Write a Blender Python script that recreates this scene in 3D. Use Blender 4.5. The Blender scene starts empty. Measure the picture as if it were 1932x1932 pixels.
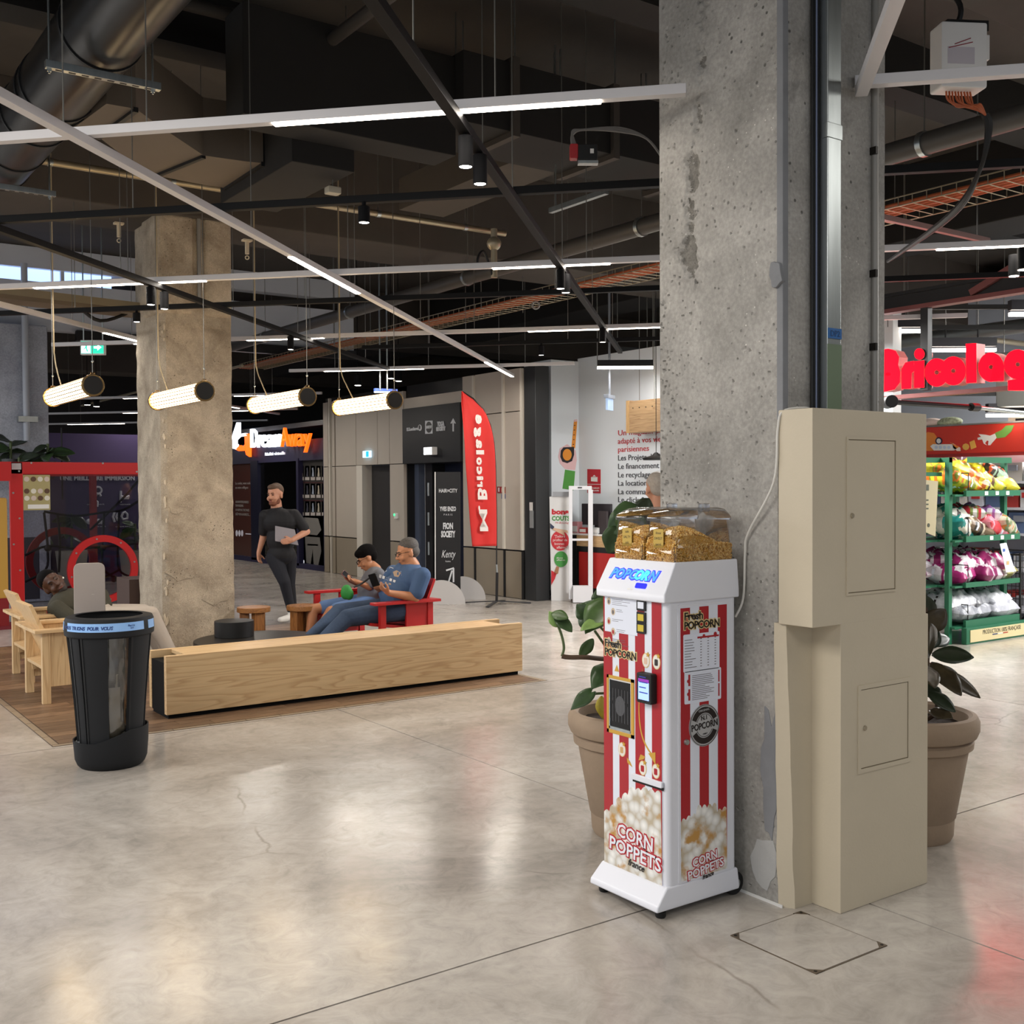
import bpy, bmesh, math, random
import numpy as np
from mathutils import Vector, Matrix, Euler
R = math.radians
random.seed(7)
SC = bpy.context.scene
COL = SC.collection

# ------------------------------------------------------------------ camera
F = 2059.05; PITCH = -0.02342637; ROLL = -0.00577909; YAW = 0.95535618; H = 1.65
def _axes():
    cp, sp = math.cos(PITCH), math.sin(PITCH); c, s = math.cos(ROLL), math.sin(ROLL)
    r = np.array([1, 0, 0.]); u = np.array([0, -sp, cp]); f = np.array([0, cp, sp])
    Mr = c * r + s * u; Mu = -s * r + c * u
    W = np.array([[math.sin(YAW), math.cos(YAW), 0], [-math.cos(YAW), math.sin(YAW), 0], [0, 0, 1.]])
    return W @ Mr, W @ Mu, W @ f
RR, RU, RF = _axes()
cam_d = bpy.data.cameras.new('camera'); cam = bpy.data.objects.new('camera', cam_d); COL.objects.link(cam)
cam_d.sensor_width = 36; cam_d.lens = F / 1932 * 36; cam_d.clip_start = 0.05; cam_d.clip_end = 300
cam.matrix_world = Matrix(((RR[0], RU[0], -RF[0], 0), (RR[1], RU[1], -RF[1], 0), (RR[2], RU[2], -RF[2], H), (0, 0, 0, 1)))
SC.camera = cam

# ------------------------------------------------------------------ world, exposure, big lights
SC.view_settings.view_transform = 'Standard'
SC.view_settings.look = 'None'
SC.view_settings.gamma = 1.0
SC.view_settings.use_curve_mapping = False
SC.view_settings.exposure = 0.38
WORLD = bpy.data.worlds.new('world'); SC.world = WORLD; WORLD.use_nodes = True
WORLD.node_tree.nodes['Background'].inputs[0].default_value = (0.80, 0.88, 1.0, 1)
WORLD.node_tree.nodes['Background'].inputs[1].default_value = 0.75

def area(name, loc, size, energy, color=(1, 1, 1), target=None, spread=180):
    d = bpy.data.lights.new(name, 'AREA'); d.shape = 'RECTANGLE'; d.size, d.size_y = size
    d.energy = energy; d.color = color; d.spread = R(spread)
    o = bpy.data.objects.new(name, d); COL.objects.link(o); o.location = loc
    if target is not None:
        o.rotation_euler = (Vector(target) - Vector(loc)).to_track_quat('-Z', 'Y').to_euler()
    return o
# unseen fill lights added behind and beside the camera to brighten the hall
WARM = (1.0, 0.86, 0.70); NEUT = (1.0, 0.96, 0.91)
area('hall_fill', (-1.5, 3.5, 3.9), (2.5, 2.5), 190, NEUT)
area('hall_fill', (-3.5, 8.0, 3.9), (2.5, 2.5), 260, NEUT)
area('hall_fill', (-4.0, 14.5, 3.9), (3.0, 3.0), 650, (.92, .95, 1))
area('hall_fill', (-6.0, 21, 3.9), (3.0, 3.0), 650, (.92, .95, 1))
area('hall_fill', (0.2, -1.2, 3.9), (2.2, 2.2), 80, NEUT)
area('hall_fill', (6.5, 0.2, 3.9), (2.2, 2.2), 60, NEUT)
area('shop_fill', (12.3, 3.2, 3.7), (3, 3), 520, (1, .98, .95))  # out-of-frame fill lights added to brighten the dark shop
area('shop_fill', (15.0, 6.0, 3.9), (2.5, 2.5), 400, (1, .98, .96))
area('shop_fill', (8.6, 7.9, 3.2), (1.0, 1.0), 250, (1, .98, .95))  # added fill, hidden behind the near column, brightens the white wall

# ------------------------------------------------------------------ pixel -> point on a real plane
def V(*a): return Vector(a)
def _ray(x, y): return RF + RR * (x - 966) / F - RU * (y - 966) / F
CAM = np.array([0, 0, H])
def g(x, y, z=0.0):
    d = _ray(x, y); return Vector(CAM + d * ((z - H) / d[2]))
def onX(x, y, X):
    d = _ray(x, y); return Vector(CAM + d * (X / d[0]))
def onY(x, y, Y):
    d = _ray(x, y); return Vector(CAM + d * (Y / d[1]))
def dep(x, y, Z): return Vector(CAM + _ray(x, y) * Z)

# ------------------------------------------------------------------ materials
MATS = {}
def lin(h):
    if isinstance(h, str):
        h = h.lstrip('#'); c = [int(h[i:i + 2], 16) / 255 for i in (0, 2, 4)]
    else: c = h
    return tuple(((v / 12.92) if v <= .04045 else ((v + .055) / 1.055) ** 2.4) for v in c)
def mat(name, col, rough=.5, metal=0., spec=.5, var=0., vscale=6., bump=0., bscale=40., emit=0., ecol=None, coat=0., trans=0., ior=1.45, alpha=1., stretch=None):
    if name in MATS: return MATS[name]
    m = bpy.data.materials.new(name); MATS[name] = m; m.use_nodes = True
    nt = m.node_tree; b = nt.nodes['Principled BSDF']; L = nt.links.new
    c = lin(col)
    b.inputs['Base Color'].default_value = (*c, 1); b.inputs['Roughness'].default_value = rough
    b.inputs['Metallic'].default_value = metal; b.inputs['Specular IOR Level'].default_value = spec
    b.inputs['Coat Weight'].default_value = coat; b.inputs['Transmission Weight'].default_value = trans
    b.inputs['IOR'].default_value = ior; b.inputs['Alpha'].default_value = alpha
    tc = None
    def coords():
        nonlocal tc
        if tc is None:
            t = nt.nodes.new('ShaderNodeTexCoord'); mp = nt.nodes.new('ShaderNodeMapping'); L(t.outputs['Object'], mp.inputs[0])
            if stretch: mp.inputs['Scale'].default_value = stretch
            tc = mp.outputs[0]
        return tc
    if var:
        n = nt.nodes.new('ShaderNodeTexNoise'); n.inputs['Scale'].default_value = vscale; n.inputs['Detail'].default_value = 6
        n.inputs['Roughness'].default_value = .62; L(coords(), n.inputs['Vector'])
        r = nt.nodes.new('ShaderNodeValToRGB'); L(n.outputs['Fac'], r.inputs[0])
        r.color_ramp.elements[0].position = .3; r.color_ramp.elements[1].position = .7
        r.color_ramp.elements[0].color = (*[v * (1 - var) for v in c], 1)
        r.color_ramp.elements[1].color = (*[min(1, v * (1 + var)) for v in c], 1)
        L(r.outputs[0], b.inputs['Base Color'])
    if bump:
        n2 = nt.nodes.new('ShaderNodeTexNoise'); n2.inputs['Scale'].default_value = bscale; n2.inputs['Detail'].default_value = 5
        L(coords(), n2.inputs['Vector'])
        bp = nt.nodes.new('ShaderNodeBump'); bp.inputs['Strength'].default_value = bump; bp.inputs['Distance'].default_value = .01
        L(n2.outputs['Fac'], bp.inputs['Height']); L(bp.outputs[0], b.inputs['Normal'])
    if emit:
        b.inputs['Emission Color'].default_value = (*(lin(ecol) if ecol else c), 1); b.inputs['Emission Strength'].default_value = emit
    return m

def mat_concrete(name, dark, light, scale=1.0, pits=.6, bump=.5, rough=.85, fleck=.52):
    """cast concrete: cloudy tone, blow-holes, pale flecks, rough patches"""
    m = bpy.data.materials.new(name); MATS[name] = m; m.use_nodes = True
    nt = m.node_tree; b = nt.nodes['Principled BSDF']; L = nt.links.new; N = nt.nodes.new
    t = N('ShaderNodeTexCoord'); P = t.outputs['Object']
    def noise(s, d=6, r=.6, dist=0.):
        n = N('ShaderNodeTexNoise'); n.inputs['Scale'].default_value = s * scale; n.inputs['Detail'].default_value = d
        n.inputs['Roughness'].default_value = r; n.inputs['Distortion'].default_value = dist; L(P, n.inputs['Vector']); return n.outputs['Fac']
    def ramp(f, a, b_, ca=(0, 0, 0, 1), cb=(1, 1, 1, 1)):
        r = N('ShaderNodeValToRGB'); r.color_ramp.elements[0].position = a; r.color_ramp.elements[1].position = b_
        r.color_ramp.elements[0].color = ca; r.color_ramp.elements[1].color = cb; L(f, r.inputs[0]); return r.outputs[0]
    def mix(f, a, c):
        x = N('ShaderNodeMix'); x.data_type = 'RGBA'; L(f, x.inputs[0])
        for s_, v in ((6, a), (7, c)):
            if isinstance(v, tuple): x.inputs[s_].default_value = v
            else: L(v, x.inputs[s_])
        return x.outputs[2]
    d, l = (*lin(dark), 1), (*lin(light), 1)
    col = ramp(noise(2.2, 8, .62, .3), .32, .68, d, l)
    fine = ramp(noise(60, 3), .35, .7, (.82, .82, .82, 1), (1.08, 1.08, 1.08, 1))
    mul = N('ShaderNodeMix'); mul.data_type = 'RGBA'; mul.blend_type = 'MULTIPLY'; mul.inputs[0].default_value = 1
    L(col, mul.inputs[6]); L(fine, mul.inputs[7]); col = mul.outputs[2]
    v = N('ShaderNodeTexVoronoi'); v.inputs['Scale'].default_value = 22 * scale; L(P, v.inputs['Vector'])
    hole = ramp(v.outputs['Distance'], .10, .17, (1, 1, 1, 1), (0, 0, 0, 1))
    msk = ramp(noise(1.7, 3), .5, .62)
    mm = N('ShaderNodeMath'); mm.operation = 'MULTIPLY'; L(hole, mm.inputs[0]); L(msk, mm.inputs[1])
    m2 = N('ShaderNodeMath'); m2.operation = 'MULTIPLY'; L(mm.outputs[0], m2.inputs[0]); m2.inputs[1].default_value = pits
    col = mix(m2.outputs[0], col, (*[x * .28 for x in lin(dark)], 1))
    v2 = N('ShaderNodeTexVoronoi'); v2.inputs['Scale'].default_value = 31 * scale; L(P, v2.inputs['Vector'])
    fl = ramp(v2.outputs['Distance'], .07, .12, (1, 1, 1, 1), (0, 0, 0, 1))
    mk2 = ramp(noise(2.6, 3), fleck, fleck + .12)
    m3 = N('ShaderNodeMath'); m3.operation = 'MULTIPLY'; L(fl, m3.inputs[0]); L(mk2, m3.inputs[1])
    col = mix(m3.outputs[0], col, (*[min(1, x * 1.5) for x in lin(light)], 1))
    rp = ramp(noise(1.1, 9, .72, .6), .58, .64)
    rpf = N('ShaderNodeMath'); rpf.operation = 'MULTIPLY'; L(rp, rpf.inputs[0]); rpf.inputs[1].default_value = .45 if fleck > .5 else .3
    col = mix(rpf.outputs[0], col, (*[x * .55 for x in lin(dark)], 1))
    L(col, b.inputs['Base Color']); b.inputs['Roughness'].default_value = rough; b.inputs['Specular IOR Level'].default_value = .3
    bp = N('ShaderNodeBump'); bp.inputs['Strength'].default_value = bump; bp.inputs['Distance'].default_value = .012
    hs = N('ShaderNodeMath'); hs.operation = 'SUBTRACT'; L(noise(9, 10, .7), hs.inputs[0]); L(m2.outputs[0], hs.inputs[1])
    L(hs.outputs[0], bp.inputs['Height']); L(bp.outputs[0], b.inputs['Normal'])
    return m

def mat_floor():
    m = bpy.data.materials.new('polished_concrete'); MATS['polished_concrete'] = m; m.use_nodes = True
    nt = m.node_tree; b = nt.nodes['Principled BSDF']; L = nt.links.new; N = nt.nodes.new
    t = N('ShaderNodeTexCoord'); P = t.outputs['Object']
    def noise(s, d=6, r=.6, dist=0.):
        n = N('ShaderNodeTexNoise'); n.inputs['Scale'].default_value = s; n.inputs['Detail'].default_value = d
        n.inputs['Roughness'].default_value = r; n.inputs['Distortion'].default_value = dist; L(P, n.inputs['Vector']); return n.outputs['Fac']
    def ramp(f, stops):
        r = N('ShaderNodeValToRGB'); e = r.color_ramp.elements
        e[0].position, e[0].color = stops[0][0], (*stops[0][1], 1); e[1].position, e[1].color = stops[-1][0], (*stops[-1][1], 1)
        for p, c in stops[1:-1]:
            x = e.new(p); x.color = (*c, 1)
        L(f, r.inputs[0]); return r.outputs[0]
    big = ramp(noise(.9, 9, .66, .8), [(.28, lin('#89827a')), (.5, lin('#a8a198')), (.72, lin('#bdb7ae'))])
    sw = ramp(noise(7, 7, .7, 1.6), [(.3, (.80, .80, .80)), (.5, (.97, .97, .97)), (.72, (1.1, 1.1, 1.09))])
    mul = N('ShaderNodeMix'); mul.data_type = 'RGBA'; mul.blend_type = 'MULTIPLY'; mul.inputs[0].default_value = 1
    L(big, mul.inputs[6]); L(sw, mul.inputs[7]); col = mul.outputs[2]
    # hairline cracks
    vo = N('ShaderNodeTexVoronoi'); vo.feature = 'DISTANCE_TO_EDGE'; vo.inputs['Scale'].default_value = .42
    wp = N('ShaderNodeMix'); wp.data_type = 'RGBA'; wp.inputs[0].default_value = .12
    nz = N('ShaderNodeTexNoise'); nz.inputs['Scale'].default_value = 3; nz.inputs['Detail'].default_value = 6; L(P, nz.inputs['Vector'])
    L(P, wp.inputs[6]); L(nz.outputs['Color'], wp.inputs[7]); L(wp.outputs[2], vo.inputs['Vector'])
    cr = ramp(vo.outputs['Distance'], [(.0, (1, 1, 1)), (.0012, (1, 1, 1)), (.0022, (0, 0, 0))])
    ck = ramp(noise(1.3, 3), [(.5, (0, 0, 0)), (.6, (.55, .55, .55))])
    mc = N('ShaderNodeMath'); mc.operation = 'MULTIPLY'; L(cr, mc.inputs[0]); L(ck, mc.inputs[1])
    mx = N('ShaderNodeMix'); mx.data_type = 'RGBA'; L(mc.outputs[0], mx.inputs[0]); L(col, mx.inputs[6]); mx.inputs[7].default_value = (*lin('#6c6157'), 1)
    L(mx.outputs[2], b.inputs['Base Color'])
    ra = N('ShaderNodeMath'); ra.operation = 'MULTIPLY_ADD'; L(noise(1.7, 2, .5), ra.inputs[0]); ra.inputs[1].default_value = .18; ra.inputs[2].default_value = .11
    L(ra.outputs[0], b.inputs['Roughness'])
    b.inputs['Specular IOR Level'].default_value = .55
    bp = N('ShaderNodeBump'); bp.inputs['Strength'].default_value = .04; bp.inputs['Distance'].default_value = .01
    L(noise(14, 3, .5), bp.inputs['Height']); L(bp.outputs[0], b.inputs['Normal'])
    return m

def mat_wood(name, a, b_, axis=0, scale=1., rough=.45, contrast=1.):
    """long grain along the object axis given"""
    m = bpy.data.materials.new(name); MATS[name] = m; m.use_nodes = True
    nt = m.node_tree; b = nt.nodes['Principled BSDF']; L = nt.links.new; N = nt.nodes.new
    t = N('ShaderNodeTexCoord'); mp = N('ShaderNodeMapping'); L(t.outputs['Object'], mp.inputs[0])
    s = [7. * scale] * 3; s[axis] = .55 * scale; mp.inputs['Scale'].default_value = s
    n = N('ShaderNodeTexNoise'); n.inputs['Scale'].default_value = 1.; n.inputs['Detail'].default_value = 3; n.inputs['Distortion'].default_value = .35
    L(mp.outputs[0], n.inputs['Vector'])
    w = N('ShaderNodeMath'); w.operation = 'MULTIPLY'; L(n.outputs['Fac'], w.inputs[0]); w.inputs[1].default_value = 15
    fr = N('ShaderNodeMath'); fr.operation = 'FRACT'; L(w.outputs[0], fr.inputs[0])
    r = N('ShaderNodeValToRGB'); L(fr.outputs[0], r.inputs[0]); e = r.color_ramp.elements
    A, B = lin(a), lin(b_)
    e[0].position = 0; e[0].color = (*A, 1); e[1].position = 1; e[1].color = (*A, 1)
    x = e.new(.55); x.color = (*[p * .75 + q * .25 for p, q in zip(A, B)], 1); x = e.new(.85); x.color = (*B, 1)
    n2 = N('ShaderNodeTexNoise'); n2.inputs['Scale'].default_value = 9; n2.inputs['Detail'].default_value = 4; L(mp.outputs[0], n2.inputs['Vector'])
    r2 = N('ShaderNodeValToRGB'); L(n2.outputs['Fac'], r2.inputs[0]); r2.color_ramp.elements[0].color = (.85, .85, .85, 1); r2.color_ramp.elements[1].color = (1.1, 1.1, 1.1, 1)
    r2.color_ramp.elements[0].position = .3; r2.color_ramp.elements[1].position = .7
    mu = N('ShaderNodeMix'); mu.data_type = 'RGBA'; mu.blend_type = 'MULTIPLY'; mu.inputs[0].default_value = contrast
    L(r.outputs[0], mu.inputs[6]); L(r2.outputs[0], mu.inputs[7]); L(mu.outputs[2], b.inputs['Base Color'])
    b.inputs['Roughness'].default_value = rough
    bp = N('ShaderNodeBump'); bp.inputs['Strength'].default_value = .08; bp.inputs['Distance'].default_value = .004
    L(n2.outputs['Fac'], bp.inputs['Height']); L(bp.outputs[0], b.inputs['Normal'])
    return m

# ------------------------------------------------------------------ objects
ORG = {}
def org(o): return ORG.get(o.name, Vector((0, 0, 0)))
def thing(name, label, cat, loc=(0, 0, 0), group=None, local=False):
    o = bpy.data.objects.new(name, None); COL.objects.link(o); o.location = loc; o.empty_display_size = .1
    o['label'] = label; o['category'] = cat
    if group: o['group'] = group
    ORG[o.name] = Vector((0, 0, 0)) if local else Vector(loc)
    return o
def tag(o, label, cat, group=None):
    o['label'] = label; o['category'] = cat
    if group: o['group'] = group
    return o
def struct(o): o['kind'] = 'structure'; return o
def stuff(o): o['kind'] = 'stuff'; return o
def link(name, me, parent=None, mats=()):
    o = bpy.data.objects.new(name, me); COL.objects.link(o)
    for m in mats: me.materials.append(m)
    if parent is not None:
        o.parent = parent; ORG[o.name] = org(parent)
    return o
def copy_tree(o, parent=None):
    c = o.copy(); COL.objects.link(c); c.parent = parent
    ORG[c.name] = org(o)
    for ch in list(o.children): copy_tree(ch, c)
    return c
def frame(o, x, y):
    x = Vector(x).normalized(); y = Vector(y); y = (y - x * y.dot(x)).normalized(); z = x.cross(y); o = Vector(o)
    return Matrix(((x.x, y.x, z.x, o.x), (x.y, y.y, z.y, o.y), (x.z, y.z, z.z, o.z), (0, 0, 0, 1)))

class MB:
    def __init__(s, M=None): s.v = []; s.f = []; s.mi = []; s.k = 0; s.M = M
    def add(s, vs, fs):
        n = len(s.v); s.v += [(s.M @ Vector(p)) if s.M else Vector(p) for p in vs]
        s.f += [tuple(i + n for i in f) for f in fs]; s.mi += [s.k] * len(fs); return s
    def box(s, a, b, M=None):
        x0, x1 = sorted((a[0], b[0])); y0, y1 = sorted((a[1], b[1])); z0, z1 = sorted((a[2], b[2]))
        vs = [Vector(p) for p in ((x0, y0, z0), (x1, y0, z0), (x1, y1, z0), (x0, y1, z0), (x0, y0, z1), (x1, y0, z1), (x1, y1, z1), (x0, y1, z1))]
        if M: vs = [M @ p for p in vs]
        return s.add(vs, [(0, 3, 2, 1), (4, 5, 6, 7), (0, 1, 5, 4), (1, 2, 6, 5), (2, 3, 7, 6), (3, 0, 4, 7)])
    def bar(s, p, q, w, h, up=(0, 0, 1)):
        """box beam from p to q, w wide, h high, centred"""
        p, q = Vector(p), Vector(q); d = (q - p); L = d.length; x = d / L; z = Vector(up)
        if abs(x.dot(z)) > .99: z = Vector((1, 0, 0))
        y = z.cross(x).normalized(); z = x.cross(y)
        return s.box((0, -w / 2, -h / 2), (L, w / 2, h / 2), Matrix(((x.x, y.x, z.x, p.x), (x.y, y.y, z.y, p.y), (x.z, y.z, z.z, p.z), (0, 0, 0, 1))))
    def cyl(s, p, q, r, r1=None, n=20, caps=True):
        p, q = Vector(p), Vector(q); r1 = r if r1 is None else r1
        x = (q - p).normalized(); a = Vector((0, 0, 1)) if abs(x.z) < .9 else Vector((1, 0, 0)); u = x.cross(a).normalized(); w = x.cross(u)
        vs = []
        for c, rr in ((p, r), (q, r1)):
            for i in range(n):
                t = 2 * math.pi * i / n; vs.append(c + u * math.cos(t) * rr + w * math.sin(t) * rr)
        fs = [(i, (i + 1) % n, n + (i + 1) % n, n + i) for i in range(n)]
        fs = [f[::-1] for f in fs]
        if caps: fs += [tuple(range(n)), tuple(range(2 * n - 1, n - 1, -1))]
        return s.add(vs, fs)
    def tube(s, pts, r, n=8, caps=True, closed=False):
        pts = [Vector(p) for p in pts]; m = len(pts); vs = []; u = None
        for i, p in enumerate(pts):
            if closed: d = (pts[(i + 1) % m] - pts[i - 1]).normalized()
            else: d = (pts[min(i + 1, m - 1)] - pts[max(i - 1, 0)]).normalized()
            if u is None:
                a = Vector((0, 0, 1)) if abs(d.z) < .9 else Vector((1, 0, 0)); u = d.cross(a).normalized()
            u = (u - d * u.dot(d)).normalized(); w = d.cross(u)
            rr = r[i] if isinstance(r, (list, tuple)) else r
            for j in range(n):
                t = 2 * math.pi * j / n; vs.append(p + (u * math.cos(t) + w * math.sin(t)) * rr)
        fs = []
        for i in range(m if closed else m - 1):
            for j in range(n):
                a, b = i * n, ((i + 1) % m) * n; fs.append((a + j, a + (j + 1) % n, b + (j + 1) % n, b + j))
        if caps and not closed: fs += [tuple(range(n))[::-1], tuple(range((m - 1) * n, m * n))]
        return s.add(vs, fs)
    def prism(s, poly, M, d, d0=0.):
        """2D outline extruded along frame z from d0 to d"""
        n = len(poly); A = sum(poly[i][0] * poly[(i + 1) % n][1] - poly[(i + 1) % n][0] * poly[i][1] for i in range(n))
        if A < 0: poly = poly[::-1]
        lo, hi = (d0, d) if d > d0 else (d, d0)
        vs = [M @ Vector((x, y, lo)) for x, y in poly] + [M @ Vector((x, y, hi)) for x, y in poly]
        fs = [tuple(range(n))[::-1], tuple(range(n, 2 * n))] + [(i, (i + 1) % n, n + (i + 1) % n, n + i) for i in range(n)]
        return s.add(vs, fs)
    def lathe(s, prof, c=(0, 0, 0), n=32, caps=True):
        vs = []; c = Vector(c)
        for r, z in prof:
            for j in range(n):
                t = 2 * math.pi * j / n; vs.append(c + Vector((r * math.cos(t), r * math.sin(t), z)))
        fs = [(i * n + j, i * n + (j + 1) % n, (i + 1) * n + (j + 1) % n, (i + 1) * n + j) for i in range(len(prof) - 1) for j in range(n)]
        if caps:
            fs.append(tuple(range(n))[::-1]); fs.append(tuple(range((len(prof) - 1) * n, len(prof) * n)))
        return s.add(vs, fs)
    def ell(s, c, r, M=None, nu=16, nv=10):
        vs = [Vector((0, 0, -1))]
        for i in range(1, nv):
            a = -math.pi / 2 + math.pi * i / nv
            for j in range(nu):
                t = 2 * math.pi * j / nu; vs.append(Vector((math.cos(a) * math.cos(t), math.cos(a) * math.sin(t), math.sin(a))))
        vs.append(Vector((0, 0, 1)))
        r = r if isinstance(r, (tuple, list, Vector)) else (r, r, r)
        vs = [Vector((p.x * r[0], p.y * r[1], p.z * r[2])) for p in vs]
        if M: vs = [M.to_3x3() @ p for p in vs]
        vs = [p + Vector(c) for p in vs]; top = len(vs) - 1
        fs = [(0, 1 + (j + 1) % nu, 1 + j) for j in range(nu)]
        for i in range(nv - 2):
            a, b = 1 + i * nu, 1 + (i + 1) * nu
            fs += [(a + j, a + (j + 1) % nu, b + (j + 1) % nu, b + j) for j in range(nu)]
        a = 1 + (nv - 2) * nu; fs += [(a + j, a + (j + 1) % nu, top) for j in range(nu)]
        return s.add(vs, fs)
    def quad(s, *p): return s.add(p, [tuple(range(len(p)))])
    def loft(s, rings, closed=True, caps=True):
        n = len(rings[0]); vs = [Vector(p) for r in rings for p in r]; fs = []
        for i in range(len(rings) - 1):
            for j in range(n if closed else n - 1):
                fs.append((i * n + j, i * n + (j + 1) % n, (i + 1) * n + (j + 1) % n, (i + 1) * n + j))
        if caps and closed: fs += [tuple(range(n))[::-1], tuple(range((len(rings) - 1) * n, len(rings) * n))]
        return s.add(vs, fs)
    def build(s, name, m, parent=None, bevel=0., segs=2, smooth=None, kind=None, label=None):
        o_ = org(parent) if parent is not None else Vector((0, 0, 0))
        me = bpy.data.meshes.new(name); me.from_pydata([p - o_ for p in s.v], [], s.f)
        mats = m if isinstance(m, (list, tuple)) else [m]
        for x in mats: me.materials.append(x)
        if len(mats) > 1: me.polygons.foreach_set('material_index', s.mi)
        me.update()
        if bevel:
            bm = bmesh.new(); bm.from_mesh(me); bmesh.ops.remove_doubles(bm, verts=bm.verts, dist=1e-6)
            bmesh.ops.recalc_face_normals(bm, faces=bm.faces)
            ed = [e for e in bm.edges if len(e.link_faces) == 2 and e.calc_face_angle(0) > .5]
            bmesh.ops.bevel(bm, geom=ed, offset=bevel, segments=segs, affect='EDGES', profile=.5, clamp_overlap=True)
            bm.to_mesh(me); bm.free()
        if smooth is None: smooth = True
        if smooth:
            me.polygons.foreach_set('use_smooth', [True] * len(me.polygons)); me.set_sharp_from_angle(angle=R(40))
        o = bpy.data.objects.new(name, me); COL.objects.link(o)
        if parent is not None: o.parent = parent
        ORG[o.name] = o_
        if bevel: o.modifiers.new('Normals', 'WEIGHTED_NORMAL').keep_sharp = True
        if kind: o['kind'] = kind
        if label: o['label'] = label
        return o

def text(s, size, m, M, parent=None, name='lettering', align='CENTER', ext=.0008, bold=0., shear=0., space=1., line=1., sx=1., fit=None, res=2, bev=0.):
    """raised lettering: frame M gives baseline origin, reading direction and letter-up direction"""
    c = bpy.data.curves.new(name, 'FONT'); c.body = s; c.size = size; c.align_x = align; c.extrude = ext; c.offset = bold
    c.shear = shear; c.space_character = space; c.space_line = line; c.resolution_u = res; c.bevel_depth = bev
    o = bpy.data.objects.new('tmp', c); COL.objects.link(o)
    dg = bpy.context.evaluated_depsgraph_get(); me = bpy.data.meshes.new_from_object(o.evaluated_get(dg)); me.name = name
    bpy.data.objects.remove(o)
    if fit:
        xs = [v.co.x for v in me.vertices]; w = max(xs) - min(xs); sx = fit / w if w else 1
    T = M @ Matrix.Diagonal((sx, 1, 1, 1)); me.transform(T)
    if parent is not None: me.transform(Matrix.Translation(-org(parent)))
    if T.determinant() < 0: me.flip_normals()
    me.materials.clear(); me.materials.append(m)
    ob = bpy.data.objects.new(name, me); COL.objects.link(ob)
    if parent is not None: ob.parent = parent
    ORG[ob.name] = org(parent) if parent is not None else Vector((0, 0, 0))
    if name == 'lettering' and (' ' in s or len(s) > 2): ob['kind'] = 'stuff'
    return ob
def FX(X, y, z): return frame((X, y, z), (0, -1, 0), (0, 0, 1))     # a face that looks towards -X
def FY(x, Y, z): return frame((x, Y, z), (1, 0, 0), (0, 0, 1))      # a face that looks towards -Y
def circ(cx, cy, rx, ry=None, n=28, a0=0, a1=2 * math.pi):
    ry = rx if ry is None else ry
    k = n if abs(a1 - a0 - 2 * math.pi) < 1e-6 else n - 1
    return [(cx + rx * math.cos(a0 + (a1 - a0) * i / k), cy + ry * math.sin(a0 + (a1 - a0) * i / k)) for i in range(n)]
def rrect(x0, y0, x1, y1, r, n=5):
    p = []
    for cx, cy, a in ((x1 - r, y1 - r, 0), (x0 + r, y1 - r, 90), (x0 + r, y0 + r, 180), (x1 - r, y0 + r, 270)):
        p += [(cx + r * math.cos(R(a + 90 * i / n)), cy + r * math.sin(R(a + 90 * i / n))) for i in range(n + 1)]
    return p
def rect(x0, y0, x1, y1): return [(x0, y0), (x1, y0), (x1, y1), (x0, y1)]
def bez(p0, p1, p2, p3, n=12):
    out = []
    for i in range(n + 1):
        t = i / n; a = (1 - t); out.append(Vector(p0) * a ** 3 + Vector(p1) * 3 * a * a * t + Vector(p2) * 3 * a * t * t + Vector(p3) * t ** 3)
    return out
def path(pts, n=6):
    """smooth curve through points"""
    pts = [Vector(p) for p in pts]; out = []
    for i in range(len(pts) - 1):
        p0, p1, p2, p3 = pts[max(i - 1, 0)], pts[i], pts[i + 1], pts[min(i + 2, len(pts) - 1)]
        for k in range(n):
            t = k / n
            out.append(.5 * ((2 * p1) + (p2 - p0) * t + (2 * p0 - 5 * p1 + 4 * p2 - p3) * t * t + (3 * p1 - p0 - 3 * p2 + p3) * t ** 3))
    out.append(pts[-1]); return out

# organic shells: primitives fused into one continuous surface
def prim_cap(p, r, q, r1, k=14):
    mb = MB(); p, q = Vector(p), Vector(q); n = max(2, int((q - p).length / (min(r, r1) * .6)))
    mb.cyl(p, q, r, r1, n=k); mb.ell(p, r, nu=k, nv=8); mb.ell(q, r1, nu=k, nv=8); return mb
def blob(name, prims, vox, m, parent=None, smooth=3, label=None):
    mb = MB()
    for pr in prims:
        if pr[0] == 'c': t = prim_cap(*pr[1:5])
        else: t = MB().ell(pr[1], pr[2], pr[3] if len(pr) > 3 else None, 18, 12)
        mb.add(t.v, t.f)
    o = mb.build(name, m, parent)
    rm = o.modifiers.new('Remesh', 'REMESH'); rm.mode = 'VOXEL'; rm.voxel_size = vox
    if smooth:
        sm = o.modifiers.new('Smooth', 'SMOOTH'); sm.factor = .5; sm.iterations = smooth
    dg = bpy.context.evaluated_depsgraph_get(); me = bpy.data.meshes.new_from_object(o.evaluated_get(dg))
    old = o.data; o.modifiers.clear(); o.data = me; bpy.data.meshes.remove(old); me.name = name
    me.materials.clear(); me.materials.append(m)
    me.polygons.foreach_set('use_smooth', [True] * len(me.polygons))
    if label: o['label'] = label
    return o
# ================================================================== SETTING
M_FLOOR = mat_floor()
M_JOINT = mat('joint', '#4a443c', .8)
fl = struct(MB().box((-15, -9, -.06), (27, 34, -.012)).build('floor', M_JOINT))
P = 4.18
for i in range(-4, 6):
    for j in range(-3, 8):
        x0, y0 = 3.6 + P * i, 3.145 + P * j
        MB().box((x0 + .0045, y0 + .0045, -.05), (x0 + P - .0045, y0 + P - .0045, 0)).build('slab', M_FLOOR, fl)
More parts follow.
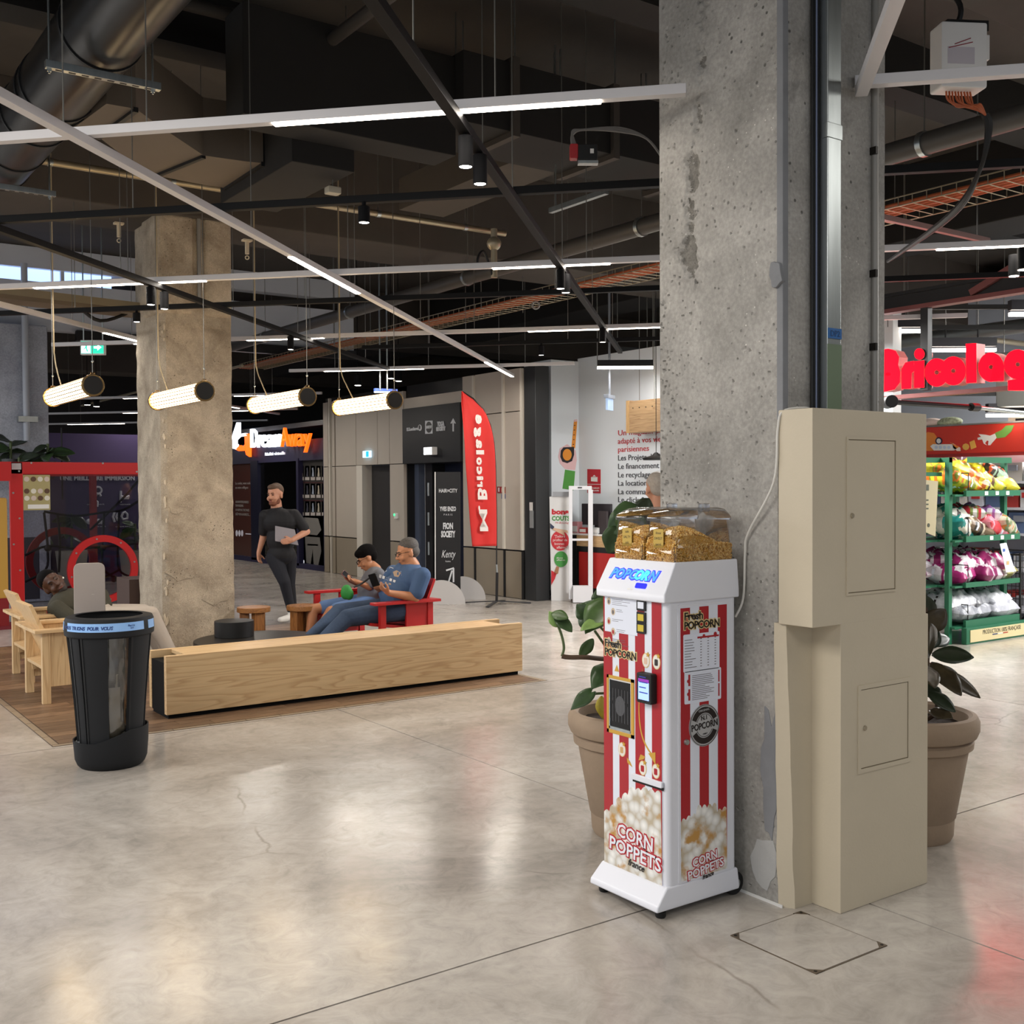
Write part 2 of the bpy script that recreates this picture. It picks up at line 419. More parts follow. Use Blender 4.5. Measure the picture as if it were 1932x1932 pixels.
# inspection hatch let into the floor
M_BRASS = mat('hatch_edge', '#6d6152', .45, .6)
h0, h1, h2 = (2.932, 2.775), (2.94, 2.386), (3.318, 2.385)
hatch = tag(MB().box((2.93, 2.385, 0), (3.318, 2.775, .0015)).build('floor_hatch', M_BRASS), 'square inspection hatch set in the floor before the cream cabinet', 'hatch')
MB().box((2.936, 2.391, 0), (3.312, 2.769, .003)).build('cover_plate', M_FLOOR, hatch)
for (cx, cy, sx, sy) in ((2.93, 2.775, 1, -1), (3.318, 2.385, -1, 1), (2.93, 2.385, 1, 1), (3.318, 2.775, -1, -1)):
    t = MB(); t.add([(cx, cy, .0036), (cx + .045 * sx, cy, .0036), (cx, cy + .045 * sy, .0036), (cx, cy, .001), (cx + .045 * sx, cy, .001), (cx, cy + .045 * sy, .001)], [(0, 1, 2), (5, 4, 3), (0, 3, 4, 1), (1, 4, 5, 2), (2, 5, 3, 0)])
    cr = t.build('corner_plate', M_BRASS, hatch)
    MB().cyl((cx + .013 * sx, cy + .013 * sy, .0036), (cx + .013 * sx, cy + .013 * sy, .0046), .006, n=10).build('screw', mat('dark_metal', '#2a2724', .4, .7), cr)

# wooden floor inlay below the seating
M_PLANK = [mat_wood('plank_%d' % k, a, b, 0, 1.6, .42) for k, (a, b) in enumerate((('#7b6048', '#543e2c'), ('#876a50', '#5e4633'), ('#6e553f', '#4a3626')))]
M_TILE = mat('inlay_tile', '#8b7b67', .35, var=.12, vscale=5)
inl = struct(MB().box((1.602, 7.372, -.004), (5.572, 12.4, .0008)).build('trim_1', mat('inlay_bed', '#3c2e22', .6)))
rng = random.Random(3)
y = 7.425; row = 0
while y < 12.3:
    x = 1.655 - rng.random() * .9
    while x < 5.51:
        x1 = x + 1.25
        a, b = max(x, 1.655), min(x1, 5.515)
        if b - a > .03:
            MB().box((a + .0015, y + .0015, 0), (b - .0015, y + .118, .003)).build('plank', M_PLANK[rng.randrange(3)], inl)
        x = x1
    y += .12; row += 1
x = 1.605
while x < 5.56:
    MB().box((x + .003, 7.376, 0), (min(x + .26, 5.57) - .003, 7.416, .003)).build('border_tile', M_TILE, inl); x += .26
y = 7.42
while y < 12.3:
    MB().box((1.606, y + .003, 0), (1.648, y + .257, .003)).build('border_tile', M_TILE, inl)
    MB().box((5.522, y + .003, 0), (5.566, y + .257, .003)).build('border_tile', M_TILE, inl); y += .26

# ceiling slab with downstand beams
M_CEIL = mat('ceiling_paint', '#3b3631', .9, var=.18, vscale=1.2)
M_CEILD = mat('ceiling_dark', '#1f1d1b', .9, var=.12, vscale=1.5)
M_CEILB = mat('beam_paint', '#443e38', .88, var=.12, vscale=1.2)
ce = struct(MB().box((-15, -9, 5.25), (27, 34, 5.45)).build('ceiling', M_CEIL))
for yy, w, z in ((3.18, .9, 4.35), (10.82, .95, 4.25), (18.4, .9, 4.3), (26, .9, 4.3)):
    MB().box((-14, yy - w / 2, z), (26, yy + w / 2, 5.26)).build('beam', M_CEILB, ce, bevel=.02)
for xx, w, z in ((-4, .7, 4.4), (11.2, .8, 4.4), (18.5, .8, 4.4)):
    MB().box((xx - w / 2, -8, z), (xx + w / 2, 33, 5.26)).build('beam', M_CEILD, ce, bevel=.02)
for yy in (5.6, 8.0, 13.3, 20.8, 23.2):
    MB().box((-14, yy - .16, 4.85), (26, yy + .16, 5.26)).build('joist', M_CEILD, ce)
# closing walls of the hall, partly hidden
M_WALLD = mat('dark_wall', '#2b2829', .85)
M_WALLG = mat('grey_wall', '#8f9194', .8, var=.05)
struct(MB().box((19.5, -9, 0), (19.9, 34, 5.25)).build('wall_right', M_WALLG))
struct(MB().box((-15, 31, 0), (27, 31.4, 5.25)).build('wall_back', M_WALLD))
struct(MB().box((4.5, -6.2, 0), (27, -5.9, 5.25)).build('wall_light_block', M_WALLG))  # unseen wall added to block light and darken faces towards -Y

# ------------------------------------------------------------------ concrete columns
M_CON = mat_concrete('cast_concrete', '#87847e', '#b4b0a9', 1., .85, .5)
M_CON2 = mat_concrete('cast_concrete_warm', '#978a78', '#c8bba6', 1.5, .9, 1.3, .85, .42)
M_CON3 = mat_concrete('cast_concrete_cool', '#989ca6', '#bcc1ca', .7, .2, .25)
M_CONG = mat('mortar_patch', '#7f8082', .9, var=.1, vscale=5, bump=.3, bscale=30)
M_STEEL = mat('galvanised', '#a9afae', .32, .9, var=.12, vscale=4, stretch=(6, 6, .5))
M_BLACK = mat('matt_black', '#121212', .55)
M_BLK2 = mat('black_paint', '#1a1a1c', .4)
M_WHITE = mat('white_paint', '#dcdad6', .45)
col1 = thing('concrete_column', 'thick pitted concrete column behind the popcorn machine', 'column', (3.6, 3.18, 0))
rng = random.Random(5)
def rough_col(x0, y0, x1, y1, z1, ch, parent, m, amp=.006, nz=60):
    rings = []
    base = [(x0 + ch, y0), (x1, y0), (x1, y1), (x0, y1), (x0, y0 + ch)]
    ns = 8
    for k in range(nz + 1):
        z = z1 * k / nz; r = []
        for i in range(5):
            a, b = base[i], base[(i + 1) % 5]
            n_ = ns if i != 4 else 2
            for q in range(n_):
                t = q / n_; px, py = a[0] + (b[0] - a[0]) * t, a[1] + (b[1] - a[1]) * t
                corner = q == 0
                d = rng.uniform(-1, 1) * amp * (.9 if corner else .25)
                cx, cy = (x0 + x1) / 2, (y0 + y1) / 2; l = math.hypot(px - cx, py - cy)
                r.append((px + (px - cx) / l * d, py + (py - cy) / l * d, z))
        rings.append(r)
    return MB().loft(rings).build('shaft', m, parent)
rough_col(3.318, 2.83, 3.907, 3.525, 4.4, .006, col1, M_CON, .0012)
MB().add([(3.318, 2.832, 0), (3.289, 2.862, 0), (3.289, 2.862, 4.4), (3.318, 2.832, 4.4)], [(0, 3, 2, 1)]).build('chamfer', M_CON, col1)
# mortar run down the corner, broken patches
mb = MB(); mb.box((3.285, 2.835, 1.9), (3.325, 2.868, 4.3)); mb.build('mortar_strip', M_CONG, col1, bevel=.006)
def lump(o, n, c, u, v, w, h, m, parent, seed, t=.012, name='patch'):
    r2 = random.Random(seed); pts = []
    for i in range(n):
        a = 2 * math.pi * i / n; rr = .75 + .5 * r2.random(); pts.append((math.cos(a) * w / 2 * rr, math.sin(a) * h / 2 * rr))
    return MB().prism(pts, frame(c, u, v), t, -.01).build(name, m, parent, bevel=.004)
lump(None, 16, (3.283, 2.86, 2.46), (0, -1, 0), (0, 0, 1), .06, .12, M_CONG, col1, 4)
lump(None, 18, (3.288, 2.90, .52), (0, -1, 0), (0, 0, 1), .10, .5, M_CONG, col1, 9, .004)
lump(None, 14, (3.288, 2.93, .16), (0, -1, 0), (0, 0, 1), .13, .22, mat('pale_patch', '#aaa9a6', .9, var=.08, bump=.2), col1, 12, .004)
MB().box((3.286, 2.84, 0), (3.29, 3.5, .012)).build('sealant', M_WHITE, col1)
M_BRK = mat_concrete('broken_concrete', '#67635c', '#96928a', 3., .9, 1.)
from mathutils import noise as NZ
def weathered(x0, ya, yb, z1, st):
    ny, nz = int((yb - ya) / st), int(z1 / st); vs = []; dd = []
    for k in range(nz + 1):
        z = z1 * k / nz
        for j in range(ny + 1):
            y = ya + (yb - ya) * j / ny; p = Vector((y * 7, z * 7, 1.3))
            n = NZ.fractal(p, 1.0, 2.0, 5); f = NZ.fractal(p * 5.3, 1.0, 2.0, 3); f2 = NZ.fractal(p * 9., .9, 2.0, 2)
            strip = math.exp(-((y - 3.30 - .04 * math.sin(z * 3)) / .055) ** 2) * min(1, max(0, (z - 2.42) / .2))
            band = math.exp(-((z - (2.98 - (y - 2.87) * .75)) / .14) ** 2) * .75
            low = .35 * min(1, max(0, (y - 3.28) / .2)) * (1 if z < 2.4 else .5) + .12
            d = max(0, n * .9 + f * .35 + 1.25 * strip + .95 * band - .95) * .03
            d += .010 * min(1, max(0, f2 * 1.3 + low * 1.1 - 1.02) * 4)
            d = min(d, .022); vs.append((x0 + d + .0008 * f, y, z)); dd.append(d)
    fs = [(k * (ny + 1) + j, (k + 1) * (ny + 1) + j, (k + 1) * (ny + 1) + j + 1, k * (ny + 1) + j + 1) for k in range(nz) for j in range(ny)]
    mb = MB(); mb.add(vs, fs); mb.mi = [1 if dd[f_[0]] + dd[f_[2]] > .021 else 0 for f_ in fs]
    return mb.build('weathered_face', [M_CON, M_BRK], col1)
weathered(3.288, 2.862, 3.524, 4.4, .0052)
MB().box((3.289, 3.5235, 0), (3.33, 3.526, 4.4)).build('rear_edge', M_CON, col1)
cp = MB().cyl((3.83, 2.822, 1.9), (3.83, 2.822, 4.4), .016, n=12).build('conduit', mat('grey_pipe', '#8f8c86', .5, .3), col1)
for z in (2.2, 2.5, 3.0): MB().box((3.808, 2.80, z), (3.822, 2.835, z + .03)).build('clip', mat('dark_metal', '#2a2724', .4, .7), cp)

col2 = thing('concrete_column', 'square warm-lit concrete column by the seating area', 'column', (3.63, 10.8, 0))
rough_col(3.29, 10.42, 3.985, 11.2, 4.3, .05, col2, M_CON2, .006)
MB().box((3.255, 10.39, 3.32), (3.44, 10.9, 4.28)).build('capital', M_CON2, col2, bevel=.05, segs=4)
MB().box((3.30, 10.385, 3.32), (3.62, 10.5, 4.28)).build('capital', M_CON2, col2, bevel=.06, segs=4)
MB().box((3.71, 10.385, 3.32), (3.995, 10.5, 4.28)).build('capital', M_CON2, col2, bevel=.05, segs=4)
MB().cyl((3.665, 10.40, 3.4), (3.665, 10.40, 4.28), .02, n=10).build('rain_pipe', mat('grey_pipe', '#8f8c86', .5, .3), col2)
for k, (cx, cz, w, h, sd) in enumerate(((3.46, .85, .3, .16, 3), (3.82, .62, .3, .22, 5), (3.42, 1.45, .14, .1, 8), (3.5, 3.5, .3, .2, 11), (3.9, .3, .12, .1, 14))):
    lump(None, 14, (cx, 10.42, cz), (1, 0, 0), (0, 0, 1), w, h, M_CON2, col2, sd, .006)
rng = random.Random(11)
for k in range(24):
    z = rng.uniform(.1, 3.2)
    lump(None, 9, (3.315 + rng.uniform(-.02, .015), 10.43, z), (1, -.6, 0), (0, 0, 1), .02, rng.uniform(.03, .09), mat('chip', '#cfc2ac', .9, var=.1), col2, k + 30, .006, 'chip')

col3 = thing('concrete_column', 'wide blue-grey concrete pier with a vent pipe', 'column', (1.6, 17.6, 0))
a = onY(-40, 700, 17.0); b = onY(91, 700, 17.0)
MB().box((a.x - 1.5, 17.0, 0), (b.x, 18.0, 4.04)).build('shaft', M_CON3, col3, bevel=.03)
p = onY(48, 700, 16.95)
MB().cyl((p.x, 16.93, 2.35), (p.x, 16.93, 4.9), .045, n=14).build('vent_pipe', mat('white_pipe', '#a8adb5', .5), col3)
MB().box((p.x - .12, 16.86, 2.62), (p.x + .14, 17.0, 2.70)).build('bracket', M_STEEL, col3)
for dx in (-.55, .48): MB().cyl((p.x + dx, 16.95, 1.5), (p.x + dx, 16.95, 2.55), .012, n=6).build('cable', M_BLACK, col3)

# ------------------------------------------------------------------ cream boxed-in electrical cabinet
M_CREAM = mat('cream_paint', '#c2b69f', .55, var=.035, vscale=2.5, bump=.06, bscale=90)
cab = thing('electrical_cabinet', 'cream painted boxed-in cabinet with two access doors on the column', 'cabinet', (3.6, 2.75, 0))
MB().box((3.255, 2.668, 1.115), (3.965, 2.832, 1.936)).build('upper_housing', M_CREAM, cab, bevel=.004)
MB().box((3.42, 2.668, 0), (3.98, 2.832, 1.118)).build('lower_housing', M_CREAM, cab, bevel=.004)
rg = []
rng = random.Random(2)
for k in range(15):
    z = 1.116 * k / 14; t = 1 - z / 1.116; j = rng.uniform(-.004, .004)
    rg.append([(3.262 + .022 * t + j, 2.86, z), (3.268 + .05 * t ** .8 + j, 2.806, z), (3.43, 2.806, z), (3.43, 2.86, z)])
MB().loft(rg).build('plaster_strip', M_CREAM, cab)
def access_door(x0, x1, z0, z1, lx, lz, w=.022):
    Y = 2.668
    d = MB().box((x0, Y - .001, z0), (x1, Y + .02, z1)).build('access_door', M_CREAM, cab, bevel=.0015)
    fr = MB()
    for a in (((x0 - w, Y - .004, z0 - w), (x1 + w, Y + .01, z0 - .003)), ((x0 - w, Y - .004, z1 + .003), (x1 + w, Y + .01, z1 + w)),
              ((x0 - w, Y - .004, z0 - .003), (x0 - .003, Y + .01, z1 + .003)), ((x1 + .003, Y - .004, z0 - .003), (x1 + w, Y + .01, z1 + .003))): fr.box(*a)
    fr.build('frame', M_CREAM, d)
    MB().box((x0 - .003, Y - .0006, z0 - .003), (x1 + .003, Y + .004, z1 + .003)).build('gap', mat('shadow_gap', '#6b604c', .9), d)
    MB().cyl((lx, Y - .0005, lz), (lx, Y - .006, lz), .011, .009, n=16).build('lock', mat('worn_metal', '#a79c86', .4, .5), d)
access_door(3.463, 3.752, 1.235, 1.82, 3.485, 1.53, .012)
access_door(3.542, 3.84, .545, .85, 3.565, .70, .02)

# ------------------------------------------------------------------ cable duct up the column
duct = thing('cable_duct', 'galvanised steel cable channel rising above the cream cabinet', 'duct', (3.53, 2.79, 1.94))
MB().box((3.475, 2.775, 1.937), (3.557, 2.83, 4.35)).build('channel', M_STEEL, duct, bevel=.004)
MB().box((3.47, 2.772, 3.0), (3.562, 2.80, 3.06)).build('joint_sleeve', M_STEEL, duct, bevel=.003)
MB().box((3.474, 2.773, 1.938), (3.5575, 2.776, 2.2)).build('green_film', mat('green_film', '#68795f', .5), duct)
tg = MB().box((3.476, 2.7715, 2.222), (3.556, 2.7745, 2.262)).build('tag', mat('tag_blue', '#1f5f9e', .4), duct)
text('DP2', .034, mat('tag_ink', '#123a66', .5), FY(3.516, 2.7712, 2.23), tg)
for k in range(4):
    MB().cyl((3.432 + .011 * k, 2.815, 1.93), (3.432 + .011 * k, 2.815, 4.35), .0055, n=8).build('cable', M_BLACK if k != 2 else mat('grey_cable', '#7d86a0', .35), duct)
wc = MB().tube(path([(3.42, 2.80, 1.94), (3.34, 2.78, 1.945), (3.262, 2.815, 1.93), (3.25, 2.83, 1.86), (3.25, 2.85, 1.66), (3.272, 3.0, 1.46), (3.275, 3.02, 1.38), (3.275, 3.03, 1.2), (3.262, 3.06, 1.12)]), .005, 8).build('white_cable', mat('cable_white', '#cfccc4', .45))
tag(wc, 'thin white power cable from the cabinet top down to the machine', 'cable')

# ------------------------------------------------------------------ panelled facade on X = 9.3
M_PANU = mat('facade_panel', '#b3a99c', .55, var=.03, vscale=2)
M_PANL = mat('facade_plinth', '#8f8473', .55, var=.04, vscale=2)
M_STRIP = mat('pale_strip', '#cfc8bb', .5)
wp = struct(MB().box((9.36, 12.86, 0), (9.6, 14.49, 3.38)).build('wall_1', M_BLK2))
MB().box((9.36, 16.34, 0), (9.6, 16.86, 3.38)).build('backing', M_BLK2, wp)
MB().box((9.36, 18.13, 0), (9.6, 19.52, 3.38)).build('backing', M_BLK2, wp)
MB().box((9.36, 16.34, 2.06), (9.6, 18.13, 3.38)).build('backing', M_BLK2, wp)
def panel(y0, y1, z0, z1, m, x=9.3):
    MB().box((x, y0 + .006, z0 + .006), (x + .07, y1 - .006, z1 - .006)).build('panel', m, wp, bevel=.003)
for y0, y1 in ((14.16, 14.49), (13.36, 14.13), (12.9, 13.33)):
    panel(y0, y1, .71, 2.75, M_PANU); panel(y0, y1, 2.75, 3.38, M_PANU); panel(y0, y1, 0, .70, M_PANL)
for y0, y1 in ((16.36, 16.86), (18.13, 18.98), (19.02, 19.15), (19.3, 19.52)):
    panel(y0, y1, .71, 2.05, M_PANU); panel(y0, y1, 2.05, 3.3, M_PANU); panel(y0, y1, 0, .70, M_PANL)
panel(16.86, 17.3, 2.05, 3.3, M_PANU); panel(17.3, 18.13, 2.05, 3.3, M_PANU)
for yy in (13.345, 14.145, 12.88, 19.2):
    MB().box((9.27, yy - .022, .72), (9.32, yy + .022, 3.36)).build('cover_strip', M_STRIP, wp)
    MB().box((9.285, yy - .02, 0), (9.32, yy + .02, .70)).build('joint_strip', M_BLACK if yy < 15 else M_STRIP, wp)
# recessed dark door
dr = struct(MB().box((9.5, 16.86, 0), (9.55, 17.9, 2.04)).build('door_1', mat('door_dark', '#2d2b2b', .5)))
MB().box((9.3, 17.9, 0), (9.5, 18.13, 2.05)).build('door_frame', M_STRIP, dr)
MB().box((9.48, 17.0, .75), (9.495, 17.1, 1.1)).build('push_plate', M_STEEL, dr)
for k in range(2): MB().box((9.49, 16.9 + .1 * k, 1.92), (9.497, 16.97 + .1 * k, 2.0)).build('red_sticker', mat('sticker_red', '#a01f22', .5), dr)
t = thing('exit_button', 'small white exit button box beside the dark door', 'button', (9.29, 16.6, 1.15))
MB().box((9.26, 16.55, 1.10), (9.30, 16.65, 1.2)).build('case', M_WHITE, t, bevel=.008)
MB().cyl((9.261, 16.63, 1.17), (9.25, 16.63, 1.17), .022, n=14).build('green_lamp', mat('led_green', '#39d07a', .4, emit=2.), t)
# dark opening with navy doors below the direction board
d2 = struct(MB().box((9.75, 14.49, 0), (9.8, 15.75, 2.04)).build('door_2', mat('door_navy', '#141a2b', .4)))
MB().box((9.5, 15.75, 0), (9.8, 15.98, 2.04)).build('door_frame', M_BLK2, d2)
MB().box((9.62, 15.98, 0), (9.8, 16.2, 2.04)).build('door_frame', mat('frame_grey', '#a5a4a4', .5), d2)
MB().box((9.5, 16.2, 0), (9.8, 16.36, 2.04)).build('door_frame', mat('frame_blue', '#50586a', .5), d2)
for z in (.5, 1.0, 1.5): MB().cyl((9.49, 15.86, z), (9.49, 15.86, z + .22), .02, n=8).build('hinge', M_STEEL, d2)
MB().box((9.36, 14.4, 2.04), (9.8, 16.4, 3.38)).build('lintel', M_BLK2, d2)
MB().box((9.3, 14.5, 2.98), (9.4, 16.34, 3.16)).build('lintel_trim', M_PANU, d2)
# dark door post of the shop and white shop wall
ps = struct(MB().box((9.3, 12.56, 0), (9.55, 12.84, 3.38)).build('trim_2', mat('post_dark', '#2a2b2c', .4), bevel=.01))
MB().box((9.29, 12.62, 1.05), (9.302, 12.70, 1.42)).build('opening_label', mat('label_grey', '#8d8f90', .5), ps)
MB().box((9.288, 12.62, 1.3), (9.301, 12.70, 1.42)).build('sticker', M_WHITE, ps)
M_SHOPW = mat('shop_white', '#d5dade', .6)
ws = struct(MB().box((10.3, 7.35, 0), (10.45, 12.84, 3.56)).build('wall_2', M_SHOPW))
MB().box((9.78, 12.82, 0), (10.32, 13.5, 3.52)).build('pilaster', M_SHOPW, ws, bevel=.012)
MB().box((9.77, 12.84, .03), (9.781, 13.4, .11)).build('skirting', M_BLK2, ws)
# far shop wall, blue grey
struct(MB().box((16.5, -5, 0), (16.7, 12, 4.9)).build('wall_3', mat('shop_back', '#a9b0b8', .7)))
# purple hoarding at the far left, white band and window strip above
M_PURP = mat('purple_wall', '#35284f', .6)
struct(MB().box((0.5, 20.0, 0), (onY(432, 1000, 20).x, 20.1, 2.62)).build('wall_4', M_PURP))
struct(MB().box((-6, 17.4, 4.03), (8.9, 17.6, 4.74)).build('wall_5', mat('band_white', '#c9ccd2', .7)))
w1 = struct(MB().box((-6, 17.45, 4.74), (onY(210, 520, 17.45).x, 17.5, 4.93)).build('window_1', mat('window_glow', '#9db7e8', .4, emit=1.6, ecol='#9db9f0')))
for k in range(10): MB().box((-5 + 1.0 * k, 17.38, 4.74), (-4.95 + 1.0 * k, 17.5, 4.93)).build('window_frame', mat('frame_pale', '#c9ccd2', .5), w1)
MB().box((-6, 17.35, 4.93), (8.9, 17.6, 5.24)).build('window_frame', mat('frame_pale', '#c9ccd2', .5), w1)
MB().box((4.2, 17.3, 3.9), (8.9, 17.42, 4.05)).build('sill_beam', M_BLK2, w1)
# ================================================================== POPCORN MACHINE
def mat_clear(name, tint='#ffffff', rough=.03, refl=1.0, body=0.):
    """thin clear plastic: see-through with fresnel reflections"""
    m = bpy.data.materials.new(name); MATS[name] = m; m.use_nodes = True
    nt = m.node_tree; nt.nodes.clear(); N = nt.nodes.new; L = nt.links.new
    o = N('ShaderNodeOutputMaterial'); t = N('ShaderNodeBsdfTransparent'); gl = N('ShaderNodeBsdfGlossy'); fr = N('ShaderNodeFresnel')
    t.inputs[0].default_value = (*lin(tint), 1); gl.inputs['Roughness'].default_value = rough; fr.inputs[0].default_value = 1.45
    k = N('ShaderNodeMath'); k.operation = 'MULTIPLY_ADD'; k.inputs[1].default_value = refl; k.inputs[2].default_value = body; L(fr.outputs[0], k.inputs[0])
    mx = N('ShaderNodeMixShader'); L(k.outputs[0], mx.inputs[0]); L(t.outputs[0], mx.inputs[1]); L(gl.outputs[0], mx.inputs[2]); L(mx.outputs[0], o.inputs[0])
    return m
M_CLEAR = mat_clear('clear_plastic', '#f3f4f6', .04, .7, .015)
M_MW = mat('machine_white', '#dcdde3', .32, var=.015, vscale=3)
M_RED = mat('stripe_red', '#a61c25', .35)
M_STW = mat('stripe_white', '#dde1ea', .35)
M_GOLD = mat('gold_print', '#c69a3c', .4)
M_GOLDP = mat('gold_outline', '#dcc48c', .4)
M_INK = mat('print_black', '#1c1412', .45)
M_INKG = mat('print_grey', '#6b6668', .5)
M_PAPER = mat('paper_white', '#dfe3ee', .45)
M_GLOSSB = mat('gloss_black', '#0d0d0f', .15)
def mat_popcorn():
    m = bpy.data.materials.new('popcorn_print'); MATS['popcorn_print'] = m; m.use_nodes = True
    nt = m.node_tree; b = nt.nodes['Principled BSDF']; L = nt.links.new; N = nt.nodes.new
    t = N('ShaderNodeTexCoord'); v = N('ShaderNodeTexVoronoi'); v.inputs['Scale'].default_value = 26; L(t.outputs['Object'], v.inputs['Vector'])
    n = N('ShaderNodeTexNoise'); n.inputs['Scale'].default_value = 14; n.inputs['Detail'].default_value = 4; L(t.outputs['Object'], n.inputs['Vector'])
    r = N('ShaderNodeValToRGB'); L(v.outputs['Distance'], r.inputs[0]); e = r.color_ramp.elements
    e[0].position = .1; e[0].color = (*lin('#f1efe9'), 1); e[1].position = .8; e[1].color = (*lin('#b9ab93'), 1)
    x = e.new(.45); x.color = (*lin('#dad8d2'), 1)
    r2 = N('ShaderNodeValToRGB'); L(n.outputs['Fac'], r2.inputs[0]); r2.color_ramp.elements[0].position = .52; r2.color_ramp.elements[1].position = .64
    mx = N('ShaderNodeMix'); mx.data_type = 'RGBA'; L(r2.outputs[0], mx.inputs[0]); L(r.outputs[0], mx.inputs[6]); mx.inputs[7].default_value = (*lin('#b98a45'), 1)
    L(mx.outputs[2], b.inputs['Base Color']); b.inputs['Roughness'].default_value = .4
    return m
M_POPP = mat_popcorn()
vm = thing('popcorn_machine', 'red and white striped popcorn vending machine against the column', 'vending machine', (3.03, 3.22, 0))
XF, YS = 2.86, 3.03
MB().box((XF, YS, .10), (3.236, 3.408, 1.222)).build('body', M_MW, vm, bevel=.022, segs=4)
mb = MB(); mb.loft([[(2.797, 3.022, .032), (3.246, 3.022, .032), (3.246, 3.425, .032), (2.797, 3.425, .032)],
                    [(2.80, 3.022, .055), (3.246, 3.022, .055), (3.246, 3.425, .055), (2.80, 3.425, .055)],
                    [(2.852, 3.026, .118), (3.24, 3.026, .118), (3.24, 3.412, .118), (2.852, 3.412, .118)]])
mb.build('base', M_MW, vm, bevel=.008, segs=3)
mb = MB(); mb.loft([[(2.834, 3.018, 1.205), (3.24, 3.018, 1.205), (3.24, 3.42, 1.205), (2.834, 3.42, 1.205)],
                    [(2.834, 3.018, 1.238), (3.24, 3.018, 1.238), (3.24, 3.42, 1.238), (2.834, 3.42, 1.238)],
                    [(2.897, 3.024, 1.357), (3.236, 3.024, 1.357), (3.236, 3.41, 1.357), (2.897, 3.41, 1.357)]])
cap_ = mb.build('cap', M_MW, vm, bevel=.006, segs=3)
# glowing script on the sloping cap
sl = frame((2.8345 + .063 * .38, 3.222, 1.238 + .119 * .38), (0, -1, 0), (.063, 0, .119))
B1 = mat('neon_blue', '#2c55ff', .4, emit=1.6, ecol='#3a78ff'); B2 = mat('neon_cyan', '#35d6ff', .4, emit=3., ecol='#2fd0ff')
B3 = mat('neon_halo', '#2a2aff', .4, emit=1.5, ecol='#2a2cff'); B4 = mat('neon_deep', '#1417ff', .4, emit=2.6, ecol='#0f14ff')
for s_, x_, m_ in (('P', -.125, B1), ('O', -.088, B1), ('P', -.047, B1), ('C', -.010, B1), ('O', .024, B2), ('R', .063, B2), ('N', .106, B1)):
    text(s_, .056, m_, sl @ Matrix.Translation((x_, 0, .0025)), cap_, bold=.0015, shear=.3, ext=.0012)
    text(s_, .056, B3, sl @ Matrix.Translation((x_, 0, .001)), cap_, bold=.006, shear=.3, ext=.0006)
MB().prism(rrect(.030, -.036, .092, -.014, .006), sl, .003).build('lit_display', B4, cap_)
MB().prism(rrect(-.01, -.046, .02, -.040, .003), sl, .0012).build('sticker', M_WHITE, cap_)
# feet and wheels
for (x, y) in ((2.845, 3.055), (2.845, 3.39)):
    MB().lathe([(.018, 0), (.021, .006), (.021, .022), (.012, .03), (.012, .04)], (x, y, 0), 18).build('foot', M_BLACK, vm)
for y in (3.06, 3.385):
    w = MB().cyl((3.245, y - .016, .047), (3.245, y + .016, .047), .047, n=28).build('wheel', mat('rubber', '#151515', .6), vm, bevel=.006)
    MB().cyl((3.245, y - .022, .047), (3.245, y + .02, .047), .02, n=20).build('hub', M_STEEL, w)
    MB().cyl((3.236, y - .03, .06), (3.236, y - .016, .06), .012, n=14).build('axle_cap', M_STEEL, w)
MB().box((3.236, 3.06, .75), (3.262, 3.38, .80)).build('rear_handle', M_BLACK, vm, bevel=.008)
# ---- front panel
def stripes(nm, M, w, h, n, m, parent, ratio=.58):
    """n dark stripes over width w"""
    u = w / (n + (n - 1) * (1 - ratio) / ratio); gap = u * (1 - ratio) / ratio; mb = MB()
    for i in range(n):
        x = -w / 2 + i * (u + gap); mb.prism(rect(x, 0, x + u, h), M, .0006)
    return mb.build(nm, m, parent)
f0 = FX(XF, 3.228, .112)
pan = MB().prism(rect(-.171, 0, .171, 1.11), f0, .004, -.01).build('front_panel', M_STW, vm)
F1 = FX(XF - .004, 3.228, .112)
stripes('stripes', F1, .342, 1.11, 4, M_RED, pan, .575)
def fx(px, py, X=None):
    """position on the front panel: (across, up)"""
    p = onX(px, py, XF - .004 if X is None else X); return (3.228 - p.y, p.z - .112)
def bumpy(x0, x1, y0, hts, n, seed):
    r = random.Random(seed); pts = [(x0, y0)]; top = []
    for i in range(n):
        t0 = i / n; a, b = x0 + (x1 - x0) * t0, x0 + (x1 - x0) * (i + 1) / n
        hh = np.interp((t0 + .5 / n), [0, .35, .5, .65, 1], hts) + r.uniform(-.012, .012)
        top += [(a + (b - a) * k / 6, hh + math.sin(math.pi * k / 6) * .014) for k in range(6)]
    return [(x0, y0), (x1, y0)] + top[::-1]
MB().prism(bumpy(-.171, .171, 0, (.20, .30, .345, .34, .35), 9, 4), F1, .0012).build('popcorn_print', M_POPP, pan)
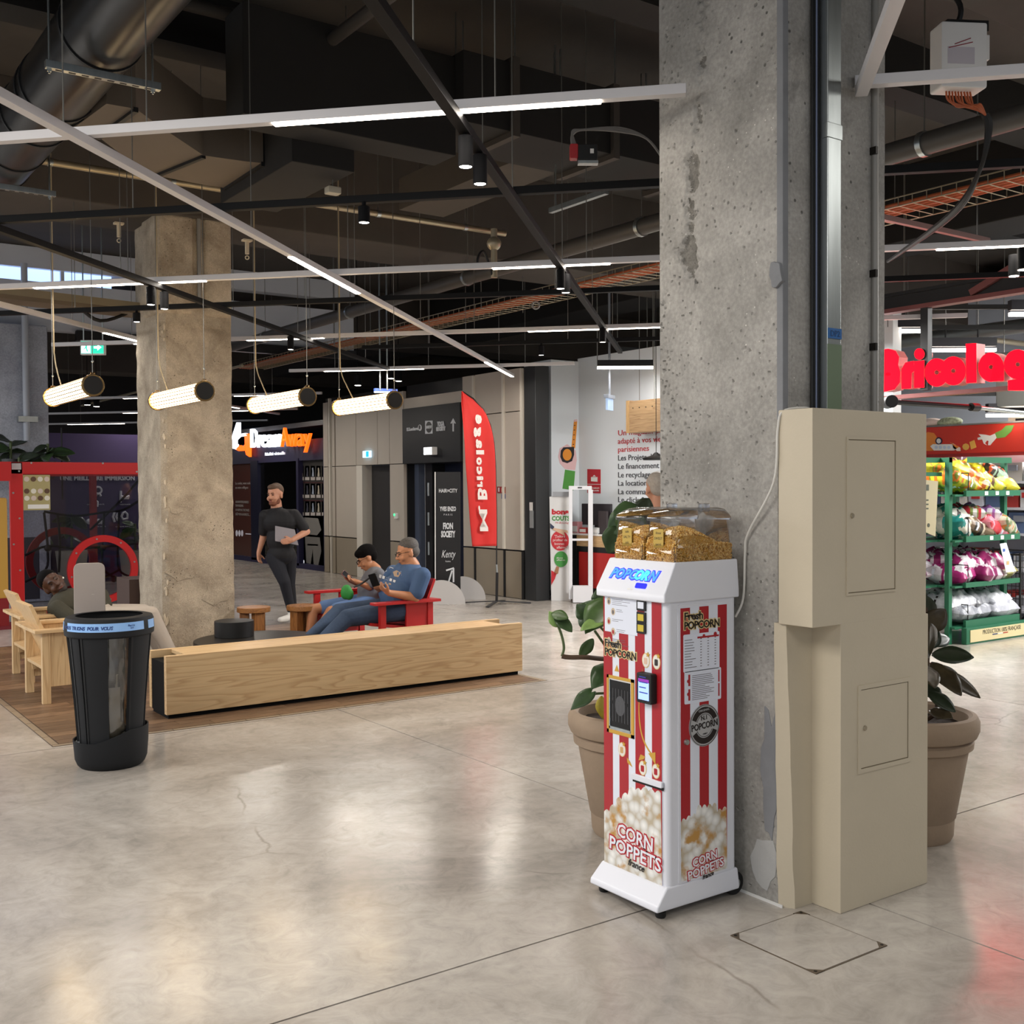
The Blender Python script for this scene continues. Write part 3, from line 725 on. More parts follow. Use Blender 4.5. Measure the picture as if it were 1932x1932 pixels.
# CORN POPPETS on a slope
RD2 = mat('logo_red', '#b01f2c', .4); WH2 = mat('logo_white', '#e4e4ea', .4)
def logo(cx, cy, k, M, parent, ang=0.):
    R_ = M @ Matrix.Translation((cx, cy, 0)) @ Matrix.Rotation(R(ang), 4, 'Z')
    for s_, dy, w in (('CORN', .040, .185), ('POPPETS', -.018, .27)):
        text(s_, .066 * k, RD2, R_ @ Matrix.Translation((0, dy * k, .0016)), parent, bold=.006 * k, fit=w * k + .012 * k, ext=.0006)
        text(s_, .066 * k, WH2, R_ @ Matrix.Translation((0, dy * k, .0030)), parent, bold=.0012 * k, fit=w * k, ext=.0005)
    text('france', .034 * k, M_INK, R_ @ Matrix.Translation((.01 * k, -.046 * k, .0042)), parent, shear=.3, bold=.0006, ext=.0004)
a = fx(1198, 1612)
logo(a[0], a[1], 1.12, F1, pan, -3)
text('www.cornpoppets.fr', .013, M_INK, F1 @ Matrix.Translation((a[0] + .01, a[1] - .088, .0016)), pan, shear=.2, ext=.0003)
def fresh(M, cx, cy, w, parent):
    for s_, dy, ww, al in (('Fresh', .031, .52, -1), ('POPCORN', -.005, 1., 0)):
        x = cx if al == 0 else cx - w * .5 + w * .26
        text(s_, .042 * w / .19, M_GOLDP, M @ Matrix.Translation((x, cy + dy * w / .19, .0012)), parent, bold=.0045, fit=w * ww + .008, ext=.0006)
        text(s_, .042 * w / .19, M_INK, M @ Matrix.Translation((x, cy + dy * w / .19, .0026)), parent, bold=.0009, fit=w * ww, ext=.0005)
a = fx(1171, 1238); fresh(F1, a[0], a[1], .19, pan)
# instruction sheet
a, b = fx(1141.5, 1120), fx(1203, 1200)
sh = MB().prism(rect(a[0], b[1], b[0], a[1]), F1, .0018).build('instruction_sheet', M_PAPER, pan)
r = random.Random(8); mb = MB(); mr = MB(); mc = MB()
for i in range(5):
    yy = a[1] - .028 - i * .040; cx = a[0] + (.026 if i % 2 == 0 else .052)
    mc.prism(circ(cx, yy, .012, .015, 16), F1, .0024, .0017)
    (mr if i in (2, 3) else mb).prism(circ(cx, yy - .002, .006, .009, 8), F1, .0028, .0022)
    for k in range(4 if i in (0, 4) else 2):
        x0 = cx + .02; mb.prism(rect(x0, yy + .009 - k * .007, x0 + r.uniform(.05, .11) * (1 if i in (0, 4) else .6), yy + .0105 - k * .007), F1, .0022, .0017)
mc.build('picture', mat('picture_beige', '#c9b69c', .5), sh, kind='stuff'); mb.build('print_lines', M_INKG, sh, kind='stuff'); mr.build('picture_red', M_RED, sh, kind='stuff')
# three selector buttons
for i, (py, m_) in enumerate(((1142, M_PAPER), (1165, mat('button_yellow', '#c9b43c', .4)), (1185, mat('button_yellow', '#c9b43c', .4)))):
    c = fx(1212.5, py); bt = MB().prism(rrect(c[0] - .028, c[1] - .021, c[0] + .022, c[1] + .021, .003), F1, .007).build('selector_button', M_GLOSSB, pan)
    MB().prism(rect(c[0] - .021, c[1] - .013, c[0] + .013, c[1] + .013), F1, .008).build('face', m_, bt)
# hatch where the popcorn drops
a, b = fx(1146, 1272), fx(1197, 1394)
fr = MB()
for q in (rect(a[0], a[1] - .012, b[0], a[1]), rect(a[0], b[1], b[0], b[1] + .014), rect(a[0], b[1], a[0] + .012, a[1]), rect(b[0] - .016, b[1], b[0], a[1])): fr.prism(q, F1, .004)
win = fr.build('window_frame', M_GOLD, pan)
MB().prism(rect(a[0] + .012, b[1] + .014, b[0] - .016, a[1] - .012), F1, .0015).build('white_border', M_WHITE, win)
MB().prism(rect(a[0] + .018, b[1] + .020, b[0] - .022, a[1] - .018), F1, .0035).build('dark_glass', M_GLOSSB, win)
cx, w_ = (a[0] + b[0]) / 2, b[0] - a[0]
mb = MB()
for k in range(6):
    x = cx - .045 + .018 * k
    mb.prism(rect(x, a[1] - .10, x + .003, a[1] - .05), F1, .0042); mb.prism(rect(x, b[1] + .05, x + .003, b[1] + .12), F1, .0042)
mb.prism(circ(cx, (a[1] + b[1]) / 2, .03, .04, 20), F1, .0039, .0034)
mb.build('chute_grille', mat('chute_grey', '#4a4a4c', .4), win)
mb = MB(); mb.prism(rect(a[0] + .016, b[1] + .018, b[0] - .02, b[1] + .028), F1, .006); mb.prism(rect(a[0] + .016, b[1] + .018, a[0] + .022, a[1] - .016), F1, .006); mb.build('sill', M_STEEL, win)
c = fx(1164, 1263); MB().prism([(c[0] - .014, c[1] - .008), (c[0] + .014, c[1] - .008), (c[0], c[1] + .018)], F1, .0014).build('warning_triangle', M_GOLD, pan)
# card terminal
a, b = fx(1212, 1266), fx(1240, 1324)
te = MB().prism(rrect(a[0], b[1] - .01, b[0], a[1], .008), F1, .032).build('card_terminal', M_BLACK, pan, bevel=.004)
F2 = F1 @ Matrix.Translation((0, 0, .032))
MB().prism(rect(a[0] + .012, b[1] + .004, b[0] - .012, a[1] - .035), F2, .0008).build('screen', mat('screen_blue', '#7f9dff', .3, emit=1.1, ecol='#8ea6ff'), te)
MB().prism(rect(a[0] + .012, a[1] - .035, b[0] - .012, a[1] - .022), F2, .0009).build('screen_bar', mat('screen_violet', '#7b2a8c', .3, emit=.6, ecol='#7b2a9c'), te)
mb = MB()
for k in range(4): mb.prism(rect(a[0] + .018, b[1] + .03 + .02 * k, b[0] - .018 - .01 * (k % 2), b[1] + .034 + .02 * k), F2, .0014)
mb.build('screen_text', mat('screen_ink', '#34449c', .4), te)
# sticker bubbles, star, arrows
def bubble(px, py, M, at, rx=.022, ry=.029, inner='#a61c25', parent=None):
    c = at(px, py)
    b_ = MB().prism(circ(c[0], c[1], rx, ry, 24), M, .0014).build('sticker', M_GOLDP, parent)
    MB().prism(circ(c[0], c[1], rx * .86, ry * .88, 24), M, .002).build('sticker_face', mat('sticker_pale', '#e3ddd4', .4), b_)
    MB().prism(rrect(c[0] - rx * .45, c[1] - ry * .5, c[0] + rx * .4, c[1] + ry * .35, .004), M, .0026).build('sticker_picture', mat('pic' + inner, inner, .4), b_)
    st = []
    for k in range(10):
        q = (.011 if k % 2 == 0 else .005); st.append((c[0] + rx * .55 + q * math.sin(k * math.pi / 5), c[1] + ry * .8 + q * math.cos(k * math.pi / 5)))
    MB().prism(st, M, .003).build('star', M_GOLD, b_)
for px, py, ic in ((1219, 1246, '#d8b9a0'), (1239, 1249, '#2b2523'), (1174, 1414, '#c9a06a'), (1213, 1449, '#a61c25'), (1238, 1455, '#a61c25')): bubble(px, py, F1, fx, inner=ic, parent=pan)
cl = [fx(*p) for p in ((1213, 1262), (1208, 1300), (1206, 1340), (1209, 1375), (1216, 1400), (1226, 1418), (1233, 1424))]
mb = MB(); L_ = []; Rr_ = []
for i, (x, y) in enumerate(path([(x, y, 0) for x, y in cl], 5)[j][0:2] for j in range(31)):
    w_ = .0015 + .011 * i / 30; L_.append((x - w_ / 2, y)); Rr_.append((x + w_ / 2, y))
for i in range(30): mb.prism([L_[i], L_[i + 1], Rr_[i + 1], Rr_[i]], F1, .0016)
c = fx(1233, 1424); mb.prism([(c[0] - .028, c[1]), (c[0] + .012, c[1] + .012), (c[0] + .012, c[1] - .035)], F1, .0018)
c = fx(1213, 1431); mb.prism([(c[0] - .024, c[1] - .012), (c[0] - .012, c[1] + .014), (c[0] + .014, c[1] + .01), (c[0] + .006, c[1] - .002)], F1, .0016)
c = fx(1188, 1440); mb.prism([(c[0] - .015, c[1] + .02), (c[0] + .004, c[1] + .006), (c[0] + .016, c[1] - .012), (c[0] - .004, c[1] - .004), (c[0] - .012, c[1])], F1, .0016)
mb.build('gold_arrow', M_GOLD, pan, kind='stuff')
# flap slot
a, b = fx(1194, 1466), fx(1251, 1486)
sl_ = MB().prism(rrect(a[0], b[1] - .002, b[0] + .004, b[1] + .022, .006), F1, .012).build('drawer_lip', M_MW, pan, bevel=.003)
MB().prism(rect(a[0] + .002, b[1] - .012, b[0] + .004, b[1] - .002), F1, .003).build('slot', M_GLOSSB, sl_)
# ---- side panel
YP = 3.03
sx0, sx1 = 2.915, 3.186
s0 = FY((sx0 + sx1) / 2, YP, .118)
fr = MB().prism(rrect(-.1365, 0, .1365, 1.076, .008), s0, .003, -.01).build('side_panel', M_MW, vm, bevel=.001)
S1 = FY((sx0 + sx1) / 2, YP - .003, .118)
sp = MB().prism(rect(-.126, .01, .126, 1.066), S1, .001).build('print', M_STW, fr)
S2 = S1 @ Matrix.Translation((0, 0, .001))
stripes('stripes', S2 @ Matrix.Translation((0, .012, 0)), .252, 1.05, 3, M_RED, sp, .5)
MB().prism(bumpy(-.126, .126, .01, (.235, .262, .285, .265, .24), 9, 9), S2, .0012).build('popcorn_print', M_POPP, sp)
def sy(px, py):
    p = onY(px, py, YP - .004); return (p.x - (sx0 + sx1) / 2, p.z - .118)
a = sy(1324, 1182); fresh(S2, a[0], a[1], .19, sp)
a = sy(1331, 1640); logo(a[0], a[1], .72, S2, sp, 6)
def table(p0, p1, rows, nm, seed):
    a, b = sy(*p0), sy(*p1); r = random.Random(seed)
    t_ = MB().prism(rrect(a[0], b[1], b[0], a[1], .006), S2, .0014).build(nm, M_PAPER, sp); mb = MB(); w = b[0] - a[0]; h = a[1] - b[1]
    for i in range(rows):
        y = a[1] - h * (.16 + .8 * i / rows)
        if nm == 'price_table':
            mb.prism(rect(a[0] + .006, y, a[0] + w * r.uniform(.2, .36), y + .0025), S2, .0018)
            for k in range(3): mb.prism(rect(a[0] + w * (.46 + .2 * k), y, a[0] + w * (.50 + .2 * k), y + .003), S2, .0018)
        else: mb.prism(rect(a[0] + w * .2, y, a[0] + w * r.uniform(.55, .82), y + .0022), S2, .0018)
    mb.build('print_lines', M_INKG, t_, kind='stuff')
    if nm == 'price_table':
        mb = MB(); mb.prism(rect(a[0] + w * .38, a[1] - .02, b[0] - .004, a[1] - .013), S2, .0019); mb.prism(circ(a[0] + w * .56, a[1] - .012, .007, n=10), S2, .002); mb.prism(circ(a[0] + w * .88, a[1] - .01, .009, n=10), S2, .002); mb.build('header_mark', M_RED, t_, kind='stuff')
    else:
        mb = MB()
        for k in range(2): mb.prism(rect(a[0] + w * .10, b[1] + h * (.1 + .45 * k), a[0] + w * .15, b[1] + h * (.45 + .45 * k)), S2, .002); mb.prism(circ(a[0] + w * .1, b[1] + h * (.3 + .4 * k), .007, n=10), S2, .0021); mb.prism(rect(b[0] - w * .08, b[1] + h * (.1 + .45 * k), b[0] - w * .045, b[1] + h * (.5 + .42 * k)), S2, .002)
        mb.build('side_marks', M_RED, t_, kind='stuff')
table((1289, 1198), (1357, 1260), 11, 'price_table', 3)
table((1291, 1268), (1360, 1318), 14, 'rules_table', 5)
# round badge
c = sy(1328, 1368); B0 = S2 @ Matrix.Translation((c[0], c[1], 0)); SIL = mat('badge_silver', '#b9bbbe', .3, .5)
bg = MB().prism(circ(0, 0, .082, n=40), B0, .004).build('badge', SIL, sp)
def ring(r0, r1, M, z, a0=0, a1=360, n=40):
    o = circ(0, 0, r1, n=n, a0=R(a0), a1=R(a1)); i_ = circ(0, 0, r0, n=n, a0=R(a0), a1=R(a1)); mb = MB()
    for k in range(len(o) - (0 if a1 - a0 == 360 else 1)):
        q = (k + 1) % len(o); mb.prism([o[k], o[q], i_[q], i_[k]], M, z)
    return mb
ring(.078, .080, B0, .0048).build('ring', M_INK, bg); ring(.049, .072, B0, .0048, 22, 158).build('ring', M_INK, bg); ring(.049, .072, B0, .0048, 208, 338).build('ring', M_INK, bg)
ring(.043, .045, B0, .0048, 20, 160).build('ring', M_INK, bg); ring(.043, .045, B0, .0048, 205, 335).build('ring', M_INK, bg)
T_ = B0 @ Matrix.Rotation(R(4), 4, 'Z')
text('POPCORN', .036, M_INK, T_ @ Matrix.Translation((0, -.012, .0045)), bg, bold=.0008, fit=.142)
text('N.1', .024, M_INK, T_ @ Matrix.Translation((0, .022, .0045)), bg, bold=.0005)
text('ORIGINAL', .012, SIL, T_ @ Matrix.Translation((0, .056, .0052)), bg, fit=.06)
text('ONLY', .009, M_INK, T_ @ Matrix.Translation((0, -.036, .0045)), bg)
c = sy(1294, 1400); MB().cyl((sx0 + (sx1 - sx0) / 2 + c[0], YP - .003, c[1] + .118), (sx0 + (sx1 - sx0) / 2 + c[0], YP - .014, c[1] + .118), .012, .010, n=18).build('lock', M_STEEL, vm)

# ---- two clear hoppers full of maize
M_CORN = mat('maize', '#d9a548', .4, var=.2, vscale=40); M_CORN2 = mat('maize_dark', '#b98238', .45); M_CORN3 = mat('maize_light', '#efcb82', .38)
for hy0, hy1, seed in ((3.213, 3.392, 1), (3.032, 3.207, 2)):
    x0, x1, z0 = 2.90, 3.226, 1.357
    r = random.Random(seed)
    cy = (hy0 + hy1) / 2
    def ringh(z, d, dx=0.):
        return [Vector((x, y, z)) for x, y in rrect(x0 + d + dx, hy0 + d, x1 - d, hy1 - d, .018, 4)]
    outer = [ringh(z0, 0), ringh(z0 + .062, .002), ringh(z0 + .068, .007), ringh(1.512, .012), ]
    hp = MB().loft(outer, caps=False).build('hopper', M_CLEAR, vm)
    lidr = [ringh(1.512, .004), ringh(1.524, .003), ringh(1.536, .008), ringh(1.556, .022, .03), ringh(1.562, .04, .05)]
    MB().loft(lidr, caps=False).build('lid', M_CLEAR, hp)
    mb = MB(); mb.add(ringh(1.562, .04, .05), [tuple(range(len(lidr[0])))]); mb.build('lid_top', M_CLEAR, hp)
    MB().box((3.13, cy - .02, 1.545), (3.16, cy + .02, 1.578)).build('lid_knob', M_CLEAR, hp, bevel=.004)
    def heap(x, y):
        u, v = (x - x0) / (x1 - x0), (y - cy) / (hy1 - hy0) * 2
        return 1.365 + .055 + .068 * max(0, math.sin(min(1, u * 1.15 + .12) * math.pi)) ** .8 * (1 - .55 * abs(v) ** 1.6)
    nx, ny = 22, 12; vs = []; d = .012
    for i in range(nx + 1):
        for j in range(ny + 1):
            x = x0 + d + (x1 - x0 - 2 * d) * i / nx; y = hy0 + d + (hy1 - hy0 - 2 * d) * j / ny; vs.append((x, y, heap(x, y) - .004))
    top = len(vs); fs = [(i * (ny + 1) + j, (i + 1) * (ny + 1) + j, (i + 1) * (ny + 1) + j + 1, i * (ny + 1) + j + 1) for i in range(nx) for j in range(ny)]
    mb = MB(); mb.add(vs, fs)
    ed = [(i, 0) for i in range(nx + 1)] + [(nx, j) for j in range(1, ny + 1)] + [(i, ny) for i in range(nx - 1, -1, -1)] + [(0, j) for j in range(ny - 1, 0, -1)]
    ri = [Vector(vs[i * (ny + 1) + j]) for i, j in ed]; mb.loft([[(p.x, p.y, z0 + .002) for p in ri], ri], caps=False)
    mb.k = 1
    octa = [(1, 0, 0), (-1, 0, 0), (0, 1, 0), (0, -1, 0), (0, 0, 1), (0, 0, -1)]
    of = [(0, 2, 4), (2, 1, 4), (1, 3, 4), (3, 0, 4), (2, 0, 5), (1, 2, 5), (3, 1, 5), (0, 3, 5)]
    def kernel(p, axis):
        m_ = Euler((r.uniform(0, 6), r.uniform(0, 6), r.uniform(0, 6))).to_matrix()
        s_ = r.uniform(.8, 1.15); mb.k = r.choice((0, 0, 1, 2, 2))
        mb.add([Vector(p) + m_ @ Vector((q[0] * .0052 * s_, q[1] * .0042 * s_, q[2] * .0032 * s_)) for q in octa], of)
    for _ in range(2300):
        x, y = r.uniform(x0 + .012, x1 - .012), r.uniform(hy0 + .012, hy1 - .012); kernel((x, y, heap(x, y)), 2)
    for _ in range(1900):
        x = r.uniform(x0 + .010, x1 - .010); z = r.uniform(z0, heap(x, hy0)); kernel((x, hy0 + (.006 if z < z0 + .064 else .014), z), 1)
    for _ in range(1100):
        y = r.uniform(hy0 + .01, hy1 - .01); z = r.uniform(z0, heap(x0, y)); kernel((x0 + (.006 if z < z0 + .064 else .014), y, z), 0)
    o = mb.build('corn_kernels', [M_CORN, M_CORN2, M_CORN3], hp, smooth=True); stuff(o)
    lb = MB().prism(rect(-.028, -.036, .028, .036), FX(x0 - .001 + .006, cy + .005, 1.445), .002).build('hopper_label', mat('label_ochre', '#b99a45', .5), hp)
    for k, wd in enumerate(('salé', 'SALTY', 'salt') if seed == 1 else ('doux', 'SWEET', 'sucré')):
        text(wd, .015, M_INK, FX(x0 + .003, cy + .005, 1.462 - .022 * k), lb, ext=.0003)
# ================================================================== CEILING LAMPS, TRACKS, DUCTS
TH = R(44.27); DV = Vector((math.cos(TH), math.sin(TH), 0)); EV = Vector((math.sin(TH), -math.cos(TH), 0))
def de(d, e, z): return DV * d + EV * e + Vector((0, 0, z))
M_BAR = mat('bar_white', '#c9c6c6', .45); M_LED = mat('led_strip', '#fff4e6', .4, emit=14., ecol='#fff1e0')
M_TRK = mat('track_black', '#0c0c0d', .6, spec=.2); M_WIRE = mat('wire', '#77756f', .4, .6)
ZE, ZD = 3.25, 3.205
def bar_lamp(a, b, leds, label, axis, w=.05, h=.042, black=False, wires=3, power=5, group=None):
    """a, b: ends on the bar's underside; leds: list of (t0, t1) metres from a"""
    d = (b - a).normalized(); L = (b - a).length
    mid = (a + b) / 2
    t = thing('track_rail' if black else 'linear_light', label, 'rail' if black else 'lamp', (mid.x, mid.y, a.z), group)
    up = Vector((0, 0, h / 2))
    MB().bar(a + up, b + up, w, h).build('profile', M_TRK if black else M_BAR, t, bevel=.003)
    for (t0, t1) in leds:
        t0, t1 = max(t0, .01), min(t1, L - .005)
        MB().bar(a + d * t0 + Vector((0, 0, -.002)), a + d * t1 + Vector((0, 0, -.002)), w * .8, .008).build('led_strip', M_LED, t)
        if power:
            c = a + d * (t0 + t1) / 2 - Vector((0, 0, .012))
            l = area('led_light', c, (t1 - t0, .04), power * (t1 - t0), (1, .93, .84))
            l.matrix_world = Matrix.Translation(c) @ d.to_track_quat('X', 'Z').to_matrix().to_4x4()
            l.rotation_mode = 'XYZ'
            l.parent = t; l.matrix_parent_inverse = t.matrix_basis.inverted() if False else Matrix.Translation(-t.location)
    for k in range(wires):
        p = a + d * (L * (k + .5) / wires)
        MB().cyl(p + Vector((0, 0, h)), (p.x, p.y, 5.25), .0035, n=5, caps=False).build('wire', M_WIRE, t)
    return t
def ebar(D_, e0, e1, leds, label, black=False, **k):
    return bar_lamp(de(D_, e0, ZE), de(D_, e1, ZE), [(a - e0, b - e0) for a, b in leds], label, 'e', black=black, **k)
def dbar(E_, d0, d1, leds, label, black=False, **k):
    return bar_lamp(de(d0, E_, ZD), de(d1, E_, ZD), [(a - d0, b - d0) for a, b in leds], label, 'd', black=black, **k)
ebar(4.57, -6.5, -.107, [(-1.90, -.46)], 'long white light bar ending in front of the near concrete column', wires=4, power=4)
ebar(4.62, .56, 3.2, [], 'unlit white bar crossing in front of the white junction box', wires=2)
dbar(.585, 3.2, 4.60, [], 'short unlit white bar meeting the crossbar beside the near column', wires=1)
ebar(7.89, -9.0, 3.6, [(-5.31, -3.85), (-1.59, -.73), (1.5, 2.9)], 'white light bar crossing above the four ribbed tube pendants', wires=7)
ebar(11.16, -7.3, 2.4, [(-4.97, -4.10), (-1.88, .4), (-6.3, -5.6)], 'white light bar level with the top of the bricolage flag', wires=5)
ebar(14.36, -5.78, -1.80, [(-5.27, -3.86)], 'short white light bar ending above the shop wall with the hand picture', wires=3, power=22)
ebar(17.85, -12.0, -6.6, [(-10.3, -9.6), (-8.2, -7.4)], 'distant white light bar behind the green exit sign', wires=3, power=22)
ebar(21.3, -14.6, -8.4, [(-12.3, -11.8), (-10.2, -9.3)], 'distant white light bar above the purple wall', wires=3, power=22)
ebar(24.7, -16.4, -10.5, [(-15.77, -14.24)], 'farthest white light bar just over the purple wall', wires=3, power=22)
dbar(-2.80, 3.4, 15.26, [(7.0, 8.42), (13.4, 15.25)], 'long white diagonal light bar passing over all the crossbars', wires=6)
dbar(-5.97, 7.0, 11.9, [(10.0, 11.6)], 'white diagonal light bar running behind the exit sign to the far column', wires=3)
dbar(-9.1, 16.5, 22, [(18.5, 20)], 'white diagonal light bar far off near the purple wall', wires=2, power=8)
ebar(5.94, -6.5, 4.0, [], 'black lighting rail nearest the camera crossing the whole hall', True, wires=5)
ebar(9.07, -9.0, 4.2, [], 'black lighting rail passing in front of the far column', True, wires=6)
ebar(12.17, -4.0, .8, [], 'black lighting rail close to the shop wall', True, wires=3)
dbar(-1.077, 2.9, 12.9, [], 'black diagonal rail carrying the paired black spotlights', True, wires=5)
dbar(-4.25, 4.5, 14.0, [], 'black diagonal rail crossing the face of the far column', True, wires=5)
# spotlights
M_SPOT = mat('spot_black', '#0e0e10', .7, spec=.15); M_LENS = mat('spot_lens', '#fffaf0', .3, emit=22., ecol='#fff6ea')
def spot(d, e, label, z=3.06, h=.135, power=18, r=.033):
    p = de(d, e, z)
    t = thing('spotlight', label, 'spotlight', p, 'black cylinder spotlights on the rails')
    MB().lathe([(r * .82, .004), (r * .98, 0), (r, .006), (r, h), (r * .8, h + .004)], p, 24).build('housing', M_SPOT, t, bevel=0)
    MB().cyl(p + V(0, 0, .012), p + V(0, 0, .003), r * .82, n=24).build('lens', M_LENS, t)
    MB().cyl(p + V(0, 0, h), p + V(0, 0, h + .03), .012, n=10).build('stem', M_SPOT, t)
    dl = bpy.data.lights.new('spot_light', 'SPOT'); dl.energy = power; dl.spot_size = R(75); dl.spot_blend = .6; dl.shadow_soft_size = .03; dl.color = (1, .93, .84)
    o = bpy.data.objects.new('spot_light', dl); COL.objects.link(o); o.location = (0, 0, -.01); o.parent = t
for d, e, lb in ((4.74, -1.075, 'upper black spotlight of the pair nearest the camera'), (5.02, -1.07, 'lower black spotlight of the pair nearest the camera'),
                 (5.92, -1.93, 'lone black spotlight hanging under the nearest black rail'), (7.78, -1.075, 'first black spotlight of the pair below the middle light bar'),
                 (7.95, -1.06, 'second black spotlight of the pair below the middle light bar'), (10.75, -1.07, 'black spotlight at the far end of the diagonal rail'),
                 (12.15, -1.90, 'small black spotlight above the grey facade panels'), (7.78, -4.25, 'black spotlight in front of the far column, nearer of two'),
                 (7.99, -4.25, 'black spotlight in front of the far column, farther of two'), (9.06, -5.09, 'black spotlight just left of the far column'),
                 (10.6, -4.25, 'black spotlight between the tube pendants and the VR shop')):
    z_, h_ = {5.92: (3.135, .09), 12.15: (3.119, .105), 9.06: (3.144, .08)}.get(d, (3.06, .135)); spot(d, e, lb, z_, h_)
for k, (x, y, Z) in enumerate(((675, 727, 17), (738, 714, 18), (752, 719, 17.6), (165, 764, 20), (182, 767, 20))):
    p = dep(x, y, Z); lb = ('bright round spotlight left of the double-rod sign', 'round spotlight right of the double-rod sign, upper one', 'round spotlight right of the double-rod sign, lower one', 'first of two small spotlights above the purple wall', 'second of two small spotlights above the purple wall')[k]
    t = thing('spotlight', lb, 'spotlight', p, 'black cylinder spotlights on the rails')
    MB().lathe([(.045, 0), (.055, .0), (.055, .16), (.03, .17)], p, 18).build('housing', M_SPOT, t)
    MB().cyl(p + V(0, 0, .003), p + V(0, 0, -.003), .048, n=18).build('lens', M_LENS, t)
    MB().cyl(p + V(0, 0, .16), (p.x, p.y, 5.25), .006, n=6).build('stem', M_SPOT, t)
for k, (x, y) in enumerate(((1913, 521), (1930, 509))):
    p = g(x, y, 3.06); t = thing('spotlight', ('black spotlight over the shop entrance, lower of two', 'black spotlight over the shop entrance, upper of two')[k], 'spotlight', p, 'black cylinder spotlights on the rails')
    MB().lathe([(.03, 0), (.036, 0), (.036, .14), (.03, .145)], p, 20).build('housing', M_SPOT, t); MB().cyl(p + V(0, 0, .004), p + V(0, 0, -.002), .031, n=20).build('lens', M_LENS, t)
# ribbed glass tube pendants
M_TUBE = mat('tube_glow', '#fff0d2', .4, emit=10.0, ecol='#ffdca6'); M_BRASSL = mat('brass', '#8a6f48', .25, .9); M_CAPD = mat('cap_dark', '#2a2826', .25, .4)
M_RIB = mat('tube_rib', '#6b5433', .5)
TZ = 2.4
for k, (x, y0, y1, lb) in enumerate(((2.10, 8.22, 9.45, 'glowing ribbed tube pendant farthest from the flag, below the exit sign'), (2.94, 8.26, 9.42, 'glowing ribbed tube pendant hanging before the far column'),
                                     (3.83, 8.33, 9.45, 'glowing ribbed tube pendant above the VR shop sign'), (4.62, 8.28, 9.34, 'glowing ribbed tube pendant nearest the direction board'))):
    t = thing('tube_pendant', lb, 'lamp', (x, (y0 + y1) / 2, TZ), 'ribbed tube pendants over the seating')
    a, b = V(x, y0, TZ), V(x, y1, TZ); r = .072
    MB().cyl(a + V(0, .02, 0), b - V(0, .02, 0), r * .96, n=36).build('glass_tube', M_TUBE, t)
    mb = MB()
    for i in range(16):
        an = 2 * math.pi * i / 16; o_ = V(math.cos(an) * r * .965, 0, math.sin(an) * r * .965); mb.cyl(a + V(0, .02, 0) + o_, b - V(0, .02, 0) + o_, 0.0042, n=6, caps=False)
    stuff(mb.build('ribs', M_RIB, t))
    for p, s_ in ((a, -1), (b, 1)):
        cp = MB().cyl(p - V(0, .012, 0), p + V(0, .012, 0), r * 1.12, n=36).build('end_cap', M_BRASSL, t, bevel=.004)
        MB().cyl(p + V(0, .012 * s_, 0), p + V(0, .017 * s_, 0), r * .93, n=32).build('cap_disc', M_CAPD, cp)
        MB().tube([p + V(-.014, 0, r * 1.05), p + V(-.014, 0, r * 1.25), p + V(.014, 0, r * 1.25), p + V(.014, 0, r * 1.05)], .004, 6).build('eyelet', M_BRASSL, cp)
        MB().cyl(p + V(0, 0, r * 1.25), (p.x, p.y, 4.25 if abs(p.y - 10.8) < .5 else 5.25), .003, n=5).build('suspension_wire', M_WIRE, t)
        MB().ell(p + V(0, 0, r + .1), .009, nu=8, nv=6).build('gripper', M_STEEL, t)
    MB().tube(path([b + V(0, -.28, r), b + V(0, -.16, r + .12), b + V(.01, -.03, r + .26), b + V(.012, 0, r + .5), b + V(.01, 0, 2.4)]), .0055, 6).build('power_cord', mat('cord_beige', '#a39478', .6), t)

# exit signs
M_SGN = mat('exit_green', '#1fae8f', .3, emit=1.3, ecol='#27b898'); M_SGW = mat('exit_white', '#f2fbff', .3, emit=2.2, ecol='#dff2ff')
p = dep(176, 656, 12.6); M0 = frame(p, RR, (0, 0, 1))
es = thing('exit_sign', 'hanging green exit sign with running figure and arrow', 'sign', p)
MB().prism(rect(-.14, -.085, .14, .085), M0, .03, -.03).build('case', M_WHITE, es, bevel=.006)
MB().prism(rect(-.13, -.07, .13, .07), M0, .032).build('face', M_SGN, es)
mb = MB(); mb.prism(rect(-.125, -.065, -.02, .065), M0, .034).build('white_half', M_SGW, es)
MB().prism([(.02, .012), (.06, .012), (.06, .036), (.105, 0), (.06, -.036), (.06, -.012), (.02, -.012)], M0, .034).build('arrow', M_SGW, es)
mb = MB(); mb.prism([(-.075, .03), (-.055, .045), (-.06, -.01), (-.045, -.05), (-.06, -.05), (-.075, -.01), (-.10, -.03), (-.10, -.02), (-.08, .0)], M0, .035); mb.build('figure', M_SGN, es)
for dx in (-.11, .11): MB().cyl(p + Vector(RR) * dx + V(0, 0, .085), p + Vector(RR) * dx + V(0, 0, 5.25 - p.z), .008, n=6).build('rod', M_STEEL, es)
p = dep(724, 736, 15.2); es = thing('exit_sign', 'slim blue-lit sign on two rods seen edge on', 'sign', p)
MB().bar(p - Vector(RR) * .13, p + Vector(RR) * .10 + V(.15, .1, .0), .05, .05).build('case', mat('sign_navy', '#2a3a66', .3, emit=.6, ecol='#5a7ae0'), es)
MB().bar(p - Vector(RR) * .13 - V(0, 0, .03), p + Vector(RR) * .10 - V(0, 0, .03), .04, .012).build('lit_edge', M_SGW, es)
for dx in (-.05, .05): MB().cyl(p + Vector(RR) * dx, p + Vector(RR) * dx + V(0, 0, 2.2), .012, n=6).build('rod', M_STEEL, es)

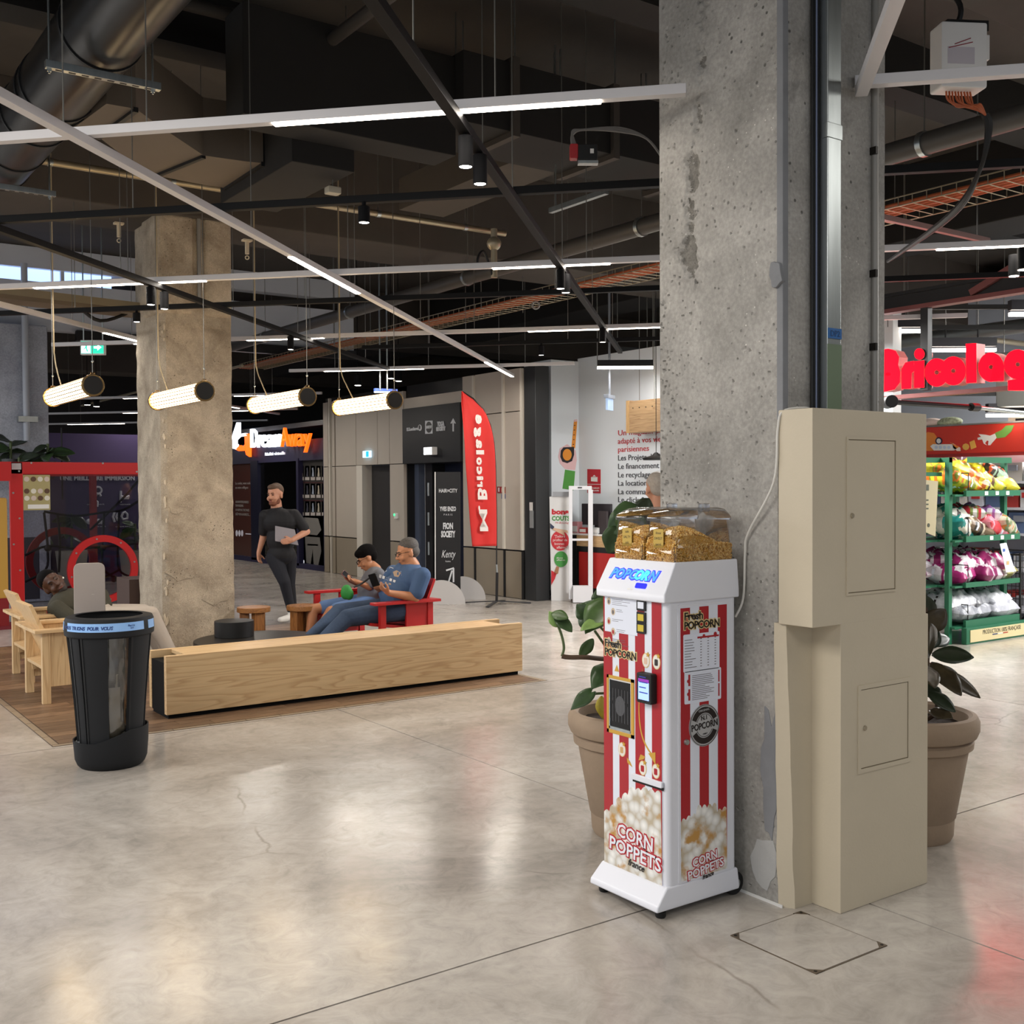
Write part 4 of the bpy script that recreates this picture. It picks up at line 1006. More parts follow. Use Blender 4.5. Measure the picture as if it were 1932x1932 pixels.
# ------------------------------------------------------------------ ducts, pipes, trays
M_DUCT = mat('duct_black', '#2b2a29', .30, .55, var=.08, vscale=2); M_DRING = mat('duct_ring', '#121212', .5)
du = thing('round_air_duct', 'big glossy black round air duct with ring joints under the ceiling', 'duct', (1.62, 6.5, 4.1))
MB().cyl((1.62, 3.0, 4.1), (1.62, 8.9, 4.1), .218, n=56).build('pipe', M_DUCT, du)
for y in (4.9, 6.05, 7.03, 7.16, 7.62, 8.3, 8.88):
    MB().cyl((1.62, y - .012, 4.1), (1.62, y + .012, 4.1), .2265, n=56).build('ring_joint', M_DRING, du)
for y, x0, x1, lb in ((6.0, 1.32, 1.91, 'slotted metal rail hung under the big round duct'), (8.6, 1.0, 1.95, 'slotted metal rail at the far end of the round duct')):
    t = thing('support_rail', lb, 'rail', (1.62, y, 3.83))
    rl = MB().box((x0, y - .02, 3.815), (x1, y + .02, 3.855)).build('channel', M_STEEL, t, bevel=.002)
    n = int((x1 - x0 - .06) / .065)
    for k in range(n): MB().box((x0 + .05 + .065 * k, y - .007, 3.8135), (x0 + .085 + .065 * k, y + .007, 3.816)).build('slot', M_BLACK, rl)
    for x in (x0 + .02, x1 - .04): MB().cyl((x, y, 3.79), (x, y, 5.25), .006, n=6).build('threaded_rod', M_STEEL, t); MB().cyl((x, y, 3.80), (x, y, 3.815), .012, n=6).build('nut', M_STEEL, t)
# rectangular duct with an offset
M_DSQ = mat('duct_taupe', '#5d5348', .7, var=.06, vscale=2)
top = [(1.83, 6.76), (2.0, 6.75), (2.2, 6.97), (2.66, 7.43), (2.94, 7.40), (3.07, 7.37)]; bot = [(1.78, 7.31), (1.95, 7.42), (2.15, 7.68), (2.53, 8.1), (2.95, 8.15), (3.08, 8.14)]
sq = thing('square_air_duct', 'taupe rectangular air duct stepping sideways under the ceiling', 'duct', (2.5, 7.5, 3.95))
MB().loft([[(a[0], a[1], 3.95), (b[0], b[1], 3.95), (b[0], b[1], 4.35), (a[0], a[1], 4.35)] for a, b in zip(top, bot)]).build('duct_run', M_DSQ, sq, smooth=False)
for k in (1, 3, 5): 
    a, b = top[k], bot[k]; MB().bar((a[0], a[1], 3.945), (b[0], b[1], 3.945), .03, .03).build('joint', M_DRING, sq)
MB().box((3.08, 6.9, 3.85), (3.55, 8.25, 4.6)).build('plenum_box', M_CEILD, sq, bevel=.01)
MB().box((2.62, 6.6, 4.0), (4.2, 6.9, 4.7)).build('branch_box', M_CEILD, sq, bevel=.01)
d3 = thing('square_air_duct', 'dark square air duct running from the plenum towards the near column', 'duct', (6.2, 6.85, 4.25))
MB().box((4.2, 6.5, 4.22), (8.6, 7.15, 4.72)).build('duct_run', M_CEILD, d3, bevel=.006)
for k in range(5):
    x = 4.6 + .95 * k; MB().box((x, 6.46, 4.18), (x + .06, 7.19, 4.75)).build('flange', M_CEILB, d3)
    for y in (6.48, 7.17): MB().cyl((x + .03, y, 4.2), (x + .03, y, 5.25), .006, n=5).build('threaded_rod', M_STEEL, d3)
MB().box((5.2, 7.15, 4.3), (5.7, 9.2, 4.6)).build('branch_run', M_CEILB, d3, bevel=.006)
def xpipe(name, lb, Y, z, r, x0, x1, m, cat='pipe', clips=0):
    t = thing(name, lb, cat, ((x0 + x1) / 2, Y, z)); MB().cyl((x0, Y, z), (x1, Y, z), r, n=14).build('tube', m, t)
    for k in range(clips):
        x = x0 + (x1 - x0) * (k + .5) / clips; MB().cyl((x - .02, Y, z), (x + .02, Y, z), r * 1.15, n=14).build('clip', M_STEEL, t); MB().cyl((x, Y, z), (x, Y, 5.25), .005, n=5).build('hanger', M_WIRE, t)
    return t
def ypipe(name, lb, X, z, r, y0, y1, m, cat='pipe', clips=0):
    t = thing(name, lb, cat, (X, (y0 + y1) / 2, z)); MB().cyl((X, y0, z), (X, y1, z), r, n=14).build('tube', m, t)
    for k in range(clips):
        y = y0 + (y1 - y0) * (k + .5) / clips; MB().cyl((X, y - .02, z), (X, y + .02, z), r * 1.15, n=14).build('clip', M_STEEL, t); MB().cyl((X, y, z), (X, y, 5.25), .005, n=5).build('hanger', M_WIRE, t)
    return t
M_PIPED = mat('pipe_dark', '#3a3530', .6); M_PIPEB = mat('pipe_bright', '#9c9078', .35, .5)
xpipe('ceiling_pipe', 'dark pipe running close under the ceiling above the nearest light bar', 7.07, 4.8, .045, -3, 9, M_PIPED, clips=4)
xpipe('ceiling_pipe', 'bright bare metal pipe beyond the taupe duct', 9.43, 4.3, .030, 1.6, 6.6, M_PIPEB, clips=5)
ypipe('ceiling_pipe', 'dark pipe slanting up to the nearest black rail', 3.24, 4.6, .042, 4.6, 9.0, M_PIPED, clips=2)
ypipe('ceiling_pipe', 'fat dark grey pipe beside the cable tray over the shop front', 6.5, 3.92, .075, 3, 17, mat('pipe_grey', '#4b4844', .5, .2), clips=5)
ypipe('ceiling_pipe', 'thin pale pipe over the VR shop entrance', 5.9, 3.4, .02, 15, 24, M_PIPEB, clips=3)
# cable tray with orange cables
ct = thing('cable_tray', 'wire mesh cable tray full of orange cables over the shop front', 'tray', (7.65, 9, 3.82))
for x in (7.42, 7.88): 
    for z in (3.82, 3.89): MB().cyl((x, 1.5, z), (x, 19, z), .006, n=5).build('side_wire', M_PIPEB, ct)
mb = MB()
for k in range(140):
    y = 1.5 + .125 * k; mb.tube([(7.42, y, 3.89), (7.42, y, 3.82), (7.88, y, 3.82), (7.88, y, 3.89)], .0045, 4)
stuff(mb.build('mesh_wires', M_PIPEB, ct))
r = random.Random(4); M_ORA = mat('cable_orange', '#a8552f', .5)
for k in range(6):
    x = 7.45 + .05 * k; MB().tube(path([(x + r.uniform(-.015, .015), 1.6 + 2.2 * i, 3.838 + r.uniform(0, .012)) for i in range(9)], 4), .014, 6).build('orange_cable', M_ORA, ct)
for y in (3, 7, 11, 15): 
    MB().cyl((7.34, y, 3.8), (7.34, y, 5.25), .006, n=5).build('hanger', M_WIRE, ct); MB().cyl((7.96, y, 3.8), (7.96, y, 5.25), .006, n=5).build('hanger', M_WIRE, ct)
ct = thing('cable_tray', 'brown cable tray left of the far column', 'tray', (1.5, 12.5, 3.3))
a, b = g(-20, 560, 3.42), g(262, 592, 3.42)
MB().bar(a, b, .32, .05).build('tray', mat('tray_brown', '#6f614e', .6), ct, bevel=.004)
for s_ in (-1, 1):
    o_ = Vector((0, .16 * s_, .05)); MB().bar(a + o_, b + o_, .012, .07).build('side_rail', M_PIPEB, ct)
MB().tube(path([a + V(.3, 0, .05), (a + b) / 2 + V(0, 0, .06), (a + b) / 2 + V(.3, 0, -.12), b + V(0, 0, .06)]), .018, 6).build('black_cable', M_BLACK, ct)
# junction box with orange leads
c = dep(1800, 112, 5.3); FB = frame(c, (.87, -.49, 0), (0, 0, 1))
jb = thing('junction_box', 'white electrical box with orange cables hanging from the ceiling', 'box', c)
MB().prism(rrect(-.115, -.17, .115, .14, .012), FB, .10, -.02).build('case', M_WHITE, jb, bevel=.008)
MB().box((.115, -.02, .0), (.15, .10, .06), FB).build('side_flap', M_WHITE, jb, bevel=.005)
mb = MB(); mb.prism(rect(-.085, -.06, .05, .02), FB, .101).build('label', mat('label_pale', '#bdb6bb', .5), jb)
for k, (x, y, w) in enumerate(((-.08, .012, .12), (-.05, .03, .08))): MB().prism([(x, y), (x + w, y + .03), (x + w, y + .034), (x, y + .004)], FB, .1025).build('red_line', mat('line_red', '#8c2830', .5), jb)

for k in range(9):
    x = -.06 + .015 * k
    MB().tube(path([FB @ V(x, -.17, .04), FB @ V(x + .02, -.22 - .01 * (k % 3), .04), FB @ V(.10, -.25 + .008 * (k % 3), .03 + .004 * k), FB @ V(.15, -.27, .02)]), .0055, 6).build('orange_lead', M_ORA, jb)
for k in range(4):
    MB().tube(path([FB @ V(.14 + .008 * k, -.26, .01), FB @ V(.17 + .006 * k, -.33, 0), FB @ V(.19, -.5, -.1), FB @ V(.24 + .01 * k, -.62, -.5), FB @ V(.5, -.6, -1.8)]), .011, 6).build('black_sleeve', M_BLACK, jb)
MB().tube(path([FB @ V(0, .14, 0), FB @ V(.02, .25, .02), FB @ V(-.05, .5, -.1), FB @ V(-.1, 1.0, -.2)]), .014, 6).build('black_sleeve', M_BLACK, jb)
MB().box((-.05, .13, -.03), (.16, .18, .03), FB).build('bracket', M_CEILD, jb)
# red and black actuator
c = dep(1100, 292, 6.0); FA = frame(c, RR, (0, 0, 1)); ac = thing('damper_actuator', 'small black and red actuator on the dark beam with grey cables', 'actuator', c)
MB().prism(rrect(-.03, -.045, .075, .04, .008), FA, .06).build('body', M_BLACK, ac, bevel=.004)
MB().prism(rrect(-.075, -.035, -.03, .045, .008), FA, .055).build('red_lever', mat('lever_red', '#a3262a', .4), ac, bevel=.004)
MB().prism(rect(.035, -.01, .055, .015), FA, .0615).build('label', M_WHITE, ac)
for k in range(3): MB().tube(path([FA @ V(-.06 + .01 * k, .04, .02), FA @ V(-.06, .10 + .01 * k, .02), FA @ V(0, .13, .02), FA @ V(.2, .12 + .01 * k, .02), FA @ V(.35, .08, .02), FA @ V(.45, -.05, .02)]), .007, 6).build('cable', mat('grey_lead', '#6d6a66', .5), ac)
MB().box((-.03, -.06, .0), (.08, -.045, .05), FA).build('bracket', M_STEEL, ac)
# ceiling smoke beams and small fixtures
for k, (x, y, Z, lb) in enumerate(((224, 430, 9.5, 'white rod fixing under the ceiling left of the far column'), (466, 462, 9.5, 'white rod fixing under the ceiling right of the far column'))):
    c = dep(x, y, Z); t = thing('ceiling_anchor', lb, 'fixture', c)
    MB().cyl(c + V(0, 0, .03), c + V(0, 0, -.08), .018, n=12).build('sleeve', mat('plastic_cream', '#b9ad97', .5), t); MB().box(c + V(-.04, -.03, .03), c + V(.04, .03, .045)).build('plate', mat('plastic_cream', '#b9ad97', .5), t)
    MB().tube([c + V(0, 0, -.11) + Vector(RR) * (.016 * math.cos(a_)) + V(0, 0, .016 * math.sin(a_)) for a_ in np.linspace(0, 6.28, 13)], .005, 5).build('ring', mat('plastic_cream', '#b9ad97', .5), t)
for k, (x, y, Z, lb) in enumerate(((628, 360, 7.8, 'small clear junction box under the ceiling by the plenum'), (1688, 398, 9., 'pale emergency lamp beneath the cable tray right of the near column'))):
    c = dep(x, y, Z); t = thing('ceiling_box', lb, 'box', c); MB().box(c + V(-.05, -.04, -.025), c + V(.05, .04, .025)).build('case', mat('box_clear', '#b3ac9a', .3), t, bevel=.008); MB().cyl(c + V(0, 0, .02), c + V(0, 0, .9), .005, n=5).build('stem', M_WIRE, t)
c = dep(932, 455, 9.0); t = thing('wall_valve', 'white valve head at the end of the bright pipe', 'valve', c)
MB().cyl(c + V(0, 0, .10), c + V(0, 0, -.30), .028, n=10).build('riser', M_PIPEB, t); MB().ell(c + V(0, 0, -.02), .06, nu=10, nv=8).build('body', M_PIPEB, t); MB().tube(path([c + V(-.02, 0, -.28), c + V(-.1, 0, -.1), c + V(-.16, 0, -.16), c + V(-.16, 0, -.24)]), .012, 6).build('hose', M_BLACK, t)
for k, (x, y, L_, lb) in enumerate(((645, 275, .35, 'slotted rail end hanging right of the plenum'), (1090, 380, .7, 'long slotted rail hanging beyond the black diagonal rail'), (1755, 430, 1.6, 'pinkish slotted rail hanging over the shop entrance'))):
    c = dep(x, y, 8.5); d_ = Vector((0, 1, 0)) if k < 2 else Vector((1, 0, 0)); t = thing('support_rail', lb, 'rail', c)
    MB().bar(c - d_ * L_ / 2, c + d_ * L_ / 2, .04, .04).build('channel', M_STEEL if k < 2 else mat('rail_pink', '#8c6f6c', .5), t); MB().cyl(c + d_ * L_ * .4, c + d_ * L_ * .4 + V(0, 0, 1.3), .006, n=5).build('threaded_rod', M_STEEL, t)
c = dep(1011, 576, 12.5); t = thing('ceiling_ring', 'pale round ring fixed to the dark beam', 'ring', c); MB().tube([c + Vector(RR) * (.04 * math.cos(a_)) + V(0, 0, .04 * math.sin(a_)) for a_ in np.linspace(0, 6.28, 21)[:-1]], .011, 6, closed=True).build('loop', mat('ring_grey', '#8d8d8a', .5), t)
# ================================================================== SEATING AREA FURNITURE
WX = mat_wood('ash_x', '#cfb083', '#b9966a', 0, .8, .42, .45); WY = mat_wood('ash_y', '#d2b488', '#bd9c70', 1, 1., .42, .45); WZ = mat_wood('ash_z', '#d0b184', '#bb996d', 2, 1., .42, .45)
M_BENCHB = mat('bench_black', '#0a0a0a', .8, spec=.15)
be = thing('long_bench', 'long light ash bench with a black recessed core', 'bench', (4.0, 7.93, 0))
MB().box((2.45, 7.735, .035), (5.572, 7.785, .455)).build('front_board', WX, be, bevel=.003)
MB().box((2.45, 8.085, .035), (5.572, 8.135, .455)).build('back_board', WX, be, bevel=.003)
MB().box((2.60, 7.785, .425), (5.40, 8.085, .453)).build('seat_board', WX, be, bevel=.004)
MB().box((2.455, 7.787, .03), (5.565, 8.083, .40)).build('core', M_BENCHB, be)
MB().box((2.47, 7.76, 0), (5.54, 8.11, .034)).build('plinth', M_BENCHB, be)

def armchair(label, loc, rot, w, mats, cat_grp=None):
    mx, my, mz = mats
    t = thing('armchair', label, 'armchair', (0, 0, 0), cat_grp, local=True); h = w / 2
    for s in (-1, 1):
        MB().box((-.31, s * (h - .075) - .025, 0), (-.25, s * (h - .075) + .025, .55)).build('leg', mz, t, bevel=.003)
        MB().box((.20, s * (h - .075) - .025, 0), (.26, s * (h - .075) + .025, .55)).build('leg', mz, t, bevel=.003)
        MB().box((-.25, s * (h - .075) - .014, .13), (-.02, s * (h - .075) + .014, .55)).build('side_panel', mz, t, bevel=.002)
        MB().box((-.37, s * (h - .055) - .055, .55), (.34, s * (h - .055) + .055, .576)).build('arm_rest', mx, t, bevel=.003)
        MB().bar((-.27, s * (h - .12), .22), (.24, s * (h - .12), .30), .03, .06).build('seat_rail', mx, t, bevel=.002)
    MB().box((-.37, -h + .11, .548), (-.27, h - .11, .574)).build('cross_board', my, t, bevel=.003)
    S = Matrix.Translation((-.30, 0, .26)) @ Matrix.Rotation(R(-8.5), 4, 'Y')
    MB().box((0, -h + .11, 0), (.64, h - .11, .028), S).build('seat', mx, t, bevel=.003)
    B = Matrix.Translation((-.17, 0, .28)) @ Matrix.Rotation(R(-23), 4, 'Y')
    MB().box((-.014, -h + .12, 0), (.014, h - .12, .52), B).build('backrest', mz, t, bevel=.003)
    t.location = loc; t.rotation_euler = (0, 0, R(rot)); return t
armchair('pale ash armchair nearest the litter bin', (2.17, 9.17, 0.003), 0, .74, (WX, WY, WZ), 'pale ash armchairs')
armchair('pale ash armchair in which the man in green sleeps', (2.27, 10.22, 0.003), 0, .74, (WX, WY, WZ), 'pale ash armchairs')
M_REDW = mat('red_lacquer', '#b02323', .4, var=.05, vscale=4)
armchair('double-width red armchair with the man and the boy', (5.10, 9.70, 0.003), 180, 1.56, (M_REDW,) * 3)

OAKX = mat_wood('oak_x', '#a67443', '#84562e', 0, 1.4, .45); OAKZ = mat_wood('oak_z', '#a06d3d', '#7d5029', 2, 1.4, .45)
def stool(label, loc, rot, first=None):
    t = thing('stool', label, 'stool', (0, 0, 0), 'round oak stools', local=True)
    MB().cyl((0, 0, .41), (0, 0, .46), .165, n=48).build('seat', OAKX, t, bevel=.006)
    for a in (20, 140, 260):
        M = Matrix.Rotation(R(a), 4, 'Z'); MB(M).box((.045, -.05, 0), (.135, .05, .412)).build('leg', OAKZ, t, bevel=.006)
    t.location = loc; t.rotation_euler = (0, 0, R(rot))
stool('round oak stool standing free in front of the walking man', (4.17, 10.38, .003), 15)
stool("round oak stool beside the boy's knee", (4.63, 10.22, .003), 60)
tb = thing('coffee_table', 'low black round coffee table with a raised drum', 'table', (3.75, 9.2, .003))
M_TBL = mat('table_black', '#17130f', .4, var=.2, vscale=6)
MB().cyl((3.75, 9.2, .27), (3.75, 9.2, .31), .57, n=72).build('top', M_TBL, tb, bevel=.008)
MB().cyl((3.75, 9.2, .003), (3.75, 9.2, .27), .40, n=48).build('base', M_BENCHB, tb)
MB().cyl((3.63, 9.50, .31), (3.63, 9.50, .452), .175, n=56).build('drum', mat('drum_black', '#0d0e0f', .5), tb, bevel=.004)

# ------------------------------------------------------------------ litter bin
bx, by = 1.79, 6.71
fw = Vector((-bx, -by, 0)).normalized(); rt = Vector((-fw.y, fw.x, 0))
if rt.dot(Vector(RR)) < 0: rt = -rt
def bp(phi, r, z): return Vector((bx, by, z)) + fw * (r * math.cos(R(phi))) + rt * (r * math.sin(R(phi)))
M_BIN = mat('bin_black', '#1b1c1e', .68, spec=.3, bump=.05, bscale=200); M_BIN2 = mat('bin_inner', '#101113', .6)
M_LBL = mat('label_blue', '#8ab4e6', .45); M_LBI = mat('label_ink', '#1d3a78', .5)
bn = thing('litter_bin', 'dark grey litter bin with a pale blue band standing by the inlay', 'bin', (bx, by, 0))
def shell(phi0, phi1, prof, th, n=10):
    """curved panel: prof is [(r, z)], th thickness"""
    rings = []
    for r, z in prof:
        o = [bp(phi0 + (phi1 - phi0) * i / n, r, z) for i in range(n + 1)]; q = [bp(phi1 - (phi1 - phi0) * i / n, r - th, z) for i in range(n + 1)]
        rings.append(o + q)
    return MB().loft(rings)
def band(prof, th, n=64):
    rings = []
    for r, z in prof: rings.append([bp(360 * i / n, r, z) for i in range(n)])
    for r, z in prof[::-1]: rings.append([bp(360 * i / n, r - th, z) for i in range(n)])
    rings.append(rings[0]); return MB().loft(rings, caps=False)
band([(.238, .78), (.253, .79), (.256, .82), (.252, .875), (.244, .893), (.225, .898)], .035).build('rim', M_BIN, bn)
for p0, p1 in ((-64, 48), (58, 78), (100, 170), (190, 280)):
    shell(p0, p1, [(.2575, .823), (.2545, .872)], .003, 14).build('blue_label', M_LBL, bn)
def band_text(s, phi0, size, m, r=.2585, z=.836, parent=None):
    ph = phi0
    for ch in s:
        if ch != ' ':
            p = bp(ph, r, z); n = (p - Vector((bx, by, z))).normalized(); x = Vector((0, 0, 1)).cross(n)
            text(ch, size, m, frame(p, x, (0, 0, 1)), parent, ext=.0004, bold=.0006, shear=.15, name='letter')
        ph += math.degrees(size * (.62 if ch not in 'I ' else .36) / r)
band_text('NOUS TRIONS POUR VOUS', -68, .028, M_LBI, parent=bn)
band_text('Paris', 24, .014, M_LBI, z=.850, parent=bn); band_text('tri', 27, .012, M_LBI, z=.836, parent=bn)
pr = [(.184, .10), (.189, .2), (.203, .4), (.220, .6), (.238, .79)]
for p0, p1 in ((-39, -3), (33, 72), (-64, -46), (100, 138), (160, 200), (225, 262)):
    shell(p0, p1, pr, .012, 8).build('side_panel', M_BIN, bn)
for ph in (-42, -66, 30, 75, 97, 141, 157, 203, 222, 265):
    shell(ph, ph + 3, [(r + .004, z) for r, z in pr], .03, 2).build('rib', M_BIN2, bn)
# base bowl with a dipping edge
n = 72; rings = []
def dip(ph):
    a = (ph + 180) % 360 - 180
    return .235 if abs(a - 70) < 40 else .165 + .07 * max(0, 1 - max(0, abs(a - 70) - 40) / 55)
for r_, f_ in ((.0, 0), (.175, 0), (.192, .018), (.205, .05), (.212, .14), (.215, 1)):
    rings.append([bp(360 * i / n, max(r_, .001), dip(360 * i / n) if f_ == 1 else f_) for i in range(n)])
rings.append([bp(360 * i / n, .208, dip(360 * i / n)) for i in range(n)]); rings.append([bp(360 * i / n, .2, .05) for i in range(n)])
MB().loft(rings, caps=False).build('base_bowl', M_BIN, bn)
MB().cyl((bx, by, .05), (bx, by, .15), .2, n=40).build('base_disc', mat('bin_grey', '#6e7274', .4), bn)
# clear bag with scrap inside
M_BAG = mat_clear('clear_bag', '#cfcac0', .12, 1.2, .12)
r = random.Random(6); rings = []
for k in range(16):
    z = .16 + .66 * k / 15; rings.append([bp(360 * i / 40, (.145 + .055 * (k / 15)) * (1 + r.uniform(-.05, .05)), z) for i in range(40)])
MB().loft(rings, caps=False).build('bag', M_BAG, bn)
sc_ = blob('waste', [('e', bp(8, .09, .22), (.05, .05, .045)), ('e', bp(25, .11, .24), (.04, .045, .03)), ('e', bp(-20, .06, .20), (.05, .05, .03)), ('c', bp(10, .1, .24), .012, bp(22, .1, .55), .008)], .01, mat('waste_white', '#c9c2b6', .7, bump=.4, bscale=30), bn, 1)
MB().box((0, -.035, 0), (.003, .035, .26), frame(bp(8, .135, .48), bp(8, 1, 0) - bp(8, 0, 0), (0, 0, 1)) @ Matrix.Rotation(R(90), 4, 'X')).build('bag_fold', mat('bag_pale', '#b9b4ab', .5), bn)
# upright sign plate at the back of the rim
c = g(153, 1155, .9); c = bp(202, .26, .78)
ph = 204; P0 = frame(bp(ph, .275, .70), rt, (0, 0, 1))
MB().prism(rect(-.09, 0, .09, .30) [:2] + [(.09, .46)] + [(.09 - .035 * (1 - math.cos(R(a))), .46 + .035 * math.sin(R(a))) for a in (30, 60, 90)] + [(-.055, .495)] + [(-.09 + .035 * (1 - math.cos(R(a))), .46 + .035 * math.sin(R(a))) for a in (60, 30)] + [(-.09, .46)], P0, .03).build('sign_plate', mat('plate_greige', '#a1958c', .4), bn, bevel=.004)
text('----', .012, mat('plate_ink', '#d8d2cc', .4), P0 @ Matrix.Translation((.02, .30, .031)), bn)
# ================================================================== PEOPLE
SK1 = mat('skin_fair', '#c08a6e', .5); SK2 = mat('skin_warm', '#b67f5c', .5); SK3 = mat('skin_deep', '#4a2f23', .45); SK4 = mat('skin_boy', '#b07a58', .5)
LIP1 = mat('lips', '#9c5a50', .5); LIP3 = mat('lips_deep', '#6b3f38', .45); EYEW = mat('eye_dark', '#221915', .3)
def lm(c, fwd, up, k=1.):
    """head frame: x to the person's left-right, y forward, z up"""
    y = Vector(fwd).normalized(); z = Vector(up); z = (z - y * z.dot(y)).normalized(); x = y.cross(z); c = Vector(c)
    return Matrix(((x.x * k, y.x * k, z.x * k, c.x), (x.y * k, y.y * k, z.y * k, c.y), (x.z * k, y.z * k, z.z * k, c.z), (0, 0, 0, 1)))
def head_prims(M):
    k = M.to_scale()[0]; Rm = M.to_3x3().normalized().to_4x4()
    E_ = lambda c, r: ('e', M @ Vector(c), tuple(q * k for q in r), Rm)
    C_ = lambda a, ra, b, rb: ('c', M @ Vector(a), ra * k, M @ Vector(b), rb * k)
    return [E_((0, -.014, .035), (.075, .094, .084)), E_((0, .025, -.028), (.061, .066, .085)), E_((0, .036, -.078), (.042, .046, .036)),
            C_((0, .086, .010), .009, (0, .106, -.026), .014), E_((-.013, .094, -.03), (.012, .012, .010)), E_((.013, .094, -.03), (.012, .012, .010)),
            E_((0, .074, .022), (.048, .018, .011)), E_((.077, -.005, -.012), (.011, .02, .032)), E_((-.077, -.005, -.012), (.011, .02, .032)),
            E_((.036, .066, -.035), (.026, .02, .024)), E_((-.036, .066, -.035), (.026, .02, .024)), E_((0, .082, -.062), (.024, .012, .013))]
def face_bits(M, par, lip, brow, closed=False, brow_m=None):
    k = M.to_scale()[0]; Rm = M.to_3x3().normalized().to_4x4()
    for s in (-1, 1):
        MB().ell(M @ V(.029 * s, .083, .004), (.012 * k, .006 * k, (.0028 if closed else .006) * k), Rm, 10, 8).build('eye', EYEW, par)
        MB().tube([M @ V((.014 + .009 * i) * s, .093 - .004 * i, .022 + .003 * math.sin(i)) for i in range(4)], .0045 * k, 6).build('eyebrow', brow, par)
    MB().ell(M @ V(0, .093, -.062), (.021 * k, .006 * k, .006 * k), Rm, 12, 8).build('lips', lip, par)
def hand_prims(wrist, d, palm_n, curl=.5, k=1.):
    """palm, five fingers: d finger direction, palm_n side the fingers curl to"""
    d = Vector(d).normalized(); n = Vector(palm_n); n = (n - d * n.dot(d)).normalized(); s = d.cross(n); w = Vector(wrist); out = []
    out += [('c', w, .025 * k, w + d * .03 * k, .028 * k)]
    for i, o in enumerate((-.030, -.010, .010, .030)):
        root = w + d * .075 * k + s * o * k; L = (.030, .036, .034, .026)[i] * k
        out.append(('c', w + d * .025 * k + s * o * .7 * k, .016 * k, root, .0125 * k))
        a1 = curl * .9; d1 = d * math.cos(a1) + n * math.sin(a1); p1 = root + d1 * L
        a2 = curl * 2.0; d2 = d * math.cos(a2) + n * math.sin(a2); p2 = p1 + d2 * L * .85
        out += [('c', root, .0105 * k, p1, .0095 * k), ('c', p1, .0095 * k, p2, .0078 * k)]
    t0 = w + d * .03 * k - s * .03 * k; t1 = t0 + (d * .6 - s * .6 + n * .5).normalized() * .04 * k; t2 = t1 + (d * .8 - s * .1 + n * .6).normalized() * .032 * k
    out += [('c', t0, .014 * k, t1, .0115 * k), ('c', t1, .011 * k, t2, .009 * k)]
    return out
VOX = .0085
CR = Vector(RR); CU = V(0, 0, 1); CF = Vector((RF[0], RF[1], 0)).normalized()      # right, up, away: only used to state directions
# ---------------- walking man with a laptop
D0 = 13.5
def w(x, y, dz=0): return dep(x, y, D0 + dz)
base = g(545, 1170); wm = thing('person', 'bearded man in black polo walking with a grey laptop under his arm', 'person', (base.x, base.y, 0))
Mh = lm(w(519, 934), -CF * .95 - CR * .38 + V(0, 0, -.05), V(0, 0, 1) - CR * .05, 1.16)
rs, re_, rw = w(500, 973, -.02), w(497, 1012, .06), w(488, 1043, -.02)          # arm hanging on the image left
ls, le, lw = w(555, 972, .02), w(578, 1003, .02), w(551, 1019, -.16)            # arm holding the laptop
hl, hr = w(517, 1052, -.02), w(545, 1052, .04)
kf, af = w(537, 1098, -.12), w(549, 1150, -.05)
kb, ab = w(546, 1100, .16), w(553, 1146, .55)
torso = [('c', w(522, 966, .02), .075, w(521, 948, .01), .066), ('c', w(523, 966, .02), .07, w(528, 980), .11), ('e', w(528, 984), (.20, .125, .15), lm((0, 0, 0), -CF, CU)), ('e', w(530, 1018), (.165, .115, .17), lm((0, 0, 0), -CF, CU)), ('e', w(531, 1046), (.165, .115, .12), lm((0, 0, 0), -CF, CU))]
armsp = [('c', rs, .058, re_, .046), ('c', re_, .045, rw, .028), ('c', ls, .06, le, .048), ('c', le, .047, lw, .03)]
legsp = [('c', hl, .088, kf, .060), ('c', kf, .058, af, .038), ('c', hr, .088, kb, .060), ('c', kb, .058, ab, .038)]
shoe_f = w(543, 1165, -.12); shoe_f.z = .045
body = torso + armsp + legsp + head_prims(Mh) + hand_prims(rw, w(489, 1060, -.02) - rw, CR * .6 - CF * .2, .35) + hand_prims(lw, w(535, 1022, -.2) - lw, CF, .35)
wb = blob('body', body, VOX, SK1, wm)
face_bits(Mh, wb, LIP1, mat('brown_brow', '#5d3d2b', .6))
k = 1.16; Rm = Mh.to_3x3().normalized().to_4x4(); HB = mat('hair_brown', '#5b4636', .7, var=.2, vscale=60); BRD = mat('beard', '#7a4a34', .7, var=.2, vscale=80)
def hel(M, c, r): 
    k_ = M.to_scale()[0]; return ('e', M @ Vector(c), tuple(q * k_ for q in r), M.to_3x3().normalized().to_4x4())
blob('hair', [hel(Mh, (0, -.026, .052), (.077, .092, .078)), hel(Mh, (0, .02, .085), (.06, .07, .035))], .008, HB, wb, 2)
blob('beard', [hel(Mh, (0, .046, -.082), (.046, .048, .036)), hel(Mh, (.045, .018, -.06), (.018, .035, .04)), hel(Mh, (-.045, .018, -.06), (.018, .035, .04)), hel(Mh, (0, .09, -.048), (.026, .012, .007))], .007, BRD, wb, 2)
POLO = mat('polo_black', '#141316', .75, bump=.1, bscale=60); NAVY = mat('trousers_navy', '#15161e', .8)
infl = lambda prs, d: [(p[0], p[1], p[2] + d, p[3], p[4] + d) if p[0] == 'c' else (p[0], p[1], tuple(q + d for q in p[2]), p[3]) for p in prs]
sleeve = lambda a, b, f, r0, r1: ('c', a, r0, a.lerp(b, f), r1)
